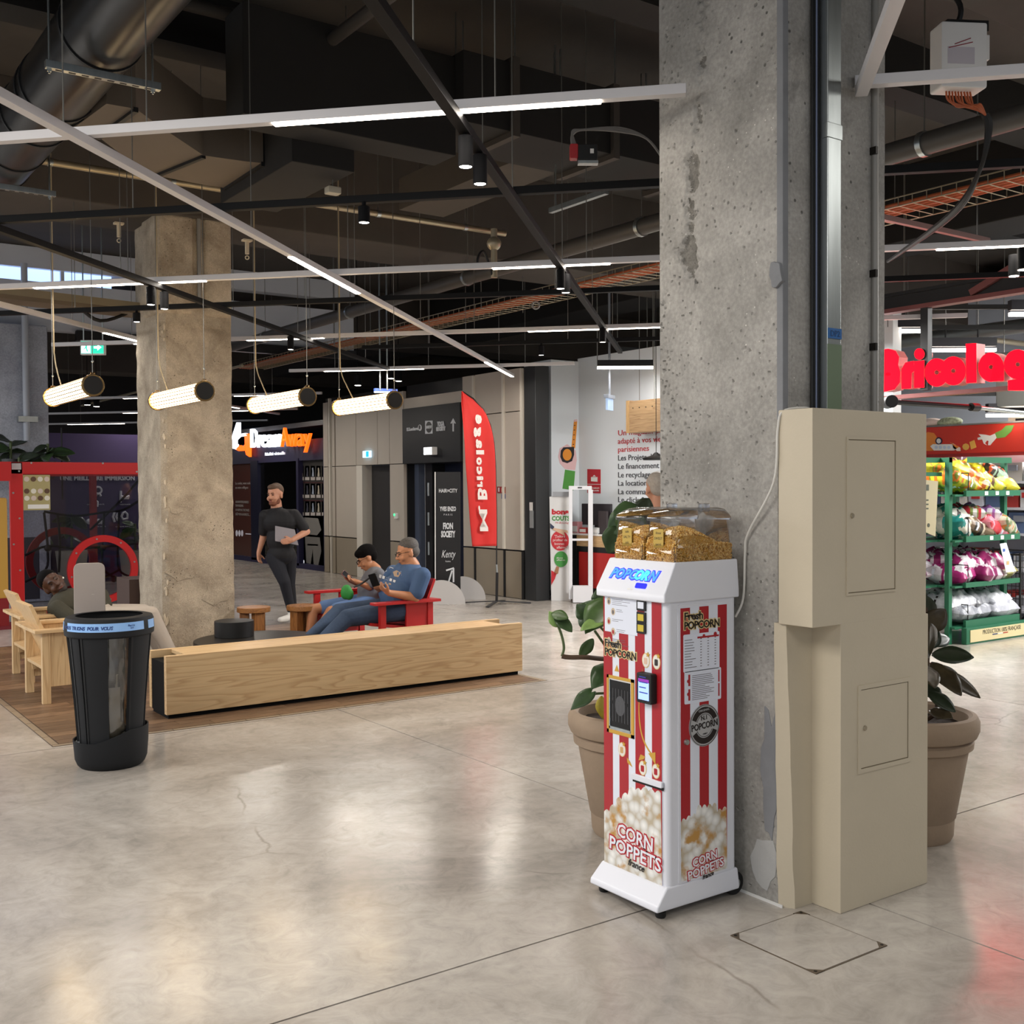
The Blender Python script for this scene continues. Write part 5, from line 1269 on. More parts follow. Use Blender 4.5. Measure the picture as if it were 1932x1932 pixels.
blob('polo_shirt', infl(torso[1:], .016) + [sleeve(rs, re_, .75, .075, .068), sleeve(ls, le, .8, .078, .068), ('c', w(507, 970), .062, w(550, 970), .062), ('c', w(522, 961, .02), .078, w(523, 972, .01), .10)], VOX, POLO, wm)
tr = blob('trousers', infl(legsp, .014) + [('e', w(531, 1050), (.175, .125, .10), lm((0, 0, 0), -CF, CU))], VOX, NAVY, wm)
SHOE = mat('shoe_white', '#d3cfc8', .6)
def shoe(name, heel, toe, par, m, k=1.):
    heel, toe = Vector(heel), Vector(toe)
    return blob(name, [('c', heel + V(0, 0, .012), .036 * k, heel.lerp(toe, .6), .040 * k), ('c', heel.lerp(toe, .5), .04 * k, toe, .032 * k), ('c', heel + V(0, 0, .02), .038 * k, heel + V(0, 0, .06), .042 * k)], .008, m, par, 2)
h_ = Vector((af.x, af.y, .05)); shoe('shoe', h_, h_ - CF * .16 - CR * .10 + V(0, 0, -.008), wm, SHOE)
h2 = ab + V(0, 0, -.06); shoe('shoe', h2, h2 - CF * .12 - CR * .05 + V(0, 0, -.12), wm, SHOE)
lap = [w(519, 992, -.16), w(556, 999, -.10), w(563, 1029, -.12), w(519, 1021, -.18)]
n_ = (lap[1] - lap[0]).cross(lap[3] - lap[0]).normalized() * .009
lt = MB().loft([[p + n_ for p in lap], [p - n_ for p in lap]]).build('laptop', mat('laptop_grey', '#8e8a90', .4, .5), None, bevel=.003)
tag(lt, 'closed silver-grey laptop held by the walking man', 'laptop')

# ---------------- seated man in blue
D0 = 10.55
sm_ = thing('person', 'grey-haired man in blue t-shirt and jeans reading his phone', 'person', (5.2, 9.3, 0))
Mh = lm(w(769, 1043), -CR * .92 - CF * .42 + V(0, 0, -.22), V(0, 0, 1) - CR * .22, 1.12)
ls, le, lw = w(797, 1086, -.18), w(783, 1127, -.22), w(735, 1119, -.36)
rs, re_, rw = w(742, 1080, .20), w(722, 1112, .22), w(716, 1112, -.06)
hp0, hp1 = w(762, 1150, -.12), w(752, 1146, .16)
k0, a0 = w(655, 1166, -.42), w(600, 1216, -.66); k1, a1 = w(640, 1155, -.20), w(580, 1208, -.55)
BK = lm((0, 0, 0), -CR * .8 - CF * .5, CU + CR * .4)
torso = [('c', w(780, 1068), .066, w(772, 1055), .062), ('e', w(771, 1088, .02), (.20, .135, .13), BK), ('e', w(752, 1118), (.19, .175, .16), BK), ('e', w(752, 1140, .02), (.18, .16, .12), BK)]
armsp = [('c', ls, .062, le, .052), ('c', le, .05, lw, .031), ('c', rs, .058, re_, .046), ('c', re_, .045, rw, .03)]
legsp = [('c', hp0, .095, k0, .068), ('c', k0, .064, a0, .042), ('c', hp1, .095, k1, .068), ('c', k1, .064, a1, .042)]
body = torso + armsp + legsp + head_prims(Mh) + [hel(Mh, (0, .02, -.10), (.055, .05, .04))] + hand_prims(lw, w(707, 1102, -.42) - lw, V(0, 0, 1) - CR * .3, .55, 1.05) + hand_prims(rw, w(706, 1106, -.3) - rw, V(0, 0, 1), .5)
sb = blob('body', body, VOX, SK2, sm_)
face_bits(Mh, sb, LIP1, mat('grey_brow', '#4a4440', .6), True)
blob('hair', [hel(Mh, (0, -.022, .054), (.078, .092, .078)), hel(Mh, (0, -.04, .0), (.078, .07, .06))], .008, mat('hair_grey', '#4d4a48', .7, var=.35, vscale=70), sb, 2)
def glasses(M, par, m):
    k_ = M.to_scale()[0]; mb = MB()
    for s in (-1, 1):
        mb.tube([M @ V(.031 * s + .021 * math.cos(a), .108 - .012 * abs(math.cos(a)) * (1 if s * math.cos(a) > 0 else 0), .003 + .016 * math.sin(a)) for a in np.linspace(0, 2 * math.pi, 15)[:-1]], .0022 * k_, 5, closed=True)
        mb.tube([M @ V(.052 * s, .098, .008), M @ V(.076 * s, .05, .010), M @ V(.080 * s, -.005, .008)], .002 * k_, 5)
    mb.tube([M @ V(-.01, .11, .006), M @ V(.01, .11, .006)], .002 * k_, 5)
    return mb.build('glasses', m, par)
glasses(Mh, sb, mat('glasses_dark', '#26221f', .3))
BLUE = mat('tshirt_blue', '#3f587c', .85, bump=.15, bscale=25); JEAN = mat('jeans', '#34455e', .85, var=.2, vscale=9, bump=.2, bscale=50)
ts = blob('t_shirt', infl(torso[1:], .018) + [sleeve(ls, le, .78, .082, .078), sleeve(rs, re_, .8, .076, .066), ('c', ls, .07, rs, .07), ('c', w(780, 1072), .074, w(781, 1080), .09)], VOX, BLUE, sm_)
blob('jeans', infl(legsp, .016) + [('e', w(757, 1150, .02), (.18, .16, .095), BK)], VOX, JEAN, sm_)
for a_, s_ in ((a0, 0), (a1, 1)): h_ = Vector((a_.x, a_.y, max(.06, a_.z - .04))); shoe('shoe', h_, h_ + V(-.17, 0, .0) , sm_, mat('shoe_dark', '#2b2a2c', .6))
# printed picture on the chest, laid over the cloth
def patch_on(par, cpx, m, poly, d, name='shirt_print'):
    """small shape pressed on the nearest cloth surface along the view of the wearer"""
    dg = bpy.context.evaluated_depsgraph_get(); o = par; vs = []
    src = Vector(CAM); org_ = org(par)
    for (x, y) in poly:
        tgt = dep(x, y, d); dr_ = (tgt - src).normalized(); ok, hit, nrm, _ = o.ray_cast(src - org_, dr_)
        vs.append((hit + org_ + nrm * .004) if ok else tgt)
    mb = MB(); mb.add(vs, [tuple(range(len(vs)))]); return mb.build(name, m, par)
WHT = mat('print_white', '#c9ccd0', .8); TAN = mat('print_tan', '#a58f78', .8)
for i in range(5): patch_on(ts, None, WHT, [(716 + 6.6 * i, 1083.5 + 2.6 * i), (720.5 + 6.6 * i, 1085 + 2.6 * i), (719 + 6.6 * i, 1091 + 2.2 * i), (715 + 6.6 * i, 1089.5 + 2.2 * i)], D0, 'lettering')
patch_on(ts, None, TAN, [(742, 1079), (749, 1076), (757, 1081), (752, 1089), (744, 1088)], D0); patch_on(ts, None, TAN, [(727, 1098), (738, 1101), (738, 1104), (727, 1102)], D0)
for a_, b_ in (((737, 1070), (757, 1078)), ((737, 1070), (728, 1078)), ((757, 1078), (758, 1086))): patch_on(ts, None, WHT, [a_, b_, (b_[0], b_[1] + 1.2), (a_[0], a_[1] + 1.2)], D0)
def slab_phone(name, label, c, up, nrm, wd, ht, m, m2):
    M = frame(c, Vector(up).cross(Vector(nrm)), up); o = MB().prism(rrect(-wd / 2, -ht / 2, wd / 2, ht / 2, .008), M, .009).build(name, m, None, bevel=.002); tag(o, label, 'phone')
    MB().prism(rrect(-wd / 2 + .004, -ht / 2 + .004, wd / 2 - .004, ht / 2 - .004, .006), M, .0096, .009).build('screen', m2, o)
slab_phone('phone', "black phone in the seated man's hand", w(706, 1094, -.50), V(0, 0, 1) - CR * .35 - CF * .2, -CR * .3 - CF * .9, .078, .125, M_BLACK, M_GLOSSB)

# ---------------- boy with glasses
D0 = 11.15
by_ = thing('person', 'black-haired boy with glasses in grey top and blue shorts', 'person', (5.2, 10.0, 0))
Mh = lm(w(692, 1054), -CR * .85 - CF * .35 + V(0, 0, -.45), V(0, 0, 1) - CR * .5, 1.02)
ls, le, lw = w(716, 1083, -.12), w(697, 1108, -.14), w(672, 1097, -.22); rs, re_, rw = w(700, 1080, .14), w(684, 1104, .16), w(662, 1096, .0)
hp0, hp1 = w(697, 1138, -.08), w(690, 1134, .10); k0, a0 = w(624, 1153, -.30), w(594, 1200, -.42); k1, a1 = w(592, 1149, -.18), w(582, 1200, -.22)
BK = lm((0, 0, 0), -CR * .85 - CF * .4, CU + CR * .25)
torso = [('c', w(711, 1073), .046, w(703, 1066), .044), ('e', w(707, 1090), (.135, .095, .11), BK), ('e', w(697, 1114), (.13, .11, .13), BK), ('e', w(695, 1132), (.135, .11, .09), BK)]
armsp = [('c', ls, .042, le, .036), ('c', le, .036, lw, .024), ('c', rs, .042, re_, .036), ('c', re_, .036, rw, .024)]
legsp = [('c', hp0, .072, k0, .052), ('c', k0, .052, a0, .035), ('c', hp1, .072, k1, .052), ('c', k1, .052, a1, .035)]
body = torso + armsp + legsp + head_prims(Mh) + hand_prims(lw, w(655, 1091, -.2) - lw, V(0, 0, 1), .6, .85) + hand_prims(rw, w(652, 1090, -.05) - rw, V(0, 0, 1), .6, .85)
bb = blob('body', body, VOX, SK4, by_)
face_bits(Mh, bb, LIP1, EYEW, True); glasses(Mh, bb, mat('glasses_dark', '#26221f', .3))
blob('hair', [hel(Mh, (0, -.022, .058), (.086, .105, .088)), hel(Mh, (0, .035, .08), (.07, .06, .045)), hel(Mh, (0, -.06, .01), (.07, .06, .07))], .008, mat('hair_black', '#0a0808', .9, spec=.15), bb, 2)
GRY = mat('top_grey', '#6d7078', .85); SHO = mat('shorts_blue', '#56729f', .85)
blob('top', infl(torso[1:], .014) + [sleeve(ls, le, .75, .058, .052), sleeve(rs, re_, .75, .058, .052), ('c', ls, .05, rs, .05)], VOX, GRY, by_)
blob('shorts', [('c', hp0, .088, hp0.lerp(k0, .84), .074), ('c', hp1, .088, hp1.lerp(k1, .80), .074), ('e', w(695, 1136), (.15, .125, .085), BK)], VOX, SHO, by_)
for a_ in (a0, a1): h_ = Vector((a_.x, a_.y, .05)); shoe('shoe', h_, h_ + V(-.14, 0, 0), by_, SHOE, .85)
MB().tube(path([w(716, 1077, -.12), w(700, 1088, -.24), w(684, 1100, -.27), w(668, 1108, -.33)]), .009, 6).build('strap', M_BLACK, by_)
slab_phone('phone', "dark red phone in the boy's hands", w(654, 1087, -.16), CR * -.6 + V(0, 0, .6) - CF * .2, CR * .6 + V(0, 0, .5) - CF * .5, .07, .12, mat('phone_red', '#6e2523', .4), M_GLOSSB)
pc = w(653, 1115, -.42); FPz = frame(pc, RR, V(0, 0, 1) - CR * .2)
po = blob('pouch', [('e', pc + V(0, 0, -.01), (.055, .04, .075), lm((0, 0, 0), -CF, CU + CR * .2)), ('e', pc + CR * .03 + V(0, 0, -.03), (.045, .04, .06), lm((0, 0, 0), -CF, CU))], .008, mat('pouch_green', '#2f8a3d', .6), None, 2)
tag(po, "green pouch hanging at the boy's side", 'bag')

# ---------------- sleeping man
D0 = 9.6
sl_m = thing('person', 'man in dark green sweater and grey trousers asleep in an armchair', 'person', (2.4, 10.15, 0))
Mh = lm(w(100, 1101), -CF * .72 + CR * .42 + V(0, 0, .18), -CR * .78 + V(0, 0, .62), 1.13)
BK = lm((0, 0, 0), CU * .75 + CR * .5 - CF * .3, -CR * .8 + CU * .5)
ls, le, lw = w(108, 1148, -.22), w(142, 1170, -.30), w(178, 1160, -.26)
rs, re_, rw = w(118, 1128, .18), w(192, 1122, .26), w(205, 1150, .05)
hp0, hp1 = w(190, 1166, -.10), w(190, 1160, .12); k0, a0 = w(284, 1160, -.10), w(322, 1232, -.10); k1, a1 = w(270, 1156, .12), w(302, 1226, .12)
torso = [('c', w(118, 1128), .062, w(112, 1116), .06), ('e', w(128, 1143), (.20, .13, .13), BK), ('e', w(155, 1156), (.165, .13, .16), BK), ('e', w(180, 1164), (.165, .13, .11), BK)]
armsp = [('c', ls, .056, le, .046), ('c', le, .045, lw, .03), ('c', rs, .056, re_, .046), ('c', re_, .045, rw, .03)]
legsp = [('c', hp0, .085, k0, .062), ('c', k0, .06, a0, .04), ('c', hp1, .085, k1, .062), ('c', k1, .06, a1, .04)]
body = torso + armsp + legsp + head_prims(Mh) + hand_prims(lw, CR + V(0, 0, -.2), V(0, 0, -1), .4) + hand_prims(rw, CR * .4 - CF - V(0, 0, .4), V(0, 0, -1), .4)
lb_ = blob('body', body, VOX, SK3, sl_m)
face_bits(Mh, lb_, LIP3, EYEW, True)
blob('hair', [hel(Mh, (0, -.024, .054), (.079, .096, .08)), hel(Mh, (0, -.05, 0), (.076, .06, .06))], .008, mat('hair_black', '#0a0808', .9, spec=.15), lb_, 2)
blob('beard', [hel(Mh, (0, .046, -.084), (.044, .044, .032)), hel(Mh, (.046, .015, -.06), (.014, .03, .035)), hel(Mh, (-.046, .015, -.06), (.014, .03, .035))], .007, mat('beard_black', '#1a110d', .6), lb_, 2)
MB().ell(Mh @ V(-.08, .005, -.022), .011, nu=10, nv=8).build('earbud', M_WHITE, lb_)
OLV = mat('sweater_olive', '#37352a', .9, bump=.25, bscale=40); LGR = mat('trousers_pale', '#a39a90', .85, bump=.2, bscale=18)
blob('sweater', infl(torso[1:], .018) + infl(armsp[0:3], .014) + [sleeve(re_, rw, .85, .06, .048), ('c', ls, .06, rs, .06), ('c', w(118, 1130), .07, w(121, 1133), .085)], VOX, OLV, sl_m)
blob('trousers', infl(legsp, .016) + [('e', w(186, 1165), (.165, .135, .10), BK)], VOX, LGR, sl_m)
for a_ in (a0, a1): h_ = Vector((a_.x, a_.y, .05)); shoe('shoe', h_, h_ + V(.17, -.02, 0), sl_m, mat('shoe_dark', '#2b2a2c', .6))

# ---------------- man behind the machine, mostly hidden
D0 = 9.0
bp_ = g(1243, 1300); pb = dep(1243, 1000, 9.0)
hm = thing('person', 'grey-headed man standing behind the popcorn machine, mostly hidden', 'person', (pb.x, pb.y, 0))
Mh = lm(w(1238, 921), -CR * .3 + CF * .9, V(0, 0, 1) - CR * .1, 1.1)
sx = V(pb.x, pb.y, 0)
torso = [('c', sx + V(0, 0, 1.44), .062, sx + V(0, 0, 1.55), .058), ('e', sx + V(0, 0, 1.30), (.2, .12, .15), lm((0, 0, 0), -CF, CU)), ('e', sx + V(0, 0, 1.08), (.17, .12, .18), lm((0, 0, 0), -CF, CU)), ('e', sx + V(0, 0, .93), (.17, .12, .12), lm((0, 0, 0), -CF, CU))]
armsp = []; legsp = []; hands = []
for s in (-1, 1):
    a_, b_, c_ = sx + CR * .2 * s + V(0, 0, 1.38), sx + CR * .25 * s + V(0, 0, 1.1), sx + CR * .24 * s + CF * .1 + V(0, 0, .86)
    armsp += [('c', a_, .055, b_, .045), ('c', b_, .044, c_, .03)]; hands += hand_prims(c_, V(0, 0, -1), -CR * s, .3)
    h_, k_, f_ = sx + CR * .09 * s + V(0, 0, .9), sx + CR * .1 * s + V(0, 0, .48), sx + CR * .1 * s + V(0, 0, .09)
    legsp += [('c', h_, .085, k_, .06), ('c', k_, .058, f_, .04)]
hb = blob('body', torso + armsp + legsp + hands + head_prims(Mh), .011, SK1, hm)
blob('hair', [hel(Mh, (0, -.03, .048), (.077, .09, .078)), hel(Mh, (0, -.05, 0), (.07, .06, .06))], .009, mat('hair_silver', '#a59c92', .7, var=.15, vscale=60), hb, 2)
blob('jacket', infl(torso[1:], .018) + infl(armsp, .014), .011, mat('jacket_black', '#1b1a1c', .8), hm)
blob('trousers', infl(legsp, .015), .011, NAVY, hm)
for s in (-1, 1): h_ = sx + CR * .1 * s + V(0, 0, .045); shoe('shoe', h_, h_ + CF * .17, hm, mat('shoe_dark', '#2b2a2c', .6))
# ================================================================== FACADE FURNITURE AND SHOPS BEHIND
def qx(X): return lambda x, y: onX(x, y, X)
def shape(pts, X, m, par, t=.004, name='picture'):
    """flat print on a face that looks towards -X, outline in photo points carried onto the real plane"""
    P_ = [onX(x, y, X) for x, y in pts]
    return MB().prism([(-p.y, p.z) for p in P_], frame((X, 0, 0), (0, -1, 0), (0, 0, 1)), t).build(name, m, par, smooth=False)
def ecl(x, y, rx, ry, n=20): return circ(x, y, rx, ry, n)
WHB = mat('letter_white', '#e9edf5', .4, emit=.5); 
M_LITW = mat('sign_lit_white', '#ffffff', .3, emit=2., ecol='#e8efff'); M_LITO = mat('sign_lit_orange', '#ff6a1a', .3, emit=1.6, ecol='#ff5a10')
M_NAVY = mat('shop_navy', '#1d1b3a', .5); M_NAVD = mat('shop_navy_dark', '#0d0f26', .4)
# ---------------- VR shop
M_GLASS = mat_clear("shop_glass", '#d8d2d0', .02, 1.4, .02)
vr = thing('glazed_shop', 'dark glazed virtual reality shop front with a lit white and orange sign', 'shop', (9.4, 22, 0))
MB().box((9.34, 19.55, 2.2), (9.5, 24.9, 2.62)).build('fascia', M_NAVY, vr)
MB().box((9.32, 19.55, 0), (9.46, 24.9, .10)).build('base_rail', M_NAVY, vr)
for y0, y1 in ((22.9, 23.3), (19.5, 19.58), (20.75, 20.85), (24.8, 24.95)): MB().box((9.32, y0, .05), (9.46, y1, 2.25)).build('post', M_NAVD if y0 == 22.9 else M_NAVY, vr)
MB().box((9.40, 23.3, .1), (9.42, 24.8, 2.2)).build('window_pane', mat('film_brown', '#4a2a24', .25), vr)
MB().box((9.40, 20.85, .1), (9.42, 22.9, 2.2)).build('window_pane', M_GLASS, vr)
MB().box((9.43, 19.58, .1), (9.45, 20.75, 2.2)).build('window_pane', mat('film_grey', '#3b3835', .3), vr)
for X, m_, y0, y1 in ((12.0, mat('vr_inside', '#232230', .8), 19.5, 26),): MB().box((X, y0, 0), (X + .1, y1, 3.2)).build('back_wall', m_, vr)
MB().box((9.5, 19.4, 0), (12, 19.5, 3.2)).build('side_wall', M_NAVD, vr); MB().box((9.5, 25.9, 0), (12, 26, 3.2)).build('side_wall', M_NAVD, vr)
MB().box((9.5, 19.5, 2.9), (12, 26, 3.0)).build('shop_ceiling', M_BLK2, vr)
def onwall(s, px, py, wpx, m, X, par, hpx=None, bold=0., ext=.01, name='lettering', **k):
    a, b = onX(px, py, X), onX(px + wpx, py, X); wd = (b - a).length; sz = abs(onX(px, py - (hpx or 10), X).z - a.z) / .69
    return text(s, sz, m, FX(X, a.y, a.z), par, name, align='LEFT', fit=wd, bold=bold, ext=ext, **k)
XS = 9.24
for (s_, x, w_, m_) in (('D', 473, 11, M_LITW), ('r', 485, 7, M_LITW), ('e', 492, 11, M_LITW), ('a', 504, 11, M_LITW), ('m', 516, 14, M_LITW), ('A', 531, 14, M_LITO), ('w', 546, 15, M_LITO), ('a', 561, 12, M_LITO), ('y', 574, 13, M_LITO)):
    onwall(s_, x, 845 - (x - 473) * .03, w_, m_, XS, vr, 36, -.003, .03, 'letter')
mb = MB(); LG = lambda pts: [(-onX(x, y, XS).y, onX(x, y, XS).z) for x, y in pts]; FLG = frame((XS, 0, 0), (0, -1, 0), (0, 0, 1))
for q in ([(446, 797), (450, 797), (450, 822), (444, 828), (444, 842), (437, 842), (436, 828)], [(436, 826), (444, 820), (462, 817), (466, 822), (450, 824), (442, 832)], [(436, 838), (446, 838), (446, 848), (438, 846)]): mb.prism(LG(q), FLG, -.06)
mb.build('logo_white_half', M_LITW, vr, smooth=False)
mb = MB()
for q in ([(461, 818), (468, 818), (470, 826), (470, 862), (464, 858), (462, 850)], [(444, 848), (452, 840), (456, 845), (462, 838), (464, 850), (450, 851)]): mb.prism(LG(q), FLG, -.06)
mb.build('logo_orange_half', M_LITO, vr, smooth=False)
onwall('Réalité virtuelle', 500, 860, 37, WHB, 9.33, vr, 6)
for y_, s_, w_ in ((914, 'Le combat, venez seuls', 28), (922, 'ou entre collègues', 24), (949, 'ANNIVERSAIRES', 25), (956, 'TEAM BUILDING', 15), (964, 'ANIMATIONS', 26), (972, 'SÉMINAIRES...', 28)): onwall(s_, 444, y_, w_, mat('print_dim', '#8f8a86', .6), 9.39, vr, 4.5, ext=.002)
for k in range(3): shape(ecl(446.5 + 5.2 * k, 1006, 2.2, 6, 14), 9.40, WHB, vr, -.01, 'round_mark')
shape([(463, 1006), (476, 1007), (476, 1009), (463, 1008)], 9.40, WHB, vr, -.01, 'white_rule')
cols = ['#56606a', '#84765a', '#5a6870', '#5c5050', '#4e5a66', '#4c3d38', '#5d6668', '#7d4740', '#5a4e50', '#544440', '#4c5668', '#4b5a72', '#6a6a60', '#6b4b3a', '#55565e']
for r_ in range(3):
    for c_ in range(5):
        x0 = 565 + 10.6 * c_; y0 = 879 + 33.4 * r_; x1 = min(x0 + 8, 612)
        po_ = shape([(x0, y0), (x1, y0), (x1, y0 + 27), (x0, y0 + 27)], 9.43, mat('poster%d' % (r_ * 5 + c_), cols[r_ * 5 + c_], .4, var=.5, vscale=5), vr, -.012, 'game_poster')
        shape([(x0, y0 + 21), (x1, y0 + 21), (x1, y0 + 27), (x0, y0 + 27)], 9.417, mat('caption_pale', '#a9a39d', .5), po_, -.004, 'caption')
        shape([(x0 + 2.6, y0 + 4), (x0 + 4.6, y0 + 3), (x0 + 5.4, y0 + 10), (x0 + 6, y0 + 20), (x0 + 2, y0 + 20), (x0 + 3, y0 + 11)], 9.417, mat('figure%d' % (c_ % 3), ('#a8a08e', '#3a3a44', '#8a93a0')[c_ % 3], .5), po_, -.004, 'figure')
for y_ in (909, 943, 968): shape([(562, y_), (612, y_ + 1), (612, y_ + 3), (562, y_ + 2)], 9.425, mat('red_rule', '#3a1416', .5), vr, -.01, 'shelf_line')
mp_ = shape([(560, 972), (612, 974), (612, 1076), (560, 1066)], 9.43, mat('mural_grey', '#4a4743', .4, var=.4, vscale=2.5), vr, -.008, 'mural')
for q, c in (([(574, 976), (600, 978), (606, 1000), (598, 1010), (580, 1008), (572, 996)], '#73706b'), ([(575, 1012), (603, 1014), (606, 1040), (600, 1068), (592, 1070), (590, 1036), (586, 1064), (578, 1062)], '#67645f'), ([(580, 1026), (600, 1027), (600, 1030), (580, 1029)], '#a19d97')): shape(q, 9.42, mat('mural' + c, c, .5), mp_, -.006, 'shape')
for k in range(2): shape(ecl(565 + 6 * k, 1060, 2.4, 4.5, 12), 9.42, WHB, vr, -.01, 'round_mark')
for q, c in (([(538, 866), (560, 866), (556, 900), (548, 920), (540, 905)], '#54453f'), ([(540, 885), (556, 884), (552, 930), (556, 955), (546, 950)], '#2a2630')): shape(q, 9.55, mat('vrpic' + c, c, .5), vr, -.01, 'window_picture')
onwall('NOUVEAU', 541, 927, 15, WHB, 9.53, vr, 3.5, ext=.002)

# ---------------- direction board and lamp box
db = thing('direction_board', 'black overhead direction board with white shop logos and an up arrow', 'sign', (9.3, 15.4, 2.04))
MB().box((9.26, 14.5, 2.045), (9.34, 16.33, 2.98)).build('board', mat('board_black', '#121316', .45), db, bevel=.004)
WP = mat('white_print', '#c6c8ca', .5)
XB = 9.257
onwall('E.Leclerc', 768, 813, 21, WP, XB, db, 5.5, bold=.004); lc = shape(ecl(792, 807, 3.6, 6, 18), XB, WP, db, -.004, 'round_logo'); shape(ecl(791.4, 806, 1.6, 4, 12), XB - .004, M_BLK2, lc, -.003, 'logo_line')
sq_ = shape([(802, 794), (816, 793.5), (816, 818), (802, 818.5)], XB, WP, db, -.004, 'square_logo'); shape(ecl(809, 806, 5.6, 10.5, 24), XB - .004, M_BLK2, sq_, -.003, 'logo_disc'); onwall('DARTY', 803.5, 808.5, 11.5, WP, XB - .008, sq_, 4.5, bold=.005)
onwall('YOGA', 826, 805, 13, WP, XB, db, 9, bold=.006); onwall('SOCIETY', 824, 813, 17, WP, XB, db, 6.5, bold=.006)
mb = MB()
for q in ([(853.6, 794), (856.2, 794), (856.2, 814), (853.6, 814)], [(854.9, 789), (860, 799), (857.6, 799), (854.9, 794), (852.2, 799), (849.6, 799)]): mb.prism([(-onX(x, y, XB).y, onX(x, y, XB).z) for x, y in q], frame((XB, 0, 0), (0, -1, 0), (0, 0, 1)), -.004)
mb.build('up_arrow', WP, db, smooth=False, kind='stuff')
a = onX(811, 851, 9.2)
t = thing('emergency_lamp', 'bright white emergency lamp box on the black direction board', 'lamp', a)
MB().box((9.16, a.y - .14, a.z - .065), (9.26, a.y + .14, a.z + .065)).build('case', M_WHITE, t, bevel=.01)
MB().box((9.155, a.y - .12, a.z - .055), (9.162, a.y + .12, a.z + .055)).build('diffuser', mat('lamp_bright', '#ffffff', .3, emit=7, ecol='#f2f4ff'), t)
a = onX(693, 857, 9.28); t = thing('exit_sign', 'small lit blue and white exit sign above the dark door', 'sign', a)
MB().box((9.25, a.y - .13, a.z - .06), (9.3, a.y + .13, a.z + .06)).build('case', mat('sign_pale', '#bfe6ff', .3, emit=1.7, ecol='#a8dcff'), t, bevel=.006)
MB().box((9.246, a.y - .11, a.z - .05), (9.252, a.y - .01, a.z + .05)).build('blue_half', mat('sign_cyan', '#2aa7e0', .3, emit=1., ecol='#2aa7e0'), t)
# ---------------- totem
tp = g(843, 1138); MT = frame((tp.x, tp.y, 0), RR, (0, 0, 1))
to = thing('sign_totem', 'tall black shop totem standing on two white half discs', 'sign', (tp.x, tp.y, 0))
MB().prism(rect(-.155, .0, .195, 1.86), MT, .02, -.02).build('board', mat('board_black', '#0c0d10', .6), to, bevel=.002)
MB().prism(rect(-.168, .0, -.155, 1.86), MT, .022, -.022).build('white_edge', M_WHITE, to)
tf = lambda s, y, sz, f, **k: text(s, sz, WP, MT @ Matrix.Translation((.02, y, .021)), to, fit=f, ext=.001, **k)
tf('HAIR\u00D7CITY', 1.57, .075, .26, bold=.001); tf('YVES ENZO', 1.31, .085, .23, bold=.003); tf('P A R I S', 1.245, .035, .12); tf('FION', 1.055, .12, .14, bold=.005); tf('SOCIETY', .94, .12, .20, bold=.006)
tf('Kenty', .65, .15, .20, shear=.35); tf('home', .585, .035, .07)
mb = MB()
for q in ([(.0, .25), (.022, .245), (.085, .46), (.066, .47)], [(-.005, .455), (.105, .49), (.10, .512), (-.01, .478)], [(.085, .30), (.108, .30), (.108, .50), (.085, .50)]): mb.prism(q, MT, .023, .018)
mb.build('arrow', WP, to, smooth=False, kind='stuff')
hd = lambda r: [(r * math.cos(R(a)), r * math.sin(R(a))) for a in range(0, 181, 6)]
GREY = mat('disc_grey', '#b4b0ad', .5)
MB().prism(hd(.34), MT @ Matrix.Translation((-.07, 0, .14)), .018).build('half_disc', GREY, to); MB().prism(hd(.34), MT @ Matrix.Translation((.20, 0, -.5)), .018).build('half_disc', GREY, to)
MB().box((-.1, 0, -.5), (.1, .012, .15), MT).build('foot_plate', GREY, to)

# ---------------- beach flag
fp_ = g(937, 1140); DF = float((np.array(fp_) - CAM) @ RF)
FR = mat('flag_red', '#cf2f2b', .7, bump=.15, bscale=8); M_POLE = mat('pole_black', '#161414', .4)
fl_ = thing('beach_flag', 'tall red beach flag with white mirrored lettering on a cross foot', 'flag', fp_)
lft = [(871, 738), (871, 760), (873, 790), (876, 830), (878, 870), (881, 910), (884, 950), (887, 990), (891, 1031)]
rgt = [(873, 739), (893, 752), (912, 772), (925, 802), (932, 835), (935, 880), (936, 930), (937, 980), (937, 1030)]
ns, nt_ = 48, 18; L2 = path([(x, y, 0) for x, y in lft], 6); R2 = path([(x, y, 0) for x, y in rgt], 6); vs = []
def wav(u, v): return .035 * math.sin(u * 9 + v * 3.5) * (1 - u) + .05 * math.sin(u * 14 + 1) * max(0, .3 - v)
for i in range(len(L2)):
    v = i / (len(L2) - 1)
    for j in range(nt_ + 1):
        u = j / nt_; x = L2[i].x + (R2[i].x - L2[i].x) * u; y = L2[i].y + (R2[i].y - L2[i].y) * u; vs.append(dep(x, y, DF + wav(u, v)))
mb = MB(); mb.add(vs, [(i * (nt_ + 1) + j, i * (nt_ + 1) + j + 1, (i + 1) * (nt_ + 1) + j + 1, (i + 1) * (nt_ + 1) + j) for i in range(len(L2) - 1) for j in range(nt_)])
cl = mb.build('cloth', FR, fl_); so = cl.modifiers.new('Solidify', 'SOLIDIFY'); so.thickness = .004; so.offset = 1
MB().tube([dep(x, y, DF + .01) for x, y in rgt] + [dep(937, 1065, DF)], .010, 8).build('pole', M_POLE, fl_)
MB().cyl(dep(937, 1065, DF), dep(938, 1085, DF), .014, n=10).build('pole_joint', M_STEEL, fl_); MB().cyl(dep(938, 1080, DF), fp_ + V(0, 0, .05), .019, n=12).build('pole_foot', M_POLE, fl_)
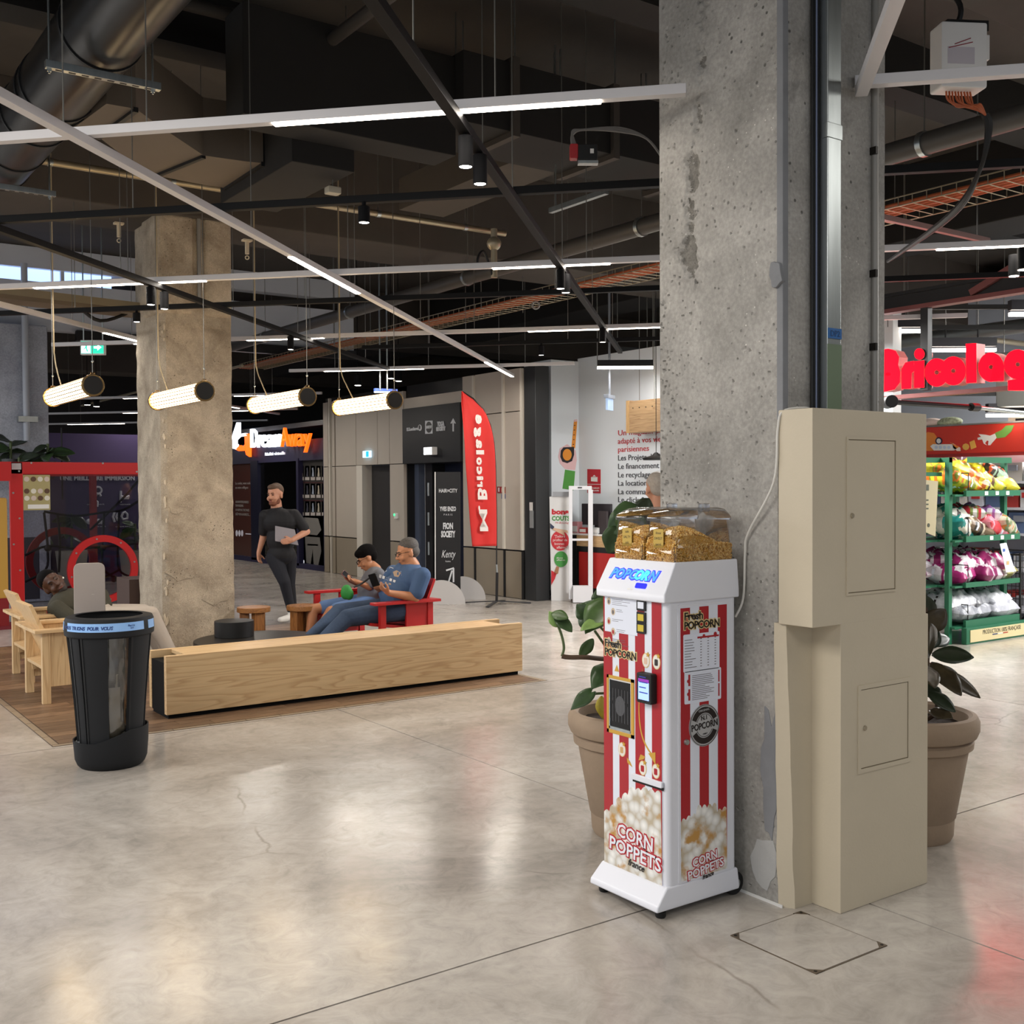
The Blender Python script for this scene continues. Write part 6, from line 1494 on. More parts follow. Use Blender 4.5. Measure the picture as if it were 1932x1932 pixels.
# lettering runs up the cloth and is seen from its reverse side
xc = lambda py: np.interp(py, [770, 900, 1010], [902, 905, 911])
for ch, y0, y1, w_ in (('M', 1006, 965, 15), ('.', 962, 952, 5), ('B', 944, 922, 16), ('r', 919, 908, 9), ('i', 906, 898, 11), ('c', 895, 880, 9), ('o', 877, 862, 9), ('l', 858, 850, 13), ('a', 845, 828, 10), ('g', 823, 804, 12), ('e', 800, 782, 11)):
    py = (y0 + y1) / 2; o_ = dep(xc(y0) - 4.5, y0, DF - .075); u_ = dep(xc(y1) - 4.5, y1, DF - .075); ln = (u_ - o_).length
    hz = w_ * DF / F
    q_ = (u_ - o_).normalized()
    TM = Matrix(((q_.x, RR[0], RF[0], o_.x), (q_.y, RR[1], RF[1], o_.y), (q_.z, RR[2], RF[2], o_.z), (0, 0, 0, 1)))
    text(ch, hz / .69 if ch in 'MBlig' else hz / .5, mat('flag_white', '#e3dcd6', .7), TM, fl_, 'letter', align='LEFT', fit=ln, bold=.002 if ch == 'M' else .007, ext=.003)
for dx, dy in ((-1, .15), (1, .1), (-.25, -.6), (.2, .55)):
    e_ = fp_ + CR * (.48 * dx) + CF * (.75 * dy); MB().bar(fp_ + V(0, 0, .045), e_ + V(0, 0, .012), .05, .012).build('foot_arm', mat('foot_grey', '#3c3d40', .4, .4), fl_)

# ---------------- shop entrance: gate, banner, counter, wall art
DG = 15.55
def dshape(pts, D_, m, par, name='picture', t=.004):
    c = dep(966, 918, D_); M = frame(c, RR, RU); k_ = D_ / F
    return MB().prism([((x - 966) * k_, -(y - 918) * k_) for x, y in pts], M, t).build(name, m, par, smooth=False)
def dtext(s, px, py, wpx, hpx, m, D_, par, **k):
    c = dep(px, py, D_); return text(s, hpx * D_ / F / .69, m, frame(c, RR, RU), par, align='LEFT', fit=wpx * D_ / F, **k)
gp = g(1096, 1135); ga = thing('security_gate', 'white anti-theft gate frame at the shop entrance', 'gate', gp)
GW = mat('gate_white', '#d3d3d6', .35)
dshape(rect(1073, 917, 1116, 924), DG, GW, ga, 'top_bar', .06); dshape(rect(1073, 924, 1079.5, 1130), DG, GW, ga, 'post', .06); dshape(rect(1109.5, 924, 1118, 1108), DG, GW, ga, 'post', .06)
dshape(rect(1079, 1016, 1110, 1020), DG, GW, ga, 'cross_bar', .05); dshape(rect(1080, 1104, 1117, 1135), DG, GW, ga, 'base_box', .16); dshape(rect(1090, 919, 1098, 921), DG - .06, M_BLACK, ga, 'sensor', .01)
DB = 15.75
bn_ = thing('roll_up_banner', 'white roll-up banner with red and green circles beside the gate', 'banner', g(1055, 1133))
dshape([(1036.5, 937), (1075, 936), (1077, 1133), (1040, 1133)], DB, mat('banner_white', '#cfcfce', .5), bn_, 'sheet', .02)
dshape(rect(1043, 928, 1075, 937), DB, mat('banner_bar', '#8f9194', .4, .4), bn_, 'top_bar', .04)
DB2 = DB - .022; RB = mat('banner_red', '#b8232c', .5); GB = mat('banner_green', '#3d8a3c', .5)
dtext('bons', 1041, 970, 32, 9, RB, DB2, bn_, bold=.006); dtext('COUTS', 1041, 982, 34, 8, GB, DB2, bn_, bold=.004); dtext('Mr.Bricolage', 1047, 988, 28, 3.5, RB, DB2, bn_, shear=.2)
c1 = dshape(ecl(1056.5, 1020, 17, 19, 30), DB2, RB, bn_, 'red_circle', .004); c2 = dshape(ecl(1058.5, 1055, 13, 15, 28), DB2 - .004, GB, bn_, 'green_circle', .004)
for s_, y_, x_, w_ in (('"J\'adore', 1014, 1046, 20), ('profiter de', 1021, 1043, 27), ('bonnes', 1028, 1046, 18), ('affaires"', 1035, 1050, 20)): dtext(s_, x_, y_, w_, 4.6, mat('banner_ink_white', '#ded5d2', .5), DB2 - .006, c1)
dtext('#Bonnes', 1050, 1054, 12, 3, mat('banner_ink_white', '#ded5d2', .5), DB2 - .01, c2); dtext('affaires', 1050, 1058, 16, 3, mat('banner_ink_white', '#ded5d2', .5), DB2 - .01, c2)
SKP = mat('art_skin', '#c9a78c', .5); SKB = mat('art_brown', '#9a6a4a', .5)
dshape([(1043, 996), (1056, 998), (1071, 1001), (1072, 1006), (1064, 1004), (1066, 1011), (1060, 1008), (1052, 1004), (1042, 999)], DB2 - .004, SKP, bn_, 'drawn_hand'); dshape([(1038, 987), (1046, 994), (1043, 999), (1038, 996)], DB2 - .004, mat('art_navy', '#26304a', .5), bn_, 'drawn_sleeve')
dshape([(1050, 1068), (1055, 1070), (1053, 1082), (1045, 1086), (1046, 1078)], DB2 - .004, SKB, bn_, 'drawn_hand'); dshape([(1040, 1076), (1050, 1082), (1047, 1092), (1040, 1104)], DB2 - .004, RB, bn_, 'drawn_sleeve')
# counter with screen
ct_ = thing('checkout_counter', 'wood-topped red and black checkout counter in front of the white wall', 'counter', (10.05, 12.0, 0))
WC = mat_wood('counter_wood', '#c4a276', '#a8865a', 1, 1.2)
MB().box((9.92, 11.2, .94), (10.28, 12.55, .965)).build('top', M_WHITE, ct_); MB().box((9.93, 11.25, .78), (10.27, 12.42, .94)).build('wood_fascia', WC, ct_, bevel=.003)
MB().box((9.93, 11.25, .0), (10.27, 12.47, .78)).build('black_frame', M_BLACK, ct_); MB().box((9.915, 11.3, .19), (9.94, 12.35, .70)).build('red_panel', mat('counter_red', '#a8231f', .45), ct_, bevel=.003)
MB().box((9.925, 12.42, .1), (9.96, 12.52, .95)).build('side_post', M_BLACK, ct_)
a, b = onX(1097, 950, 10.05), onX(1152, 992, 10.05)
mo = thing('monitor', 'dark computer monitor seen from behind on the checkout counter', 'monitor', (10.05, (a.y + b.y) / 2, .965))
MB().box((10.05, b.y, b.z), (10.09, a.y, a.z)).build('screen_back', mat('monitor_grey', '#2a2629', .4), mo, bevel=.008)
MB().box((10.06, (a.y + b.y) / 2 - .04, .97), (10.10, (a.y + b.y) / 2 + .04, b.z + .05)).build('stand', M_BLACK, mo); MB().box((10.02, (a.y + b.y) / 2 - .14, .965), (10.2, (a.y + b.y) / 2 + .14, .98)).build('foot', M_BLACK, mo)
a, b = onX(1130, 964, 9.98), onX(1146, 1008, 9.98); t = thing('card_reader', 'slim dark payment column before the monitor', 'terminal', (9.98, (a.y + b.y) / 2, .965))
MB().box((9.96, b.y, .965), (10.0, a.y, a.z)).build('column', mat('reader_dark', '#332b2c', .4), t, bevel=.006); MB().box((9.94, b.y - .01, .965), (10.02, a.y + .01, .975)).build('foot', M_BLACK, t)
for nm, x0, y0, x1, c, lb in (('leaflet_stand', 1081, 984, 1092, '#c98d92', 'pink leaflet stand on the counter'), ('leaflet_box', 1095, 995, 1108, '#b2443f', 'red and white leaflet box on the counter'), ('paper_stack', 1112, 995, 1130, '#c8c9c8', 'white paper stack below the monitor')):
    a, b = onX(x0, y0, 9.95), onX(x1, 1008, 9.95); t = thing(nm, lb, 'box', (9.95, (a.y + b.y) / 2, .965))
    MB().box((9.93, b.y, .965), (10.02, a.y, a.z)).build('body', mat(nm, c, .5), t, bevel=.004); MB().box((9.926, b.y + .01, .985), (9.93, a.y - .01, (a.z + .965) / 2 + .02)).build('label', M_WHITE, t)
# arm and tape measure painted on the pilaster side (faces -Y)
def yshape(pts, Y, m, par, name='picture', t=.003):
    P_ = [onY(x, y, Y) for x, y in pts]; return MB().prism([(p.x, p.z) for p in P_], frame((0, Y, 0), (1, 0, 0), (0, 0, 1)), t).build(name, m, par, smooth=False)
YA_ = 12.82; AR = thing('wall_picture', 'painted green-sleeved hand holding up an orange tape measure', 'picture', (10.05, YA_, 1.6))
O1 = mat('art_orange', '#d98a2e', .5); K1 = mat('art_black', '#221f22', .5); G1 = mat('art_green', '#4f9440', .5); PK = mat('art_pink', '#d9b3b4', .5)
yshape([(1066, 886), (1085, 889), (1082, 925), (1061, 922)], YA_, G1, AR, 'sleeve')
yshape([(1053, 862), (1056, 846), (1070, 838), (1086, 850), (1088, 868), (1085, 887), (1066, 885), (1056, 874)], YA_, PK, AR, 'hand')
yshape([(1078, 845), (1083, 793), (1089, 792), (1085, 846)], YA_ - .002, O1, AR, 'tape'); yshape([(1083, 792), (1088.5, 791), (1089, 795), (1083, 796)], YA_ - .004, PK, AR, 'tape_end')
ts_ = yshape([(1057, 862), (1058, 850), (1063, 844), (1083, 843), (1083, 858), (1079, 870), (1070, 874), (1061, 871)], YA_ - .003, K1, AR, 'tape_case'); yshape(ecl(1070, 858, 8.4, 11, 24), YA_ - .006, O1, ts_, 'disc')
for k in range(5): yshape([(1080.5 + k * .6, 838 - 9 * k), (1083 + k * .6, 837.6 - 9 * k), (1083 + k * .6, 839 - 9 * k), (1080.5 + k * .6, 839.5 - 9 * k)], YA_ - .005, K1, AR, 'tape_mark')
# red poster and slogan on the white wall
XW = 10.296; rp = thing('wall_poster', 'small red poster with a white basket picture on the white wall', 'poster', (XW, 11.9, 1.7))
shape([(1108, 885), (1133, 885.5), (1133, 931), (1108, 930)], XW, mat('poster_red', '#b3202f', .5), rp, -.006, 'sheet'); shape([(1115, 900), (1127, 900), (1127, 909), (1115, 908)], XW - .006, M_WHITE, rp, -.003, 'basket'); shape([(1118, 899), (1121, 896), (1124, 899)], XW - .006, M_WHITE, rp, -.003, 'basket_handle'); shape([(1108, 913), (1133, 913.3), (1133, 914.2), (1108, 914)], XW - .006, M_WHITE, rp, -.003, 'white_rule')
onwall('Livraison', 1113, 922, 17, M_WHITE, XW - .007, rp, 3, ext=.002); onwall('à domicile', 1115, 927, 15, M_WHITE, XW - .007, rp, 3, ext=.002)
sg = thing('wall_slogan', 'red and dark grey slogan lettering on the white shop wall', 'lettering', (XW, 11, 2))
RT = mat('slogan_red', '#b93a3f', .6); GT = mat('slogan_grey', '#3f4045', .6)
for s_, y_, w_, m_ in (('Un magasin parisien', 822, 117, RT), ('adapté à vos vies', 837.5, 86, RT), ('parisiennes', 853, 58, RT), ('Les Projets de A à Z', 869, 103, GT), ('Le financement', 885, 77, GT), ('Le recyclage', 901, 61, GT), ('La location', 916.5, 54, GT), ('La commande', 932.5, 72, GT), ('Le click & collect', 947.5, 92, GT)): onwall(s_, 1165.5, y_, w_, m_, XW, sg, 10.2, ext=.003)
wbd = thing('hanging_board', 'pale plywood box board hung above the red slogan', 'board', onX(1215, 785, 10.0))
a, b = onX(1187, 757, 10.0), onX(1262, 812, 10.0); MB().box((10.0, b.y, b.z), (10.2, a.y, a.z)).build('panel', mat_wood('ply', '#a98a64', '#8d6e4b', 1, 1.), wbd, bevel=.004)
MB().box((9.995, a.y, b.z), (10.2, a.y + .06, a.z + .01)).build('edge_strip', mat_wood('ply_edge', '#c09b68', '#a07c4d', 2, 1.), wbd)
for k in range(2): MB().cyl((10.1, a.y - .1 - .3 * k, a.z), (10.1, a.y - .1 - .3 * k, 5.25), .005, n=5).build('wire', M_WIRE, wbd)
for k in range(4): MB().cyl((9.999, a.y - .08 - .13 * k, a.z - .1), (9.993, a.y - .08 - .13 * k, a.z - .1), .008, n=8).build('bolt', M_BLACK, wbd)
c = onX(1238, 868, 9.9); t = thing('counter_lamp', 'flat dark lamp shade hanging in front of the slogan', 'lamp', c); MB().lathe([(.17, 0), (.18, .03), (.06, .06), (.02, .1)], c, 28).build('shade', M_BLACK, t); MB().cyl(c + V(0, 0, .1), (c.x, c.y, 5.25), .005, n=5).build('cable', M_BLACK, t)
c = onX(1150, 760, 9.6); t = thing('exit_sign', 'exit sign seen edge on hanging from a rod by the white wall', 'sign', c)
MB().bar(c + V(.10, .06, -.02), c - V(.10, .06, .02), .03, .16).build('panel', mat('sign_bluegrey', '#8fa3bd', .3, emit=.5, ecol='#9fb8d8'), t); MB().bar(c + V(.12, .07, .08), c - V(.12, .07, -.08), .07, .05).build('case', mat('case_grey', '#7f858f', .4), t, bevel=.004); MB().cyl(c + V(0, 0, .1), (c.x, c.y, 5.25), .016, n=10).build('rod', mat('rod_grey', '#6f747c', .4), t)
for k, (a_, b_, Z, lb) in enumerate((((1127, 694), (1232, 681), 14.5, 'black shop lamp with white tube nearest the white wall'), ((1165, 667), (1221, 671), 16, 'short white tube lamp over the shop behind the column'))):
    a, b = dep(*a_, Z), dep(*b_, Z); b.z = a.z if k == 0 else b.z; t = thing('linear_light', lb, 'lamp', (a + b) / 2); MB().bar(a + V(0, 0, .06), b + V(0, 0, .06), .07, .08).build('profile', M_BLACK, t); MB().bar(a, b, .05, .03).build('tube', M_LED, t)
    l = area('tube_light', (a + b) / 2 - V(0, 0, .02), ((b - a).length, .04), 8, (1, .98, .96)); l.matrix_world = Matrix.Translation((a + b) / 2 - V(0, 0, .02)) @ (b - a).to_track_quat('X', 'Z').to_matrix().to_4x4()
    for p in (a, b): MB().cyl(p + V(0, 0, .1), (p.x, p.y, 5.25), .006, n=5).build('hanger', M_WIRE, t)
# fire sign and hose reel on the facade
a = onX(944, 924, 9.29); t = thing('fire_sign', 'small red extinguisher sign on the grey facade', 'sign', a); shape([(938, 918), (953, 918.5), (953, 931), (938, 930)], 9.29, mat('fire_red', '#8d1f26', .5), t, -.006, 'red_plate'); shape([(946, 920), (952, 920), (952, 929), (946, 929)], 9.283, SKP, t, -.003, 'pictogram'); shape([(940, 920), (942, 920), (942, 928), (940, 928)], 9.283, M_WHITE, t, -.003, 'pictogram'); shape([(946, 932), (953, 932), (953, 941), (946, 941)], 9.29, mat('fire_blue', '#243a7c', .5), t, -.006, 'blue_plate')

# ---------------- red play structure at the left
YPL = 14.2; M_PLAY = mat('play_red', '#b5191b', .4); M_PLAYD = mat('play_dark', '#7f1418', .5); M_PLEX = mat_clear('plexi', '#d2d2d8', .03, .8, .02); M_ROPE = mat('rope_black', '#0f0f10', .7)
pl = thing('play_structure', 'red framed climbing box with clear walls, ring tunnels and black rope net', 'play structure', (3.5, 15, 0))
px_ = lambda x: onY(x, 1000, YPL).x
def pz(y, x=130): return onY(x, y, YPL).z
X0, X1 = px_(20), px_(300); XR = X1 + .6
MB().box((X0, YPL, pz(895)), (XR, YPL + .06, pz(872))).build('top_beam', M_PLAY, pl, bevel=.008)
MB().box((X0, YPL, 0), (px_(45), YPL + .06, pz(872))).build('post', M_PLAY, pl, bevel=.008)
MB().box((X0, YPL, .0), (XR, YPL + .06, .16)).build('bottom_beam', M_PLAYD, pl, bevel=.008)
MB().box((X0, YPL + 2.2, pz(895)), (XR, YPL + 2.26, pz(872))).build('top_beam', M_PLAY, pl, bevel=.008)
MB().box((X0, YPL + .06, pz(893)), (X0 + .06, YPL + 2.2, pz(873))).build('top_beam', M_PLAY, pl, bevel=.008)
MB().box((XR - .1, YPL + 2.2, 0), (XR, YPL + 2.26, 2.0)).build('post', M_PLAY, pl); MB().box((X0, YPL + 2.2, 0), (X0 + .15, YPL + 2.26, 2.0)).build('post', M_PLAY, pl)
MB().box((px_(250), YPL + 2.0, .3), (px_(262), YPL + 2.1, pz(895))).build('post', M_PLAYD, pl)
MB().box((px_(45), YPL + .02, .16), (XR, YPL + .03, pz(895))).build('plexi_sheet', M_PLEX, pl)
MB().box((X0 - 1.6, YPL - .3, 0), (XR, YPL + .3, .02)).build('floor_mat', mat('mat_red', '#6f1a24', .7), pl)
MB().box((px_(45), YPL + 1.6, .16), (px_(128), YPL + 1.66, 1.0)).build('grey_panel', mat('play_grey', '#4d4f58', .6), pl)
def flat_ring(cx, cz, Y, ro, ri, m, name):
    rings = []
    for r_, y_ in ((ro, Y), (ro, Y + .05), (ri, Y + .05), (ri, Y), (ro, Y)): rings.append([(cx + r_ * math.cos(2 * math.pi * k / 56), y_, cz + r_ * math.sin(2 * math.pi * k / 56)) for k in range(56)])
    return MB().loft(rings, caps=False).build(name, m, pl)
c = onY(195, 1074, YPL - .03); flat_ring(c.x, c.z, YPL - .04, .43, .345, M_PLAY, 'ring_tunnel')
c2_ = onY(117, 1058, YPL + 1.2); flat_ring(c2_.x, c2_.z, YPL + 1.2, .45, .36, M_PLAYD, 'ring_tunnel')
for k in range(8):
    a_ = 2 * math.pi * k / 8 + .2; MB().cyl((c.x + .39 * math.cos(a_), YPL - .046, c.z + .39 * math.sin(a_)), (c.x + .39 * math.cos(a_), YPL - .038, c.z + .39 * math.sin(a_)), .012, n=8).build('bolt', M_STEEL, pl)
for x_, y_ in ((59, 873.5), (194, 874), (258, 890), (36, 889), (37, 978), (38, 1076), (26, 1027), (25, 930), (27, 1126)):
    q = onY(x_, y_, YPL - .002); MB().cyl((q.x, YPL - .006, q.z), (q.x, YPL, q.z), .012, n=8).build('bolt', M_STEEL, pl)
q0, q1 = onY(22, 874, YPL - .004), onY(40, 886, YPL - .004); lb_s = MB().box((q0.x, YPL - .004, q1.z), (q1.x, YPL, q0.z)).build('notice', mat('notice_grey', '#b5aeb0', .5), pl)
# rope net inside
def rope(pts, Y, r=.016, name='rope'): MB().tube(path([onY(x, y, Y + d) for x, y, d in pts], 4), r, 6).build(name, M_ROPE, pl)
for pts in ([(83, 965, .3), (110, 970, .3), (150, 973, .3), (200, 966, .3), (232, 962, .3), (262, 945, .3)], [(83, 967, .5), (88, 1010, .5), (90, 1040, .5), (86, 1075, .5), (47, 1098, .5)], [(108, 970, .5), (113, 1020, .5), (111, 1080, .5)], [(196, 968, .4), (193, 1040, .4), (194, 1072, .4), (215, 1090, .4), (240, 1112, .4)], [(225, 965, .4), (222, 1035, .4), (225, 1075, .4), (245, 1088, .4)], [(47, 1048, .4), (90, 1030, .4), (150, 1035, .4), (262, 1025, .4)], [(194, 1072, .4), (165, 1086, .4), (130, 1095, .4)], [(225, 1075, .4), (200, 1088, .4), (180, 1094, .4)], [(170, 1000, .9), (232, 940, .9), (262, 905, .9)], [(97, 962, .2), (82, 950, .2)]): rope(pts, YPL)
for x_, y_ in ((90, 1034), (194, 1034), (215, 1092), (185, 1092)): MB().ell(onY(x_, y_, YPL + .4), .045, nu=10, nv=8).build('rope_knot', M_ROPE, pl)
# picture sheet on the clear wall
q0, q1 = onY(43, 896, YPL + .015), onY(95, 962, YPL + .015); ps_ = MB().box((q0.x, YPL + .008, q1.z), (q1.x, YPL + .018, q0.z)).build('rule_sheet', mat('sheet_sand', '#a59a6a', .5), pl)
r = random.Random(2); wd, hg = q1.x - q0.x, q0.z - q1.z
for i in range(3):
    for j in range(4):
        cx, cz = q0.x + wd * (.13 + .25 * j), q0.z - hg * (.12 + .22 * i if i < 1 else .26 + .2 * i)
        MB().cyl((cx, YPL + .003, cz), (cx, YPL + .009, cz), wd * .1, n=16).build('round_picture', mat('sheet%d' % ((i + j) % 3), ('#c9b9ae', '#5a3f2e', '#d6d2c4')[(i + j) % 3], .5), ps_)
MB().box((q0.x + wd * .16, YPL + .004, q1.z + hg * .04), (q1.x - wd * .05, YPL + .009, q1.z + hg * .16)).build('white_band', M_WHITE, ps_)
# adjoining yellow corner piece at the frame edge
MB().box((X0 - 1.5, YPL - .05, .3), (X0 - .04, YPL, 1.55)).build('yellow_board', mat('play_yellow', '#b98f3c', .5), pl, bevel=.03); MB().box((X0 - 1.5, YPL - .1, 1.75), (X0 - .0, YPL - .02, 1.98)).build('top_beam', M_PLAY, pl); MB().box((X0 - 1.5, YPL - .1, 0), (X0 - .05, YPL - .02, .35)).build('bottom_board', M_PLAYD, pl)
# purple hoarding lettering and symbols
YH = 19.99; hg_ = bpy.data.objects['wall_4']
def hoard_text(s, x, y, wpx, hpx, m=WP, **k):
    a, b = onY(x, y, YH), onY(x + wpx, y, YH); return text(s, abs(onY(x, y - hpx, YH).z - a.z) / .69, m, FY(a.x, YH, a.z), hg_, align='LEFT', fit=(b.x - a.x), ext=.004, **k)
hoard_text('UNE MEILLEURE IMMERSION', 113, 906, 141, 8, bold=.004)
def hline(pts, r=.022): MB().tube([onY(x, y, YH) for x, y in pts], r, 5).build('pictogram', WP, hg_)
for pts in ([(172, 935), (180, 931), (188, 932), (190, 936)], [(182, 932), (178, 942), (184, 947), (183, 956)], [(178, 942), (172, 948), (170, 943)], [(226, 936), (238, 938), (244, 936)], [(227, 940), (243, 940)], [(228, 926), (227, 948)], [(232, 968), (236, 966), (240, 970), (240, 978), (232, 980), (229, 974), (232, 968)], [(222, 968), (219, 975), (222, 982)], [(216, 966), (213, 975), (216, 985)]): hline(pts)
q = onY(185, 925, YH); MB().tube([q + V(.06 * math.cos(a_), 0, .06 * math.sin(a_)) for a_ in np.linspace(0, 6.28, 17)[:-1]], .02, 5, closed=True).build('pictogram', WP, hg_)
for k in range(5): MB().ell(onY(168 + 6 * k, 984, YH), (.05, .02, .05), nu=8, nv=6).build('pictogram', WP, hg_)
for x_, y_, w_ in ((164, 953, 33), (226, 953, 20), (170, 995, 30), (218, 995, 28)): hoard_text('CASQUE VR SANS FIL', x_, y_, w_, 2.2)
# brown planter box by the far column
c = dep(256, 1152, 11.3); pb_ = thing('planter_box', 'dark brown square planter box at the left of the far column', 'planter', (c.x, c.y, 0))
zt = dep(256, 1090, 11.3).z; MB().box((c.x - .12, c.y - .2, .0), (c.x + .35, c.y + .25, zt)).build('box', mat('planter_brown', '#41302a', .6), pb_, bevel=.006); MB().box((c.x - .1, c.y - .18, zt - .03), (c.x + .33, c.y + .23, zt - .02)).build('soil', mat('soil', '#2a1f17', .95, bump=.5, bscale=60), pb_)
# ================================================================== PLANTS
M_POT = mat('terracotta_grey', '#94806b', .8, var=.08, vscale=6, bump=.1, bscale=60); M_SOIL = mat('soil', '#2a1f17', .95, bump=.5, bscale=60)
M_STEM = mat('stem_brown', '#4a3625', .7); M_STEMG = mat('stem_green', '#4c5a34', .6)
def leaf_mat(n, c, v=.25): return mat(n, c, .35, var=v, vscale=14)
LG1 = leaf_mat('leaf_green', '#34492a'); LG2 = leaf_mat('leaf_mid', '#455c32'); LG3 = leaf_mat('leaf_pale', '#7d9a55'); LY = leaf_mat('leaf_yellow', '#b3a13a'); LBR = leaf_mat('leaf_bronze', '#3b3322', .4); LBK = leaf_mat('leaf_dark', '#26301f', .35)
def leaf(base, tip, nrm, wd, m, par, kind='heart', fold=.25, droop=.12, name='leaf'):
    base, tip = Vector(base), Vector(tip); L = (tip - base).length; y = (tip - base) / L; n = Vector(nrm); n = (n - y * n.dot(y)).normalized(); x = y.cross(n)
    K = 12; vs = []; fs = []
    for i in range(K + 1):
        t = i / K
        if kind == 'heart': h = wd * (math.sin(math.pi * min(1, t * .93 + .07)) ** .75) * (1.25 - .75 * t)
        else: h = wd * math.sin(math.pi * min(1, t * .96 + .03)) ** .8
        back = -.12 * L * (1 - t) ** 3 if kind == 'heart' and t < .25 else 0
        for j, s in enumerate((-1, -.5, 0, .5, 1)):
            z = abs(s) * h * fold - droop * L * t * t + .03 * wd * math.sin(t * 17 + j * 2)
            vs.append(base + y * (t * L + (back if abs(s) > .4 else 0)) + x * (s * h) + n * z)
    for i in range(K):
        for j in range(4): fs.append((i * 5 + j, i * 5 + j + 1, (i + 1) * 5 + j + 1, (i + 1) * 5 + j))
    mb = MB(); mb.add(vs, fs); o = mb.build(name, m, par); so = o.modifiers.new('Solidify', 'SOLIDIFY'); so.thickness = .002; so.offset = 0; return o
def pot(par, c, r, h):
    k = r / .31; pr = [(.19 * k, 0), (.2 * k, .02), (.205 * k, .10), (.21 * k, .105), (.265 * k, h * .72), (.272 * k, h * .725), (.285 * k, h * .74), (.288 * k, h * .79), (.275 * k, h * .81), (.30 * k, h * .83), (.312 * k, h * .88), (.312 * k, h * .95), (.30 * k, h * .99), (.28 * k, h), (.262 * k, h * .98), (.258 * k, h * .88)]
    MB().lathe([(a, b) for a, b in pr], c, 64, caps=False).build('pot', M_POT, par); MB().lathe([(.001, 0), (.19 * k, 0)], c, 40, caps=False).build('pot_base', M_POT, par)
    r_ = random.Random(3); n = 40; rr = []
    for q in (0.001, .09, .17, .262): rr.append([Vector(c) + V(q * k * math.cos(6.2832 * i / n), q * k * math.sin(6.2832 * i / n), h * .9 + r_.uniform(-.008, .01)) for i in range(n)])
    MB().loft(rr, caps=False).build('soil', M_SOIL, par)
# rubber plant right of the cabinet
c = V(4.47, 3.10, 0); rp_ = thing('rubber_plant', 'bronze-leaved rubber plant in a big greyish terracotta pot right of the cabinet', 'plant', c)
pot(rp_, c, .31, .585)
D0 = 5.05
def q_(x, y, dz=0): return dep(x, y, D0 + dz)
for pts in ([c + V(.02, 0, .52), q_(1742, 1300), q_(1750, 1230), q_(1745, 1140)], [c + V(-.05, .04, .52), q_(1730, 1280, .05), q_(1722, 1180, .1), q_(1730, 1080, .1)], [c + V(.06, -.02, .52), q_(1765, 1345), q_(1768, 1320)]): MB().tube(path(pts, 5), .011, 7).build('stem', M_STEM, rp_)
LB_ = [((1748, 1190), (1783, 1150), .052, LBR, 0, -.05), ((1746, 1180), (1752, 1128), .05, LBK, .05, -.1), ((1750, 1225), (1772, 1190), .035, LBK, .05, 0), ((1752, 1240), (1766, 1182), .045, LBR, -.05, -.2), ((1758, 1235), (1836, 1237), .045, LBK, -.02, -.1), ((1756, 1250), (1814, 1305), .05, LBR, -.05, -.2), ((1768, 1262), (1852, 1313), .036, LBR, .0, -.1), ((1752, 1272), (1808, 1268), .04, LBK, .06, 0), ((1750, 1305), (1803, 1340), .036, LBK, -.03, -.1), ((1754, 1340), (1796, 1352), .034, LBR, -.05, -.1), ((1744, 1290), (1775, 1322), .04, LBK, .05, -.1), ((1748, 1215), (1796, 1200), .04, LBK, .08, .1), ((1740, 1150), (1720, 1100), .05, LBK, .1, 0), ((1742, 1255), (1765, 1290), .045, LBR, -.06, -.2), ((1735, 1210), (1700, 1190), .05, LBK, .1, 0)]
for (a, b, w_, m_, dz, tz) in LB_: leaf(q_(*a, dz), q_(*b, dz + tz), -CF * .8 + CU * .5, w_, m_, rp_, 'oval', .18, .10)
# climbing philodendron behind the machine
c = V(3.46, 3.90, 0); ph_ = thing('philodendron', 'green climbing plant in a terracotta pot behind the popcorn machine', 'plant', c)
pot(ph_, c, .31, .585)
D0 = 5.1
MB().tube(path([q_(1180, 1345), q_(1175, 1280), q_(1172, 1240), q_(1140, 1243, -.1), q_(1105, 1240, -.2), q_(1075, 1240, -.2), q_(1060, 1238, -.2)], 5), [.011] * 31, 7).build('woody_branch', M_STEM, ph_)
for pts in ([q_(1060, 1238, -.2), q_(1064, 1222, -.2), q_(1060, 1200, -.2), q_(1052, 1178, -.2)], [q_(1180, 1340), q_(1165, 1270), q_(1150, 1232, -.05), q_(1122, 1190, -.1)], [q_(1175, 1330), q_(1170, 1250), q_(1150, 1205, -.05), q_(1130, 1180, -.1), q_(1108, 1160, -.1)], [q_(1180, 1350), q_(1160, 1312, -.1), q_(1118, 1309, -.15)], [q_(1180, 1345), q_(1180, 1200, .1), q_(1170, 1100, .1), q_(1165, 1000, .1)], [q_(1165, 1000, .1), q_(1170, 985, .1), q_(1195, 968, .1)], [q_(1190, 1350), q_(1160, 1320, -.1), q_(1150, 1300, -.1)]): MB().tube(path(pts, 5), .006, 6).build('stem', M_STEMG, ph_)
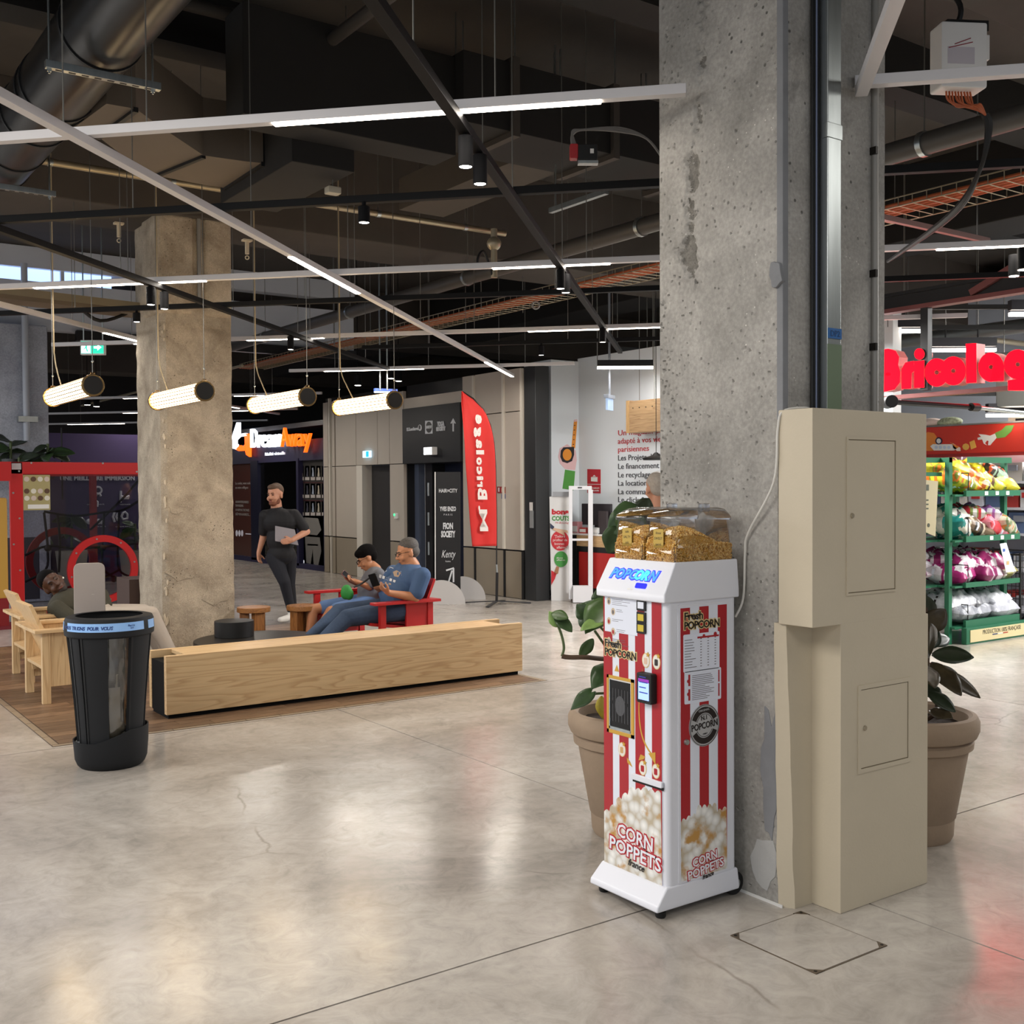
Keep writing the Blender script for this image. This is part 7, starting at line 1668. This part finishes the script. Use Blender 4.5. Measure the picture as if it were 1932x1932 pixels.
for (a, b, w_, m_, n_, dz, tz, kd) in (
    ((1052, 1178), (1036, 1153), .03, LG3, -CF + CU * .3, -.2, 0, 'heart'), ((1046, 1164), (1080, 1190), .036, LG1, -CF * .5 + CU, -.2, -.05, 'oval'), ((1040, 1158), (1072, 1165), .03, LG2, -CF + CU, -.2, -.03, 'oval'),
    ((1108, 1160), (1088, 1140), .05, LG1, -CF + CU * .4, -.1, 0, 'heart'), ((1128, 1168), (1092, 1140), .085, LG1, -CF + CU * .2, -.05, .02, 'heart'), ((1145, 1140), (1104, 1192), .075, LG2, -CF * .8 + CU * .8, -.1, -.1, 'heart'), ((1148, 1165), (1096, 1185), .035, LG3, -CF * .6 + CU, -.12, -.1, 'oval'), ((1140, 1135), (1132, 1105), .06, LG1, -CF + CU * .1, 0, 0, 'heart'),
    ((1119, 1205), (1094, 1239), .03, LG2, -CF + CR * .4, -.1, 0, 'oval'), ((1155, 1262), (1116, 1296), .07, LG1, -CF * .6 + CU, -.1, -.1, 'heart'), ((1116, 1306), (1077, 1338), .036, LG1, -CF + CU * .6, -.15, -.05, 'heart'), ((1140, 1318), (1138, 1358), .042, LY, -CF + CU * .2, -.05, 0, 'heart'),
    ((1165, 1000), (1148, 1045), .07, LG1, -CF + CR * .2, .1, 0, 'heart'), ((1178, 985), (1146, 1000), .07, LG1, -CF + CU * .2, .1, 0, 'heart'), ((1200, 960), (1158, 962), .05, LG1, -CF * .7 + CU * .7, .1, -.05, 'heart'), ((1195, 970), (1176, 1020), .085, LG2, -CF + CR * .2, .12, 0, 'heart'), ((1205, 975), (1225, 940), .05, LBK, -CF, .15, 0, 'oval'), ((1190, 1080), (1150, 1060), .06, LBK, -CF + CU * .3, .15, 0, 'heart')):
    leaf(q_(*a, dz), q_(*b, dz + tz), n_, w_, m_, ph_, kd, .2, .08)
# plants hanging by the pier and beyond the clear wall
for k, (x, y, Z, n, lb, sp_) in enumerate(((20, 840, 15.6, 9, 'dark green leafy plant at the left edge above the red frame', 26), (90, 845, 15.7, 9, 'dark green leafy plant before the blue-grey pier', 26), (36, 868, 15.5, 5, 'small leafy plant low between the two on the pier', 16), (135, 985, 18.6, 14, 'tall leafy plant seen through the clear wall', 50), (66, 1010, 18.6, 12, 'bushy plant at the left behind the clear wall', 30), (255, 1000, 18.6, 10, 'leafy plant behind the clear wall next to the far column', 40))):
    D0 = Z; r = random.Random(k + 20); base = q_(x, y + sp_); lp = thing('leafy_plant', lb, 'plant', base)
    if k < 3: MB().cyl(base, base + V(0, 0, -.25), .12, .09, n=20).build('pot', mat('pot_dark', '#4a4b4c', .6), lp)
    else: MB().cyl((base.x, base.y, 0), (base.x, base.y, .6), .2, .26, n=24).build('pot', mat('pot_pale', '#9b9587', .6), lp)
    top_ = q_(x, y - sp_ * .3); MB().tube(path([base if k < 3 else V(base.x, base.y, .5), base.lerp(top_, .5), top_], 4), .02, 6).build('stem', M_STEMG, lp)
    for i in range(n):
        a = base.lerp(top_, r.uniform(.3, 1)); an = r.uniform(0, 6.28); L = r.uniform(.22, .36); d_ = CR * math.cos(an) + CF * math.sin(an) * .8 + V(0, 0, r.uniform(-.7, .5)); leaf(a, a + d_.normalized() * L, -CF * .8 + CU * .8, L * .28, (LBK, LG1, LBK)[i % 3], lp, 'oval', .15, .25)

# ================================================================== HARDWARE SHOP AT THE RIGHT
M_SIGNR = mat('sign_red', '#c00812', .6, spec=0., emit=5., ecol='#ff0410'); M_SIGNS = mat('sign_side_lit', '#e58a86', .4)  # letter sides paler: the light on them is put into their colour
bs = thing('shop_sign', 'big glowing red three-dimensional shop lettering over the entrance', 'sign', (9.3, 5.9, 2.56))
def lx(x, y):
    p = onX(x, y, 9.3); return (-p.y, p.z)
FS = frame((9.3, 0, 0), (0, -1, 0), (0, 0, 1)); DEPTH = -.14
LOFF = [0]
def letter(name, polys):
    mb = MB(); LOFF[0] += 1; FL = FS @ Matrix.Translation((0, 0, .004 * LOFF[0]))
    for p in polys: mb.prism(p, FL, DEPTH)
    o = mb.build(name, [M_SIGNR, M_SIGNS], bs, smooth=False)
    o.data.polygons.foreach_set('material_index', [0 if f.normal.x < -.9 else 1 for f in o.data.polygons]); return o
def px2(pts): return [lx(*p) for p in pts]
def disc_hole(cx, cy, rx, ry, hx, hy, gap=None, n=40):
    """quads of a heavy round letter with a small counter; gap: open angles"""
    out = []
    for k in range(n):
        a0, a1 = 2 * math.pi * k / n, 2 * math.pi * (k + 1) / n; m_ = (a0 + a1) / 2
        if gap and gap[0] < m_ < gap[1]: continue
        out.append(px2([(cx + rx * math.cos(a0), cy - ry * math.sin(a0)), (cx + rx * math.cos(a1), cy - ry * math.sin(a1)), (cx + hx * math.cos(a1), cy - hy * math.sin(a1)), (cx + hx * math.cos(a0), cy - hy * math.sin(a0))]))
    return out
B_ = px2([(1648, 662), (1676, 658), (1690, 662), (1697, 674), (1695, 688), (1699, 702), (1698, 722), (1688, 735), (1670, 739), (1648, 740)])
letter('letter_b', [B_]); MB().prism(px2(ecl(1676, 706, 5, 3)), FS, .004).build('counter', mat('counter_pale', '#d8c8c8', .5), bs)
letter('letter_r', [px2([(1702, 734), (1702, 696), (1709, 684), (1725, 681), (1726, 700), (1721, 704), (1720, 733)])])
letter('letter_i', [px2([(1726, 682), (1745, 680), (1745, 731), (1726, 732)]), px2(ecl(1736, 668, 9.5, 10.5, 24))])
letter('letter_c', disc_hole(1769, 703, 22.5, 26.5, 4.5, 4.5, (-.28, .28))); letter('letter_o', disc_hole(1801, 700, 23.5, 27, 4.5, 4.5))
letter('letter_l', [px2([(1825, 649), (1845, 648), (1845, 722), (1826, 723)])])
letter('letter_a', disc_hole(1873, 693, 24, 27.5, 4.5, 4.5) + [px2([(1880, 672), (1898, 690), (1897, 719), (1872, 720)])])
letter('letter_g', disc_hole(1924, 688, 26, 28, 4.5, 4.5) + [px2([(1905, 718), (1950, 712), (1952, 735), (1935, 737), (1906, 737)])]); letter('letter_e', disc_hole(1981, 684, 28, 28, 4.5, 4.5))
MB().box((9.33, 4.7, 2.49), (9.42, 7.1, 2.53)).build('support_rail', mat('steel_red_glow', '#7d4a48', .45, .3), bs)
sb_ = thing('steel_beam', 'dark steel frame with a diagonal brace carrying the shop sign', 'beam', (9.3, 5.9, 3.38)); M_SGLOW = mat('steel_red_glow', '#7d4a48', .45, .3)  # reddish light on the steel is put into its colour
MB().box((9.28, 4.3, 3.34), (9.40, 7.2, 3.38)).build('flange', M_SGLOW, sb_); MB().box((9.32, 4.3, 3.38), (9.36, 7.2, 3.5)).build('web', M_BLK2, sb_); MB().box((9.28, 4.3, 3.5), (9.40, 7.2, 3.53)).build('flange', M_BLK2, sb_)
MB().bar(onX(1832, 553, 9.3), onX(1940, 486, 9.3), .05, .06).build('brace', M_SGLOW, sb_); MB().box((9.30, 6.25, 2.55), (9.37, 6.33, 3.36)).build('post', M_BLK2, sb_)
MB().box((9.30, 4.6, 2.55), (9.37, 4.68, 3.36)).build('post', M_BLK2, sb_)
c = dep(1683, 757, 9.3); t = thing('sign_motor', 'round black roller motor under the shop sign', 'motor', c); MB().cyl(c, c + V(.1, .12, 0), .055, n=26).build('drum', M_BLACK, t, bevel=.006); MB().cyl(c + V(.05, .06, 0), c + V(.9, -.2, -.03), .022, n=12).build('shaft', M_BLK2, t)
c2 = c + V(.9, -.2, -.03); MB().cyl(c2, c2 + V(1.2, -.15, -.06), .02, n=12).build('tube', M_STEEL, t); MB().cyl(c2 - V(.05, 0, 0), c2 + V(.06, 0, 0), .036, n=14).build('sleeve', mat('dark_metal', '#2a2724', .4, .7), t)
for k, (a_, b_, Z, lb) in enumerate((((1672, 625), (1739, 613), 12, 'black shop lamp with a white tube left of the black sign post'), ((1751, 661), (1878, 645), 12.5, 'black shop lamp with a white tube right above the red letters'), ((1905, 593), (1990, 584), 11, 'black shop lamp at the right edge above the letters'), ((1862, 784), (1990, 776), 13, 'white shop tube lamp under the letters at the right edge'))):
    a, b = dep(*a_, Z), dep(*b_, Z); b.z = a.z; t = thing('linear_light', lb, 'lamp', (a + b) / 2); MB().bar(a + V(0, 0, .09), b + V(0, 0, .09), .09, .10).build('profile', mat('lamp_navy', '#17161f', .5), t); MB().bar(a, b, .06, .035).build('tube', M_LED, t); e = (b - a).normalized()
    MB().bar(a - e * .5 + V(0, 0, .26), b + e * 2 + V(0, 0, .26), .05, .05).build('carrier_rail', M_BLACK, t)
    for p in (a + e * .2, b - e * .2): MB().cyl(p + V(0, 0, .13), p + V(0, 0, .27), .01, n=6).build('clip', M_BLACK, t); MB().cyl(p + V(0, 0, .28), (p.x, p.y, 5.25), .006, n=5).build('hanger', M_WIRE, t)
xpipe('ceiling_pipe', 'bright pipe crossing the shop ceiling behind the sign', 9.0, 3.75, .04, 10.5, 17, M_PIPEB, clips=4)
ypipe('ceiling_pipe', 'wide silver duct pipe inside the shop', 13.0, 3.6, .09, 3, 11, mat('pipe_silver', '#7c7e7c', .35, .6), clips=3)
c = onX(1895, 745, 12.2); t = thing('ceiling_unit', 'grey metal ventilation unit hung behind the shop sign', 'unit', c); MB().box((12.2, c.y - .5, 2.55), (12.9, c.y + .12, 3.2)).build('housing', mat('unit_grey', '#8f918e', .4, .4), t, bevel=.03); MB().cyl((12.5, c.y - .2, 3.2), (12.5, c.y - .2, 5.25), .02, n=8).build('hanger', M_WIRE, t)
# red fascia with pictures
XF_ = 12.5; fa = thing('shop_fascia', 'long red shelf fascia board painted with tools and a white hand', 'sign', (XF_, 7.3, 2.2))
MB().box((XF_, 5.6, 2.03), (XF_ + .12, 9.2, 2.38)).build('board', mat('fascia_red', '#c2301f', .5), fa, bevel=.004); MB().box((XF_ - .03, 5.6, 1.99), (XF_ + .12, 9.2, 2.03)).build('lip', mat('fascia_lip', '#8e1d16', .5), fa); MB().box((XF_ - .01, 5.6, 2.38), (XF_ + .14, 9.2, 2.40)).build('top_trim', mat('trim_grey', '#77736e', .5), fa)
XA = XF_ - .004; OR_ = mat('art_orange2', '#e08434', .5); CRM = mat('art_cream', '#e6d5c5', .5); YL = mat('art_yellow', '#e0ab4c', .5); BLU = mat('art_paleblue', '#b9c6d8', .5)
shape([(1742, 822), (1750, 815), (1762, 817), (1767, 824), (1767, 850), (1742, 851)], XA, OR_, fa, -.006, 'picture'); shape(ecl(1771, 832, 6.5, 7), XA - .006, mat('art_navy2', '#2a2340', .5), fa, -.004, 'picture'); shape(ecl(1771, 832, 4, 4.6), XA - .010, M_WHITE, fa, -.003, 'picture')
shape([(1755, 842), (1760, 838), (1797, 838), (1805, 846), (1800, 850), (1762, 850)], XA - .006, M_WHITE, fa, -.004, 'picture')
for k in range(4): shape(ecl(1766 + 8 * k, 844, 3, 3), XA - .010, BLU, fa, -.003, 'picture')
shape([(1797, 836), (1812, 845), (1812, 851), (1806, 851), (1798, 845)], XA - .006, CRM, fa, -.004, 'picture'); shape([(1792, 834), (1799, 838), (1810, 843), (1805, 846)], XA - .008, OR_, fa, -.004, 'picture'); shape(ecl(1822, 843, 6.5, 6.5, 8), XA, YL, fa, -.006, 'picture'); shape([(1829, 834), (1838, 830), (1842, 844), (1832, 848)], XA, YL, fa, -.006, 'picture')
shape([(1844, 826), (1851, 824), (1846, 819), (1858, 820), (1868, 822), (1877, 818), (1880, 826), (1873, 834), (1868, 840), (1864, 840), (1865, 832), (1862, 831), (1858, 836), (1862, 840), (1856, 837), (1853, 829), (1845, 830)], XA, M_WHITE, fa, -.006, 'painted_hand')
shape([(1877, 817), (1890, 811), (1898, 803), (1913, 802), (1908, 814), (1896, 825), (1881, 827)], XA, mat('art_green2', '#6a9a44', .5), fa, -.006, 'painted_sleeve')
for k, (x, y, nm, m_, lb) in enumerate(((1757, 802, 'cushion', mat('cushion_pink', '#d8c3b8', .7), 'pale pink cushion lying on the red fascia'), (1793, 801, 'dry_bouquet', mat('bouquet', '#a3ab8e', .7, var=.5, vscale=30), 'grey-green bundle of dried leaves lying on the red fascia'))):
    c = onX(x, y, XF_ + .06); c.z = 2.44; o = blob(nm, [('e', c, (.09, .17, .06)), ('e', c + V(0, .1, -.01), (.07, .1, .045))], .012, m_, None, 1); tag(o, lb, 'decoration')
# white shelving under the fascia with boxes
shv = thing('white_shelving', 'white metal shop shelving below the red fascia', 'shelf', (12.9, 7, 0)); SW = mat('shelf_white', '#c9cad2', .45)
MB().box((12.98, 5.6, 0), (13.02, 9.2, 2.0)).build('back_panel', SW, shv)
SHZ = (.12, .62, 1.05, 1.36, 1.68)
for z in SHZ: MB().box((12.55, 5.6, z - .03), (12.98, 9.2, z)).build('shelf', SW, shv)
for y in (5.6, 6.9, 8.2, 9.17): MB().box((12.94, y, 0), (12.99, y + .03, 2.0)).build('upright', SW, shv)
r = random.Random(12); n = 0
BC = [('#d5d6dc', 'white'), ('#c9ccd6', 'pale grey'), ('#b23a34', 'red'), ('#dcdce0', 'white'), ('#5b6f94', 'blue'), ('#d2cfc8', 'cream')]
ORD = ('first', 'second', 'third', 'fourth', 'fifth', 'sixth', 'seventh', 'eighth', 'ninth', 'tenth', 'eleventh', 'twelfth')
LEV = ('bottom', 'second lowest', 'middle', 'second highest', 'top')
for i, z in enumerate(SHZ):
    y = 8.45; k = 0
    while y > 6.25:
        wd = r.uniform(.14, .26); ht = r.uniform(.16, .25); cc = BC[r.randrange(6)]
        t = thing('product_box', '%s product box, %s from the left on the %s white shelf' % (cc[1], ORD[k], LEV[i]), 'box', (12.75, y - wd / 2, z), 'boxed goods on the white shelving')
        MB().box((12.60 + r.uniform(0, .06), y - wd, z), (12.9, y - .01, z + ht)).build('carton', mat('box' + cc[0], cc[0], .5), t, bevel=.003)
        MB().box((12.594, y - wd * .8, z + ht * .55), (12.62, y - wd * .3, z + ht * .85)).build('print_patch', mat('boxp%d' % (k % 3), ('#b02a2a', '#3d4654', '#8d929c')[k % 3], .5), t)
        y -= wd + .012; k += 1
wp_ = thing('wall_panel_poster', 'white poster board at the right edge above the red fascia', 'poster', onX(1920, 787, 12.7)); a, b = onX(1902, 779, 12.7), onX(1960, 797, 12.7); MB().box((12.7, b.y, b.z), (12.73, a.y, a.z)).build('board', mat('poster_cream', '#d9d2bf', .5), wp_); MB().box((12.69, b.y + .1, b.z + .02), (12.7, a.y - .1, b.z + .06)).build('drawing', M_BLACK, wp_)
# green rack with bags
GRN = mat('rack_green', '#1f6144', .45); YR = 6.53
rk = thing('green_rack', 'dark green metal rack stacked with bags of soil and seed', 'rack', (10.75, 6.9, 0))
X0, X1, Y1 = 10.12, 11.22, 7.15
for x, y in ((X0, YR), (X1, YR + .05), (X0, Y1), (X1, Y1)): MB().box((x - .028, y, 0), (x + .028, y + .05, 1.92)).build('post', GRN, rk)
for y in (YR, Y1): MB().box((X0 + (.35 if y == YR else 0), y, 1.87), (X1 + .028, y + .04, 1.93)).build('top_bar', GRN, rk)
MB().box((X0 - .03, YR, 1.87), (X0 + .03, Y1, 1.92)).build('top_bar', GRN, rk); MB().box((9.3, YR + .1, 1.87), (X0, YR + .14, 1.92)).build('top_bar', GRN, rk); MB().box((9.3, YR + .1, 1.73), (X0, YR + .14, 1.77)).build('side_bar', GRN, rk)
SH = ((1.52, 1.58), (1.05, 1.11), (.58, .63), (.16, .24))
for z0, z1 in SH: 
    MB().box((X0 + .15, YR - .08, z0), (X1 + .06, YR - .05, z1)).build('shelf_lip', GRN, rk); MB().box((X0, YR - .05, z0), (X1 + .03, Y1, z0 + .02)).build('shelf', GRN, rk)
    MB().box((9.3, YR + .15, z0), (X0, Y1 + .1, z0 + .02)).build('shelf', GRN, rk)
MB().box((10.22, YR - .12, 0), (11.45, YR - .06, .17)).build('base_board', GRN, rk, bevel=.006)
bpn = MB().box((10.28, YR - .127, .02), (11.39, YR - .12, .145)).build('base_sign', mat('base_cream', '#cdbf93', .5), rk)
text('PRODUCTION 100% FRANÇAISE', .065, mat('base_ink', '#3d3a30', .5), FY(10.86, YR - .128, .088), bpn, fit=.72)
for k, cc in enumerate(('#2d3c6b', '#d9d5cc', '#a5382f')): MB().box((10.68 + .1 * k, YR - .130, .068), (10.77 + .1 * k, YR - .127, .078)).build('tricolour_bar', mat('tri' + cc, cc, .5), bpn)
for k in range(6): MB().box((10.6 + .1 * k, YR - .084, (1.53, 1.06)[k % 2]), (10.66 + .1 * k, YR - .08, (1.57, 1.10)[k % 2])).build('price_label', M_WHITE, rk)
for z in (1.62, 1.15, .67, .26): MB().tube([(X0 + .2, YR - .07, z - .04), (X0 + .2, YR - .07, z + .14), (X0 + .2, YR + .2, z + .14)], .006, 5).build('wire_stop', M_BLACK, rk)
def bag(c, l, w_, h, rot, cols, label, seed, tilt=0., grp='plastic bags on the green rack'):
    """crumpled pillow bag with coloured print patches"""
    r = random.Random(seed); nu, nv = 32, 18; vs = []; fs = []
    ph = [r.uniform(0, 6) for _ in range(6)]
    M = Matrix.Translation(c) @ Euler((R(tilt), r.uniform(-.06, .06), R(rot))).to_matrix().to_4x4()
    for s in (1, -1):
        for i in range(nu + 1):
            for j in range(nv + 1):
                u, v = 2 * i / nu - 1, 2 * j / nv - 1; e = (1 - abs(u) ** 3.2) * (1 - abs(v) ** 3.0)
                cr = .020 * math.sin(u * 9 + ph[0] + v * 4) + .016 * math.sin(v * 11 + ph[1] - u * 5) + .026 * NZ.noise(Vector((u * 5 + seed, v * 5, s))) + .014 * NZ.noise(Vector((u * 12, v * 12 + seed, s)))
                z = s * (h / 2 * max(0, e) ** .5) + cr * e * (1 if s > 0 else .4)
                vs.append(M @ Vector((u * l / 2 * (1 + .03 * math.sin(v * 7 + ph[3])), v * w_ / 2 * (1 + .04 * math.sin(u * 6 + ph[4])), z)))
    B = (nu + 1) * (nv + 1); mi = []
    for s in (0, 1):
        for i in range(nu):
            for j in range(nv):
                a = s * B + i * (nv + 1) + j; q = (a, a + nv + 1, a + nv + 2, a + 1); fs.append(q if s == 0 else q[::-1])
                u, v = 2 * i / nu - 1, 2 * j / nv - 1
                kx = 0
                if len(cols) > 1 and NZ.noise(Vector((u * 2.6 + seed * 1.7, v * 2.2, 4))) > .06: kx = 1
                if len(cols) > 2 and NZ.noise(Vector((u * 4.2, v * 3.6 + seed * 2.3, 9))) > .14: kx = 2
                if abs(abs(v) - .3) < .1 and NZ.noise(Vector((u * 9, v * 14, seed))) > .12: kx = len(cols)
                mi.append(kx)
    mb = MB(); mb.add(vs, fs); mb.mi = mi
    o = mb.build('bag', [mat('bag' + q, q, .3, var=.2, vscale=20) for q in cols] + [(M_PAPER, M_INK)[seed % 2]], None); return tag(o, label, 'bag', grp)
rows = [
 (1.60, [('yellow and green', ('#c9c032', '#7f8d2c', '#d8742a')), ('yellow and orange', ('#d6c531', '#c8641f')), ('orange and brown', ('#c4611f', '#4c3420', '#d9c840')), ('bright yellow', ('#dccb2e', '#b9a224')), ('green and yellow print', ('#9fae3a', '#d2c63c', '#5a3a24')), ('pale green and black', ('#8fae96', '#2c241e', '#c9542c')), ('lemon yellow', ('#e0d33a', '#c5b72c'))]),
 (1.13, [('teal', ('#2e8a84', '#e0dccf')), ('silver and teal', ('#b9b8ae', '#3a8b80')), ('brown and cream', ('#6f5b45', '#c9bda5', '#2c2722')), ('white and red', ('#d9d6d2', '#c23540', '#8a9a58')), ('red and pink', ('#c4323f', '#d98a98')), ('white and lilac', ('#d6d3da', '#9a63a5')), ('cream and green', ('#cfc7ae', '#7d9068', '#c07b3c'))]),
 (.66, [('magenta and white', ('#9c2a6b', '#ddd7dc')), ('white and magenta', ('#dcd6da', '#8e2560')), ('deep magenta', ('#7d1f55', '#c9b9c2')), ('magenta print', ('#a3346f', '#e0dade')), ('olive and white', ('#8f8a54', '#d8d4c9'))]),
 (.27, [('silver grey', ('#a9abb2', '#8d9098')), ('crumpled silver', ('#b9bbc3', '#9b9da5')), ('pale silver', ('#c6c8d0', '#adafb8')), ('white', ('#d3d5da', '#b9bbc2')), ('dull grey', ('#8f9196', '#76787e')), ('shiny white', ('#dcdee4', '#bfc2ca'))])]
r = random.Random(21); sn = ('top', 'second', 'third', 'bottom')
for ri, (z, bl) in enumerate(rows):
    n = len(bl)
    for k, (nm, cs) in enumerate(bl):
        lay = k % 2 if ri < 3 else k // 3
        x = (X0 + .28 + (k if ri < 3 else (k % 3) * 2.2) * (X1 - X0 - .34) / max(1, n - 1)); h = .14 + .03 * r.random()
        bag(V(x + r.uniform(-.02, .02), YR + .16 + r.uniform(-.03, .05) + .05 * lay, z + .05 + .095 * lay + (.02 if ri == 0 else 0)), (.42 if ri < 2 else .46), .48, h + .06, r.uniform(60, 120) if ri < 2 else r.uniform(-15, 15), cs, '%s plastic bag, %s on the %s shelf of the green rack' % (nm, ORD[k], sn[ri]), ri * 20 + k, (18 if ri < 2 else 6))
        if ri < 3:
            bag(V(x + r.uniform(-.03, .03), YR + .40, z + .16 + .03 * lay), .38, .42, .17, r.uniform(50, 130), cs[::-1] if len(cs) == 2 else (cs[1], cs[0], cs[2]), '%s bag lying behind, %s on the %s shelf of the green rack' % (nm, ORD[k], sn[ri]), ri * 20 + k + 300, 12)
for k, (z, nm, cs) in enumerate(((1.58, 'brown and white', ('#5b4a3a', '#cfc9bd')), (1.14, 'dark teal', ('#1f5a52', '#2d3a34')), (1.26, 'teal', ('#2a7f78', '#9fb0a4')), (.80, 'white and purple', ('#cfc9d2', '#6d1f52')), (.70, 'purple', ('#6a1a4c', '#bfaeb8')), (.88, 'silver and black', ('#a7a4a8', '#3a363a')), (.36, 'grey', ('#85868c', '#6b6c72')), (.26, 'dark grey', ('#6f7075', '#55565b')))):
    bag(V(9.88, YR + .42, z + .04), .42, .46, .16, 80, cs, '%s plastic bag in the left bay of the green rack' % nm, 700 + k, 8)
cs_ = thing('display_card', 'beige cardboard display panel with black marks left of the rack', 'panel', onY(1757, 960, 6.5)); P_ = [onY(x, y, 6.50) for x, y in ((1740, 905), (1768, 908), (1763, 1012), (1740, 1002))]
MB().prism([(p.x, p.z) for p in P_], frame((0, 6.5, 0), (1, 0, 0), (0, 0, 1)), .012).build('card', mat('card_beige', '#a39a7c', .6), cs_); q = onY(1750, 920, 6.48); MB().box((q.x - .04, 6.484, q.z - .03), (q.x + .03, 6.489, q.z + .03)).build('mark', mat('card_ink', '#3f4336', .6), cs_); q = onY(1753, 991, 6.48); MB().cyl((q.x, 6.484, q.z), (q.x, 6.489, q.z), .02, n=14).build('mark', mat('card_ink', '#3f4336', .6), cs_)
for k in range(3): q = onY(1747, 945 + 8 * k, 6.48); MB().box((q.x - .01, 6.484, q.z), (q.x + .05, 6.489, q.z + .014)).build('mark', mat('card_ink', '#3f4336', .6), cs_)
lf = thing('leaning_leaflet', 'white printed leaflet leaning on the third shelf of the rack', 'leaflet', onY(1900, 1050, 6.4)); P_ = [onY(x, y, 6.42) for x, y in ((1886, 1026), (1898, 1024), (1915, 1078), (1898, 1080))]
MB().prism([(p.x, p.z) for p in P_], frame((0, 6.42, 0), (1, 0, 0), (0, 0, 1)), .004).build('sheet', M_PAPER, lf); q = onY(1895, 1038, 6.41); MB().box((q.x - .02, 6.412, q.z - .015), (q.x + .02, 6.416, q.z + .015)).build('blue_mark', mat('blue_mark', '#3a5aa0', .5), lf); q = onY(1903, 1062, 6.41); MB().box((q.x - .03, 6.412, q.z - .02), (q.x + .015, 6.416, q.z + .02)).build('picture', mat('pic_tan', '#c09a6a', .5), lf)
# wire basket
bk = thing('wire_basket', 'black wire bargain basket behind the green rack', 'basket', (12.0, 6.9, 0)); x0, x1, y0, y1 = 11.55, 12.35, 6.6, 7.4; mb = MB()
for k in range(17): 
    x = x0 + (x1 - x0) * k / 16; mb.cyl((x, y0, .3), (x, y0, .86), .004, n=4, caps=False); y = y0 + (y1 - y0) * k / 16; mb.cyl((x0, y, .3), (x0, y, .86), .004, n=4, caps=False)
for z in np.linspace(.3, .86, 9): mb.cyl((x0, y0, z), (x1, y0, z), .004, n=4, caps=False); mb.cyl((x0, y0, z), (x0, y1, z), .004, n=4, caps=False)
stuff(mb.build('wire_mesh', M_BLACK, bk)); MB().tube([(x0, y0, .86), (x1, y0, .86), (x1, y1, .86), (x0, y1, .86)], .012, 6, closed=True).build('rim', M_BLACK, bk)
for x, y in ((x0, y0), (x1, y0), (x1, y1), (x0, y1)): MB().cyl((x, y, 0), (x, y, .88), .014, n=8).build('leg', M_BLACK, bk)
MB().box((x0, y0, .28), (x1, y1, .3)).build('floor_tray', mat('tray_grey', '#55565c', .5), bk)
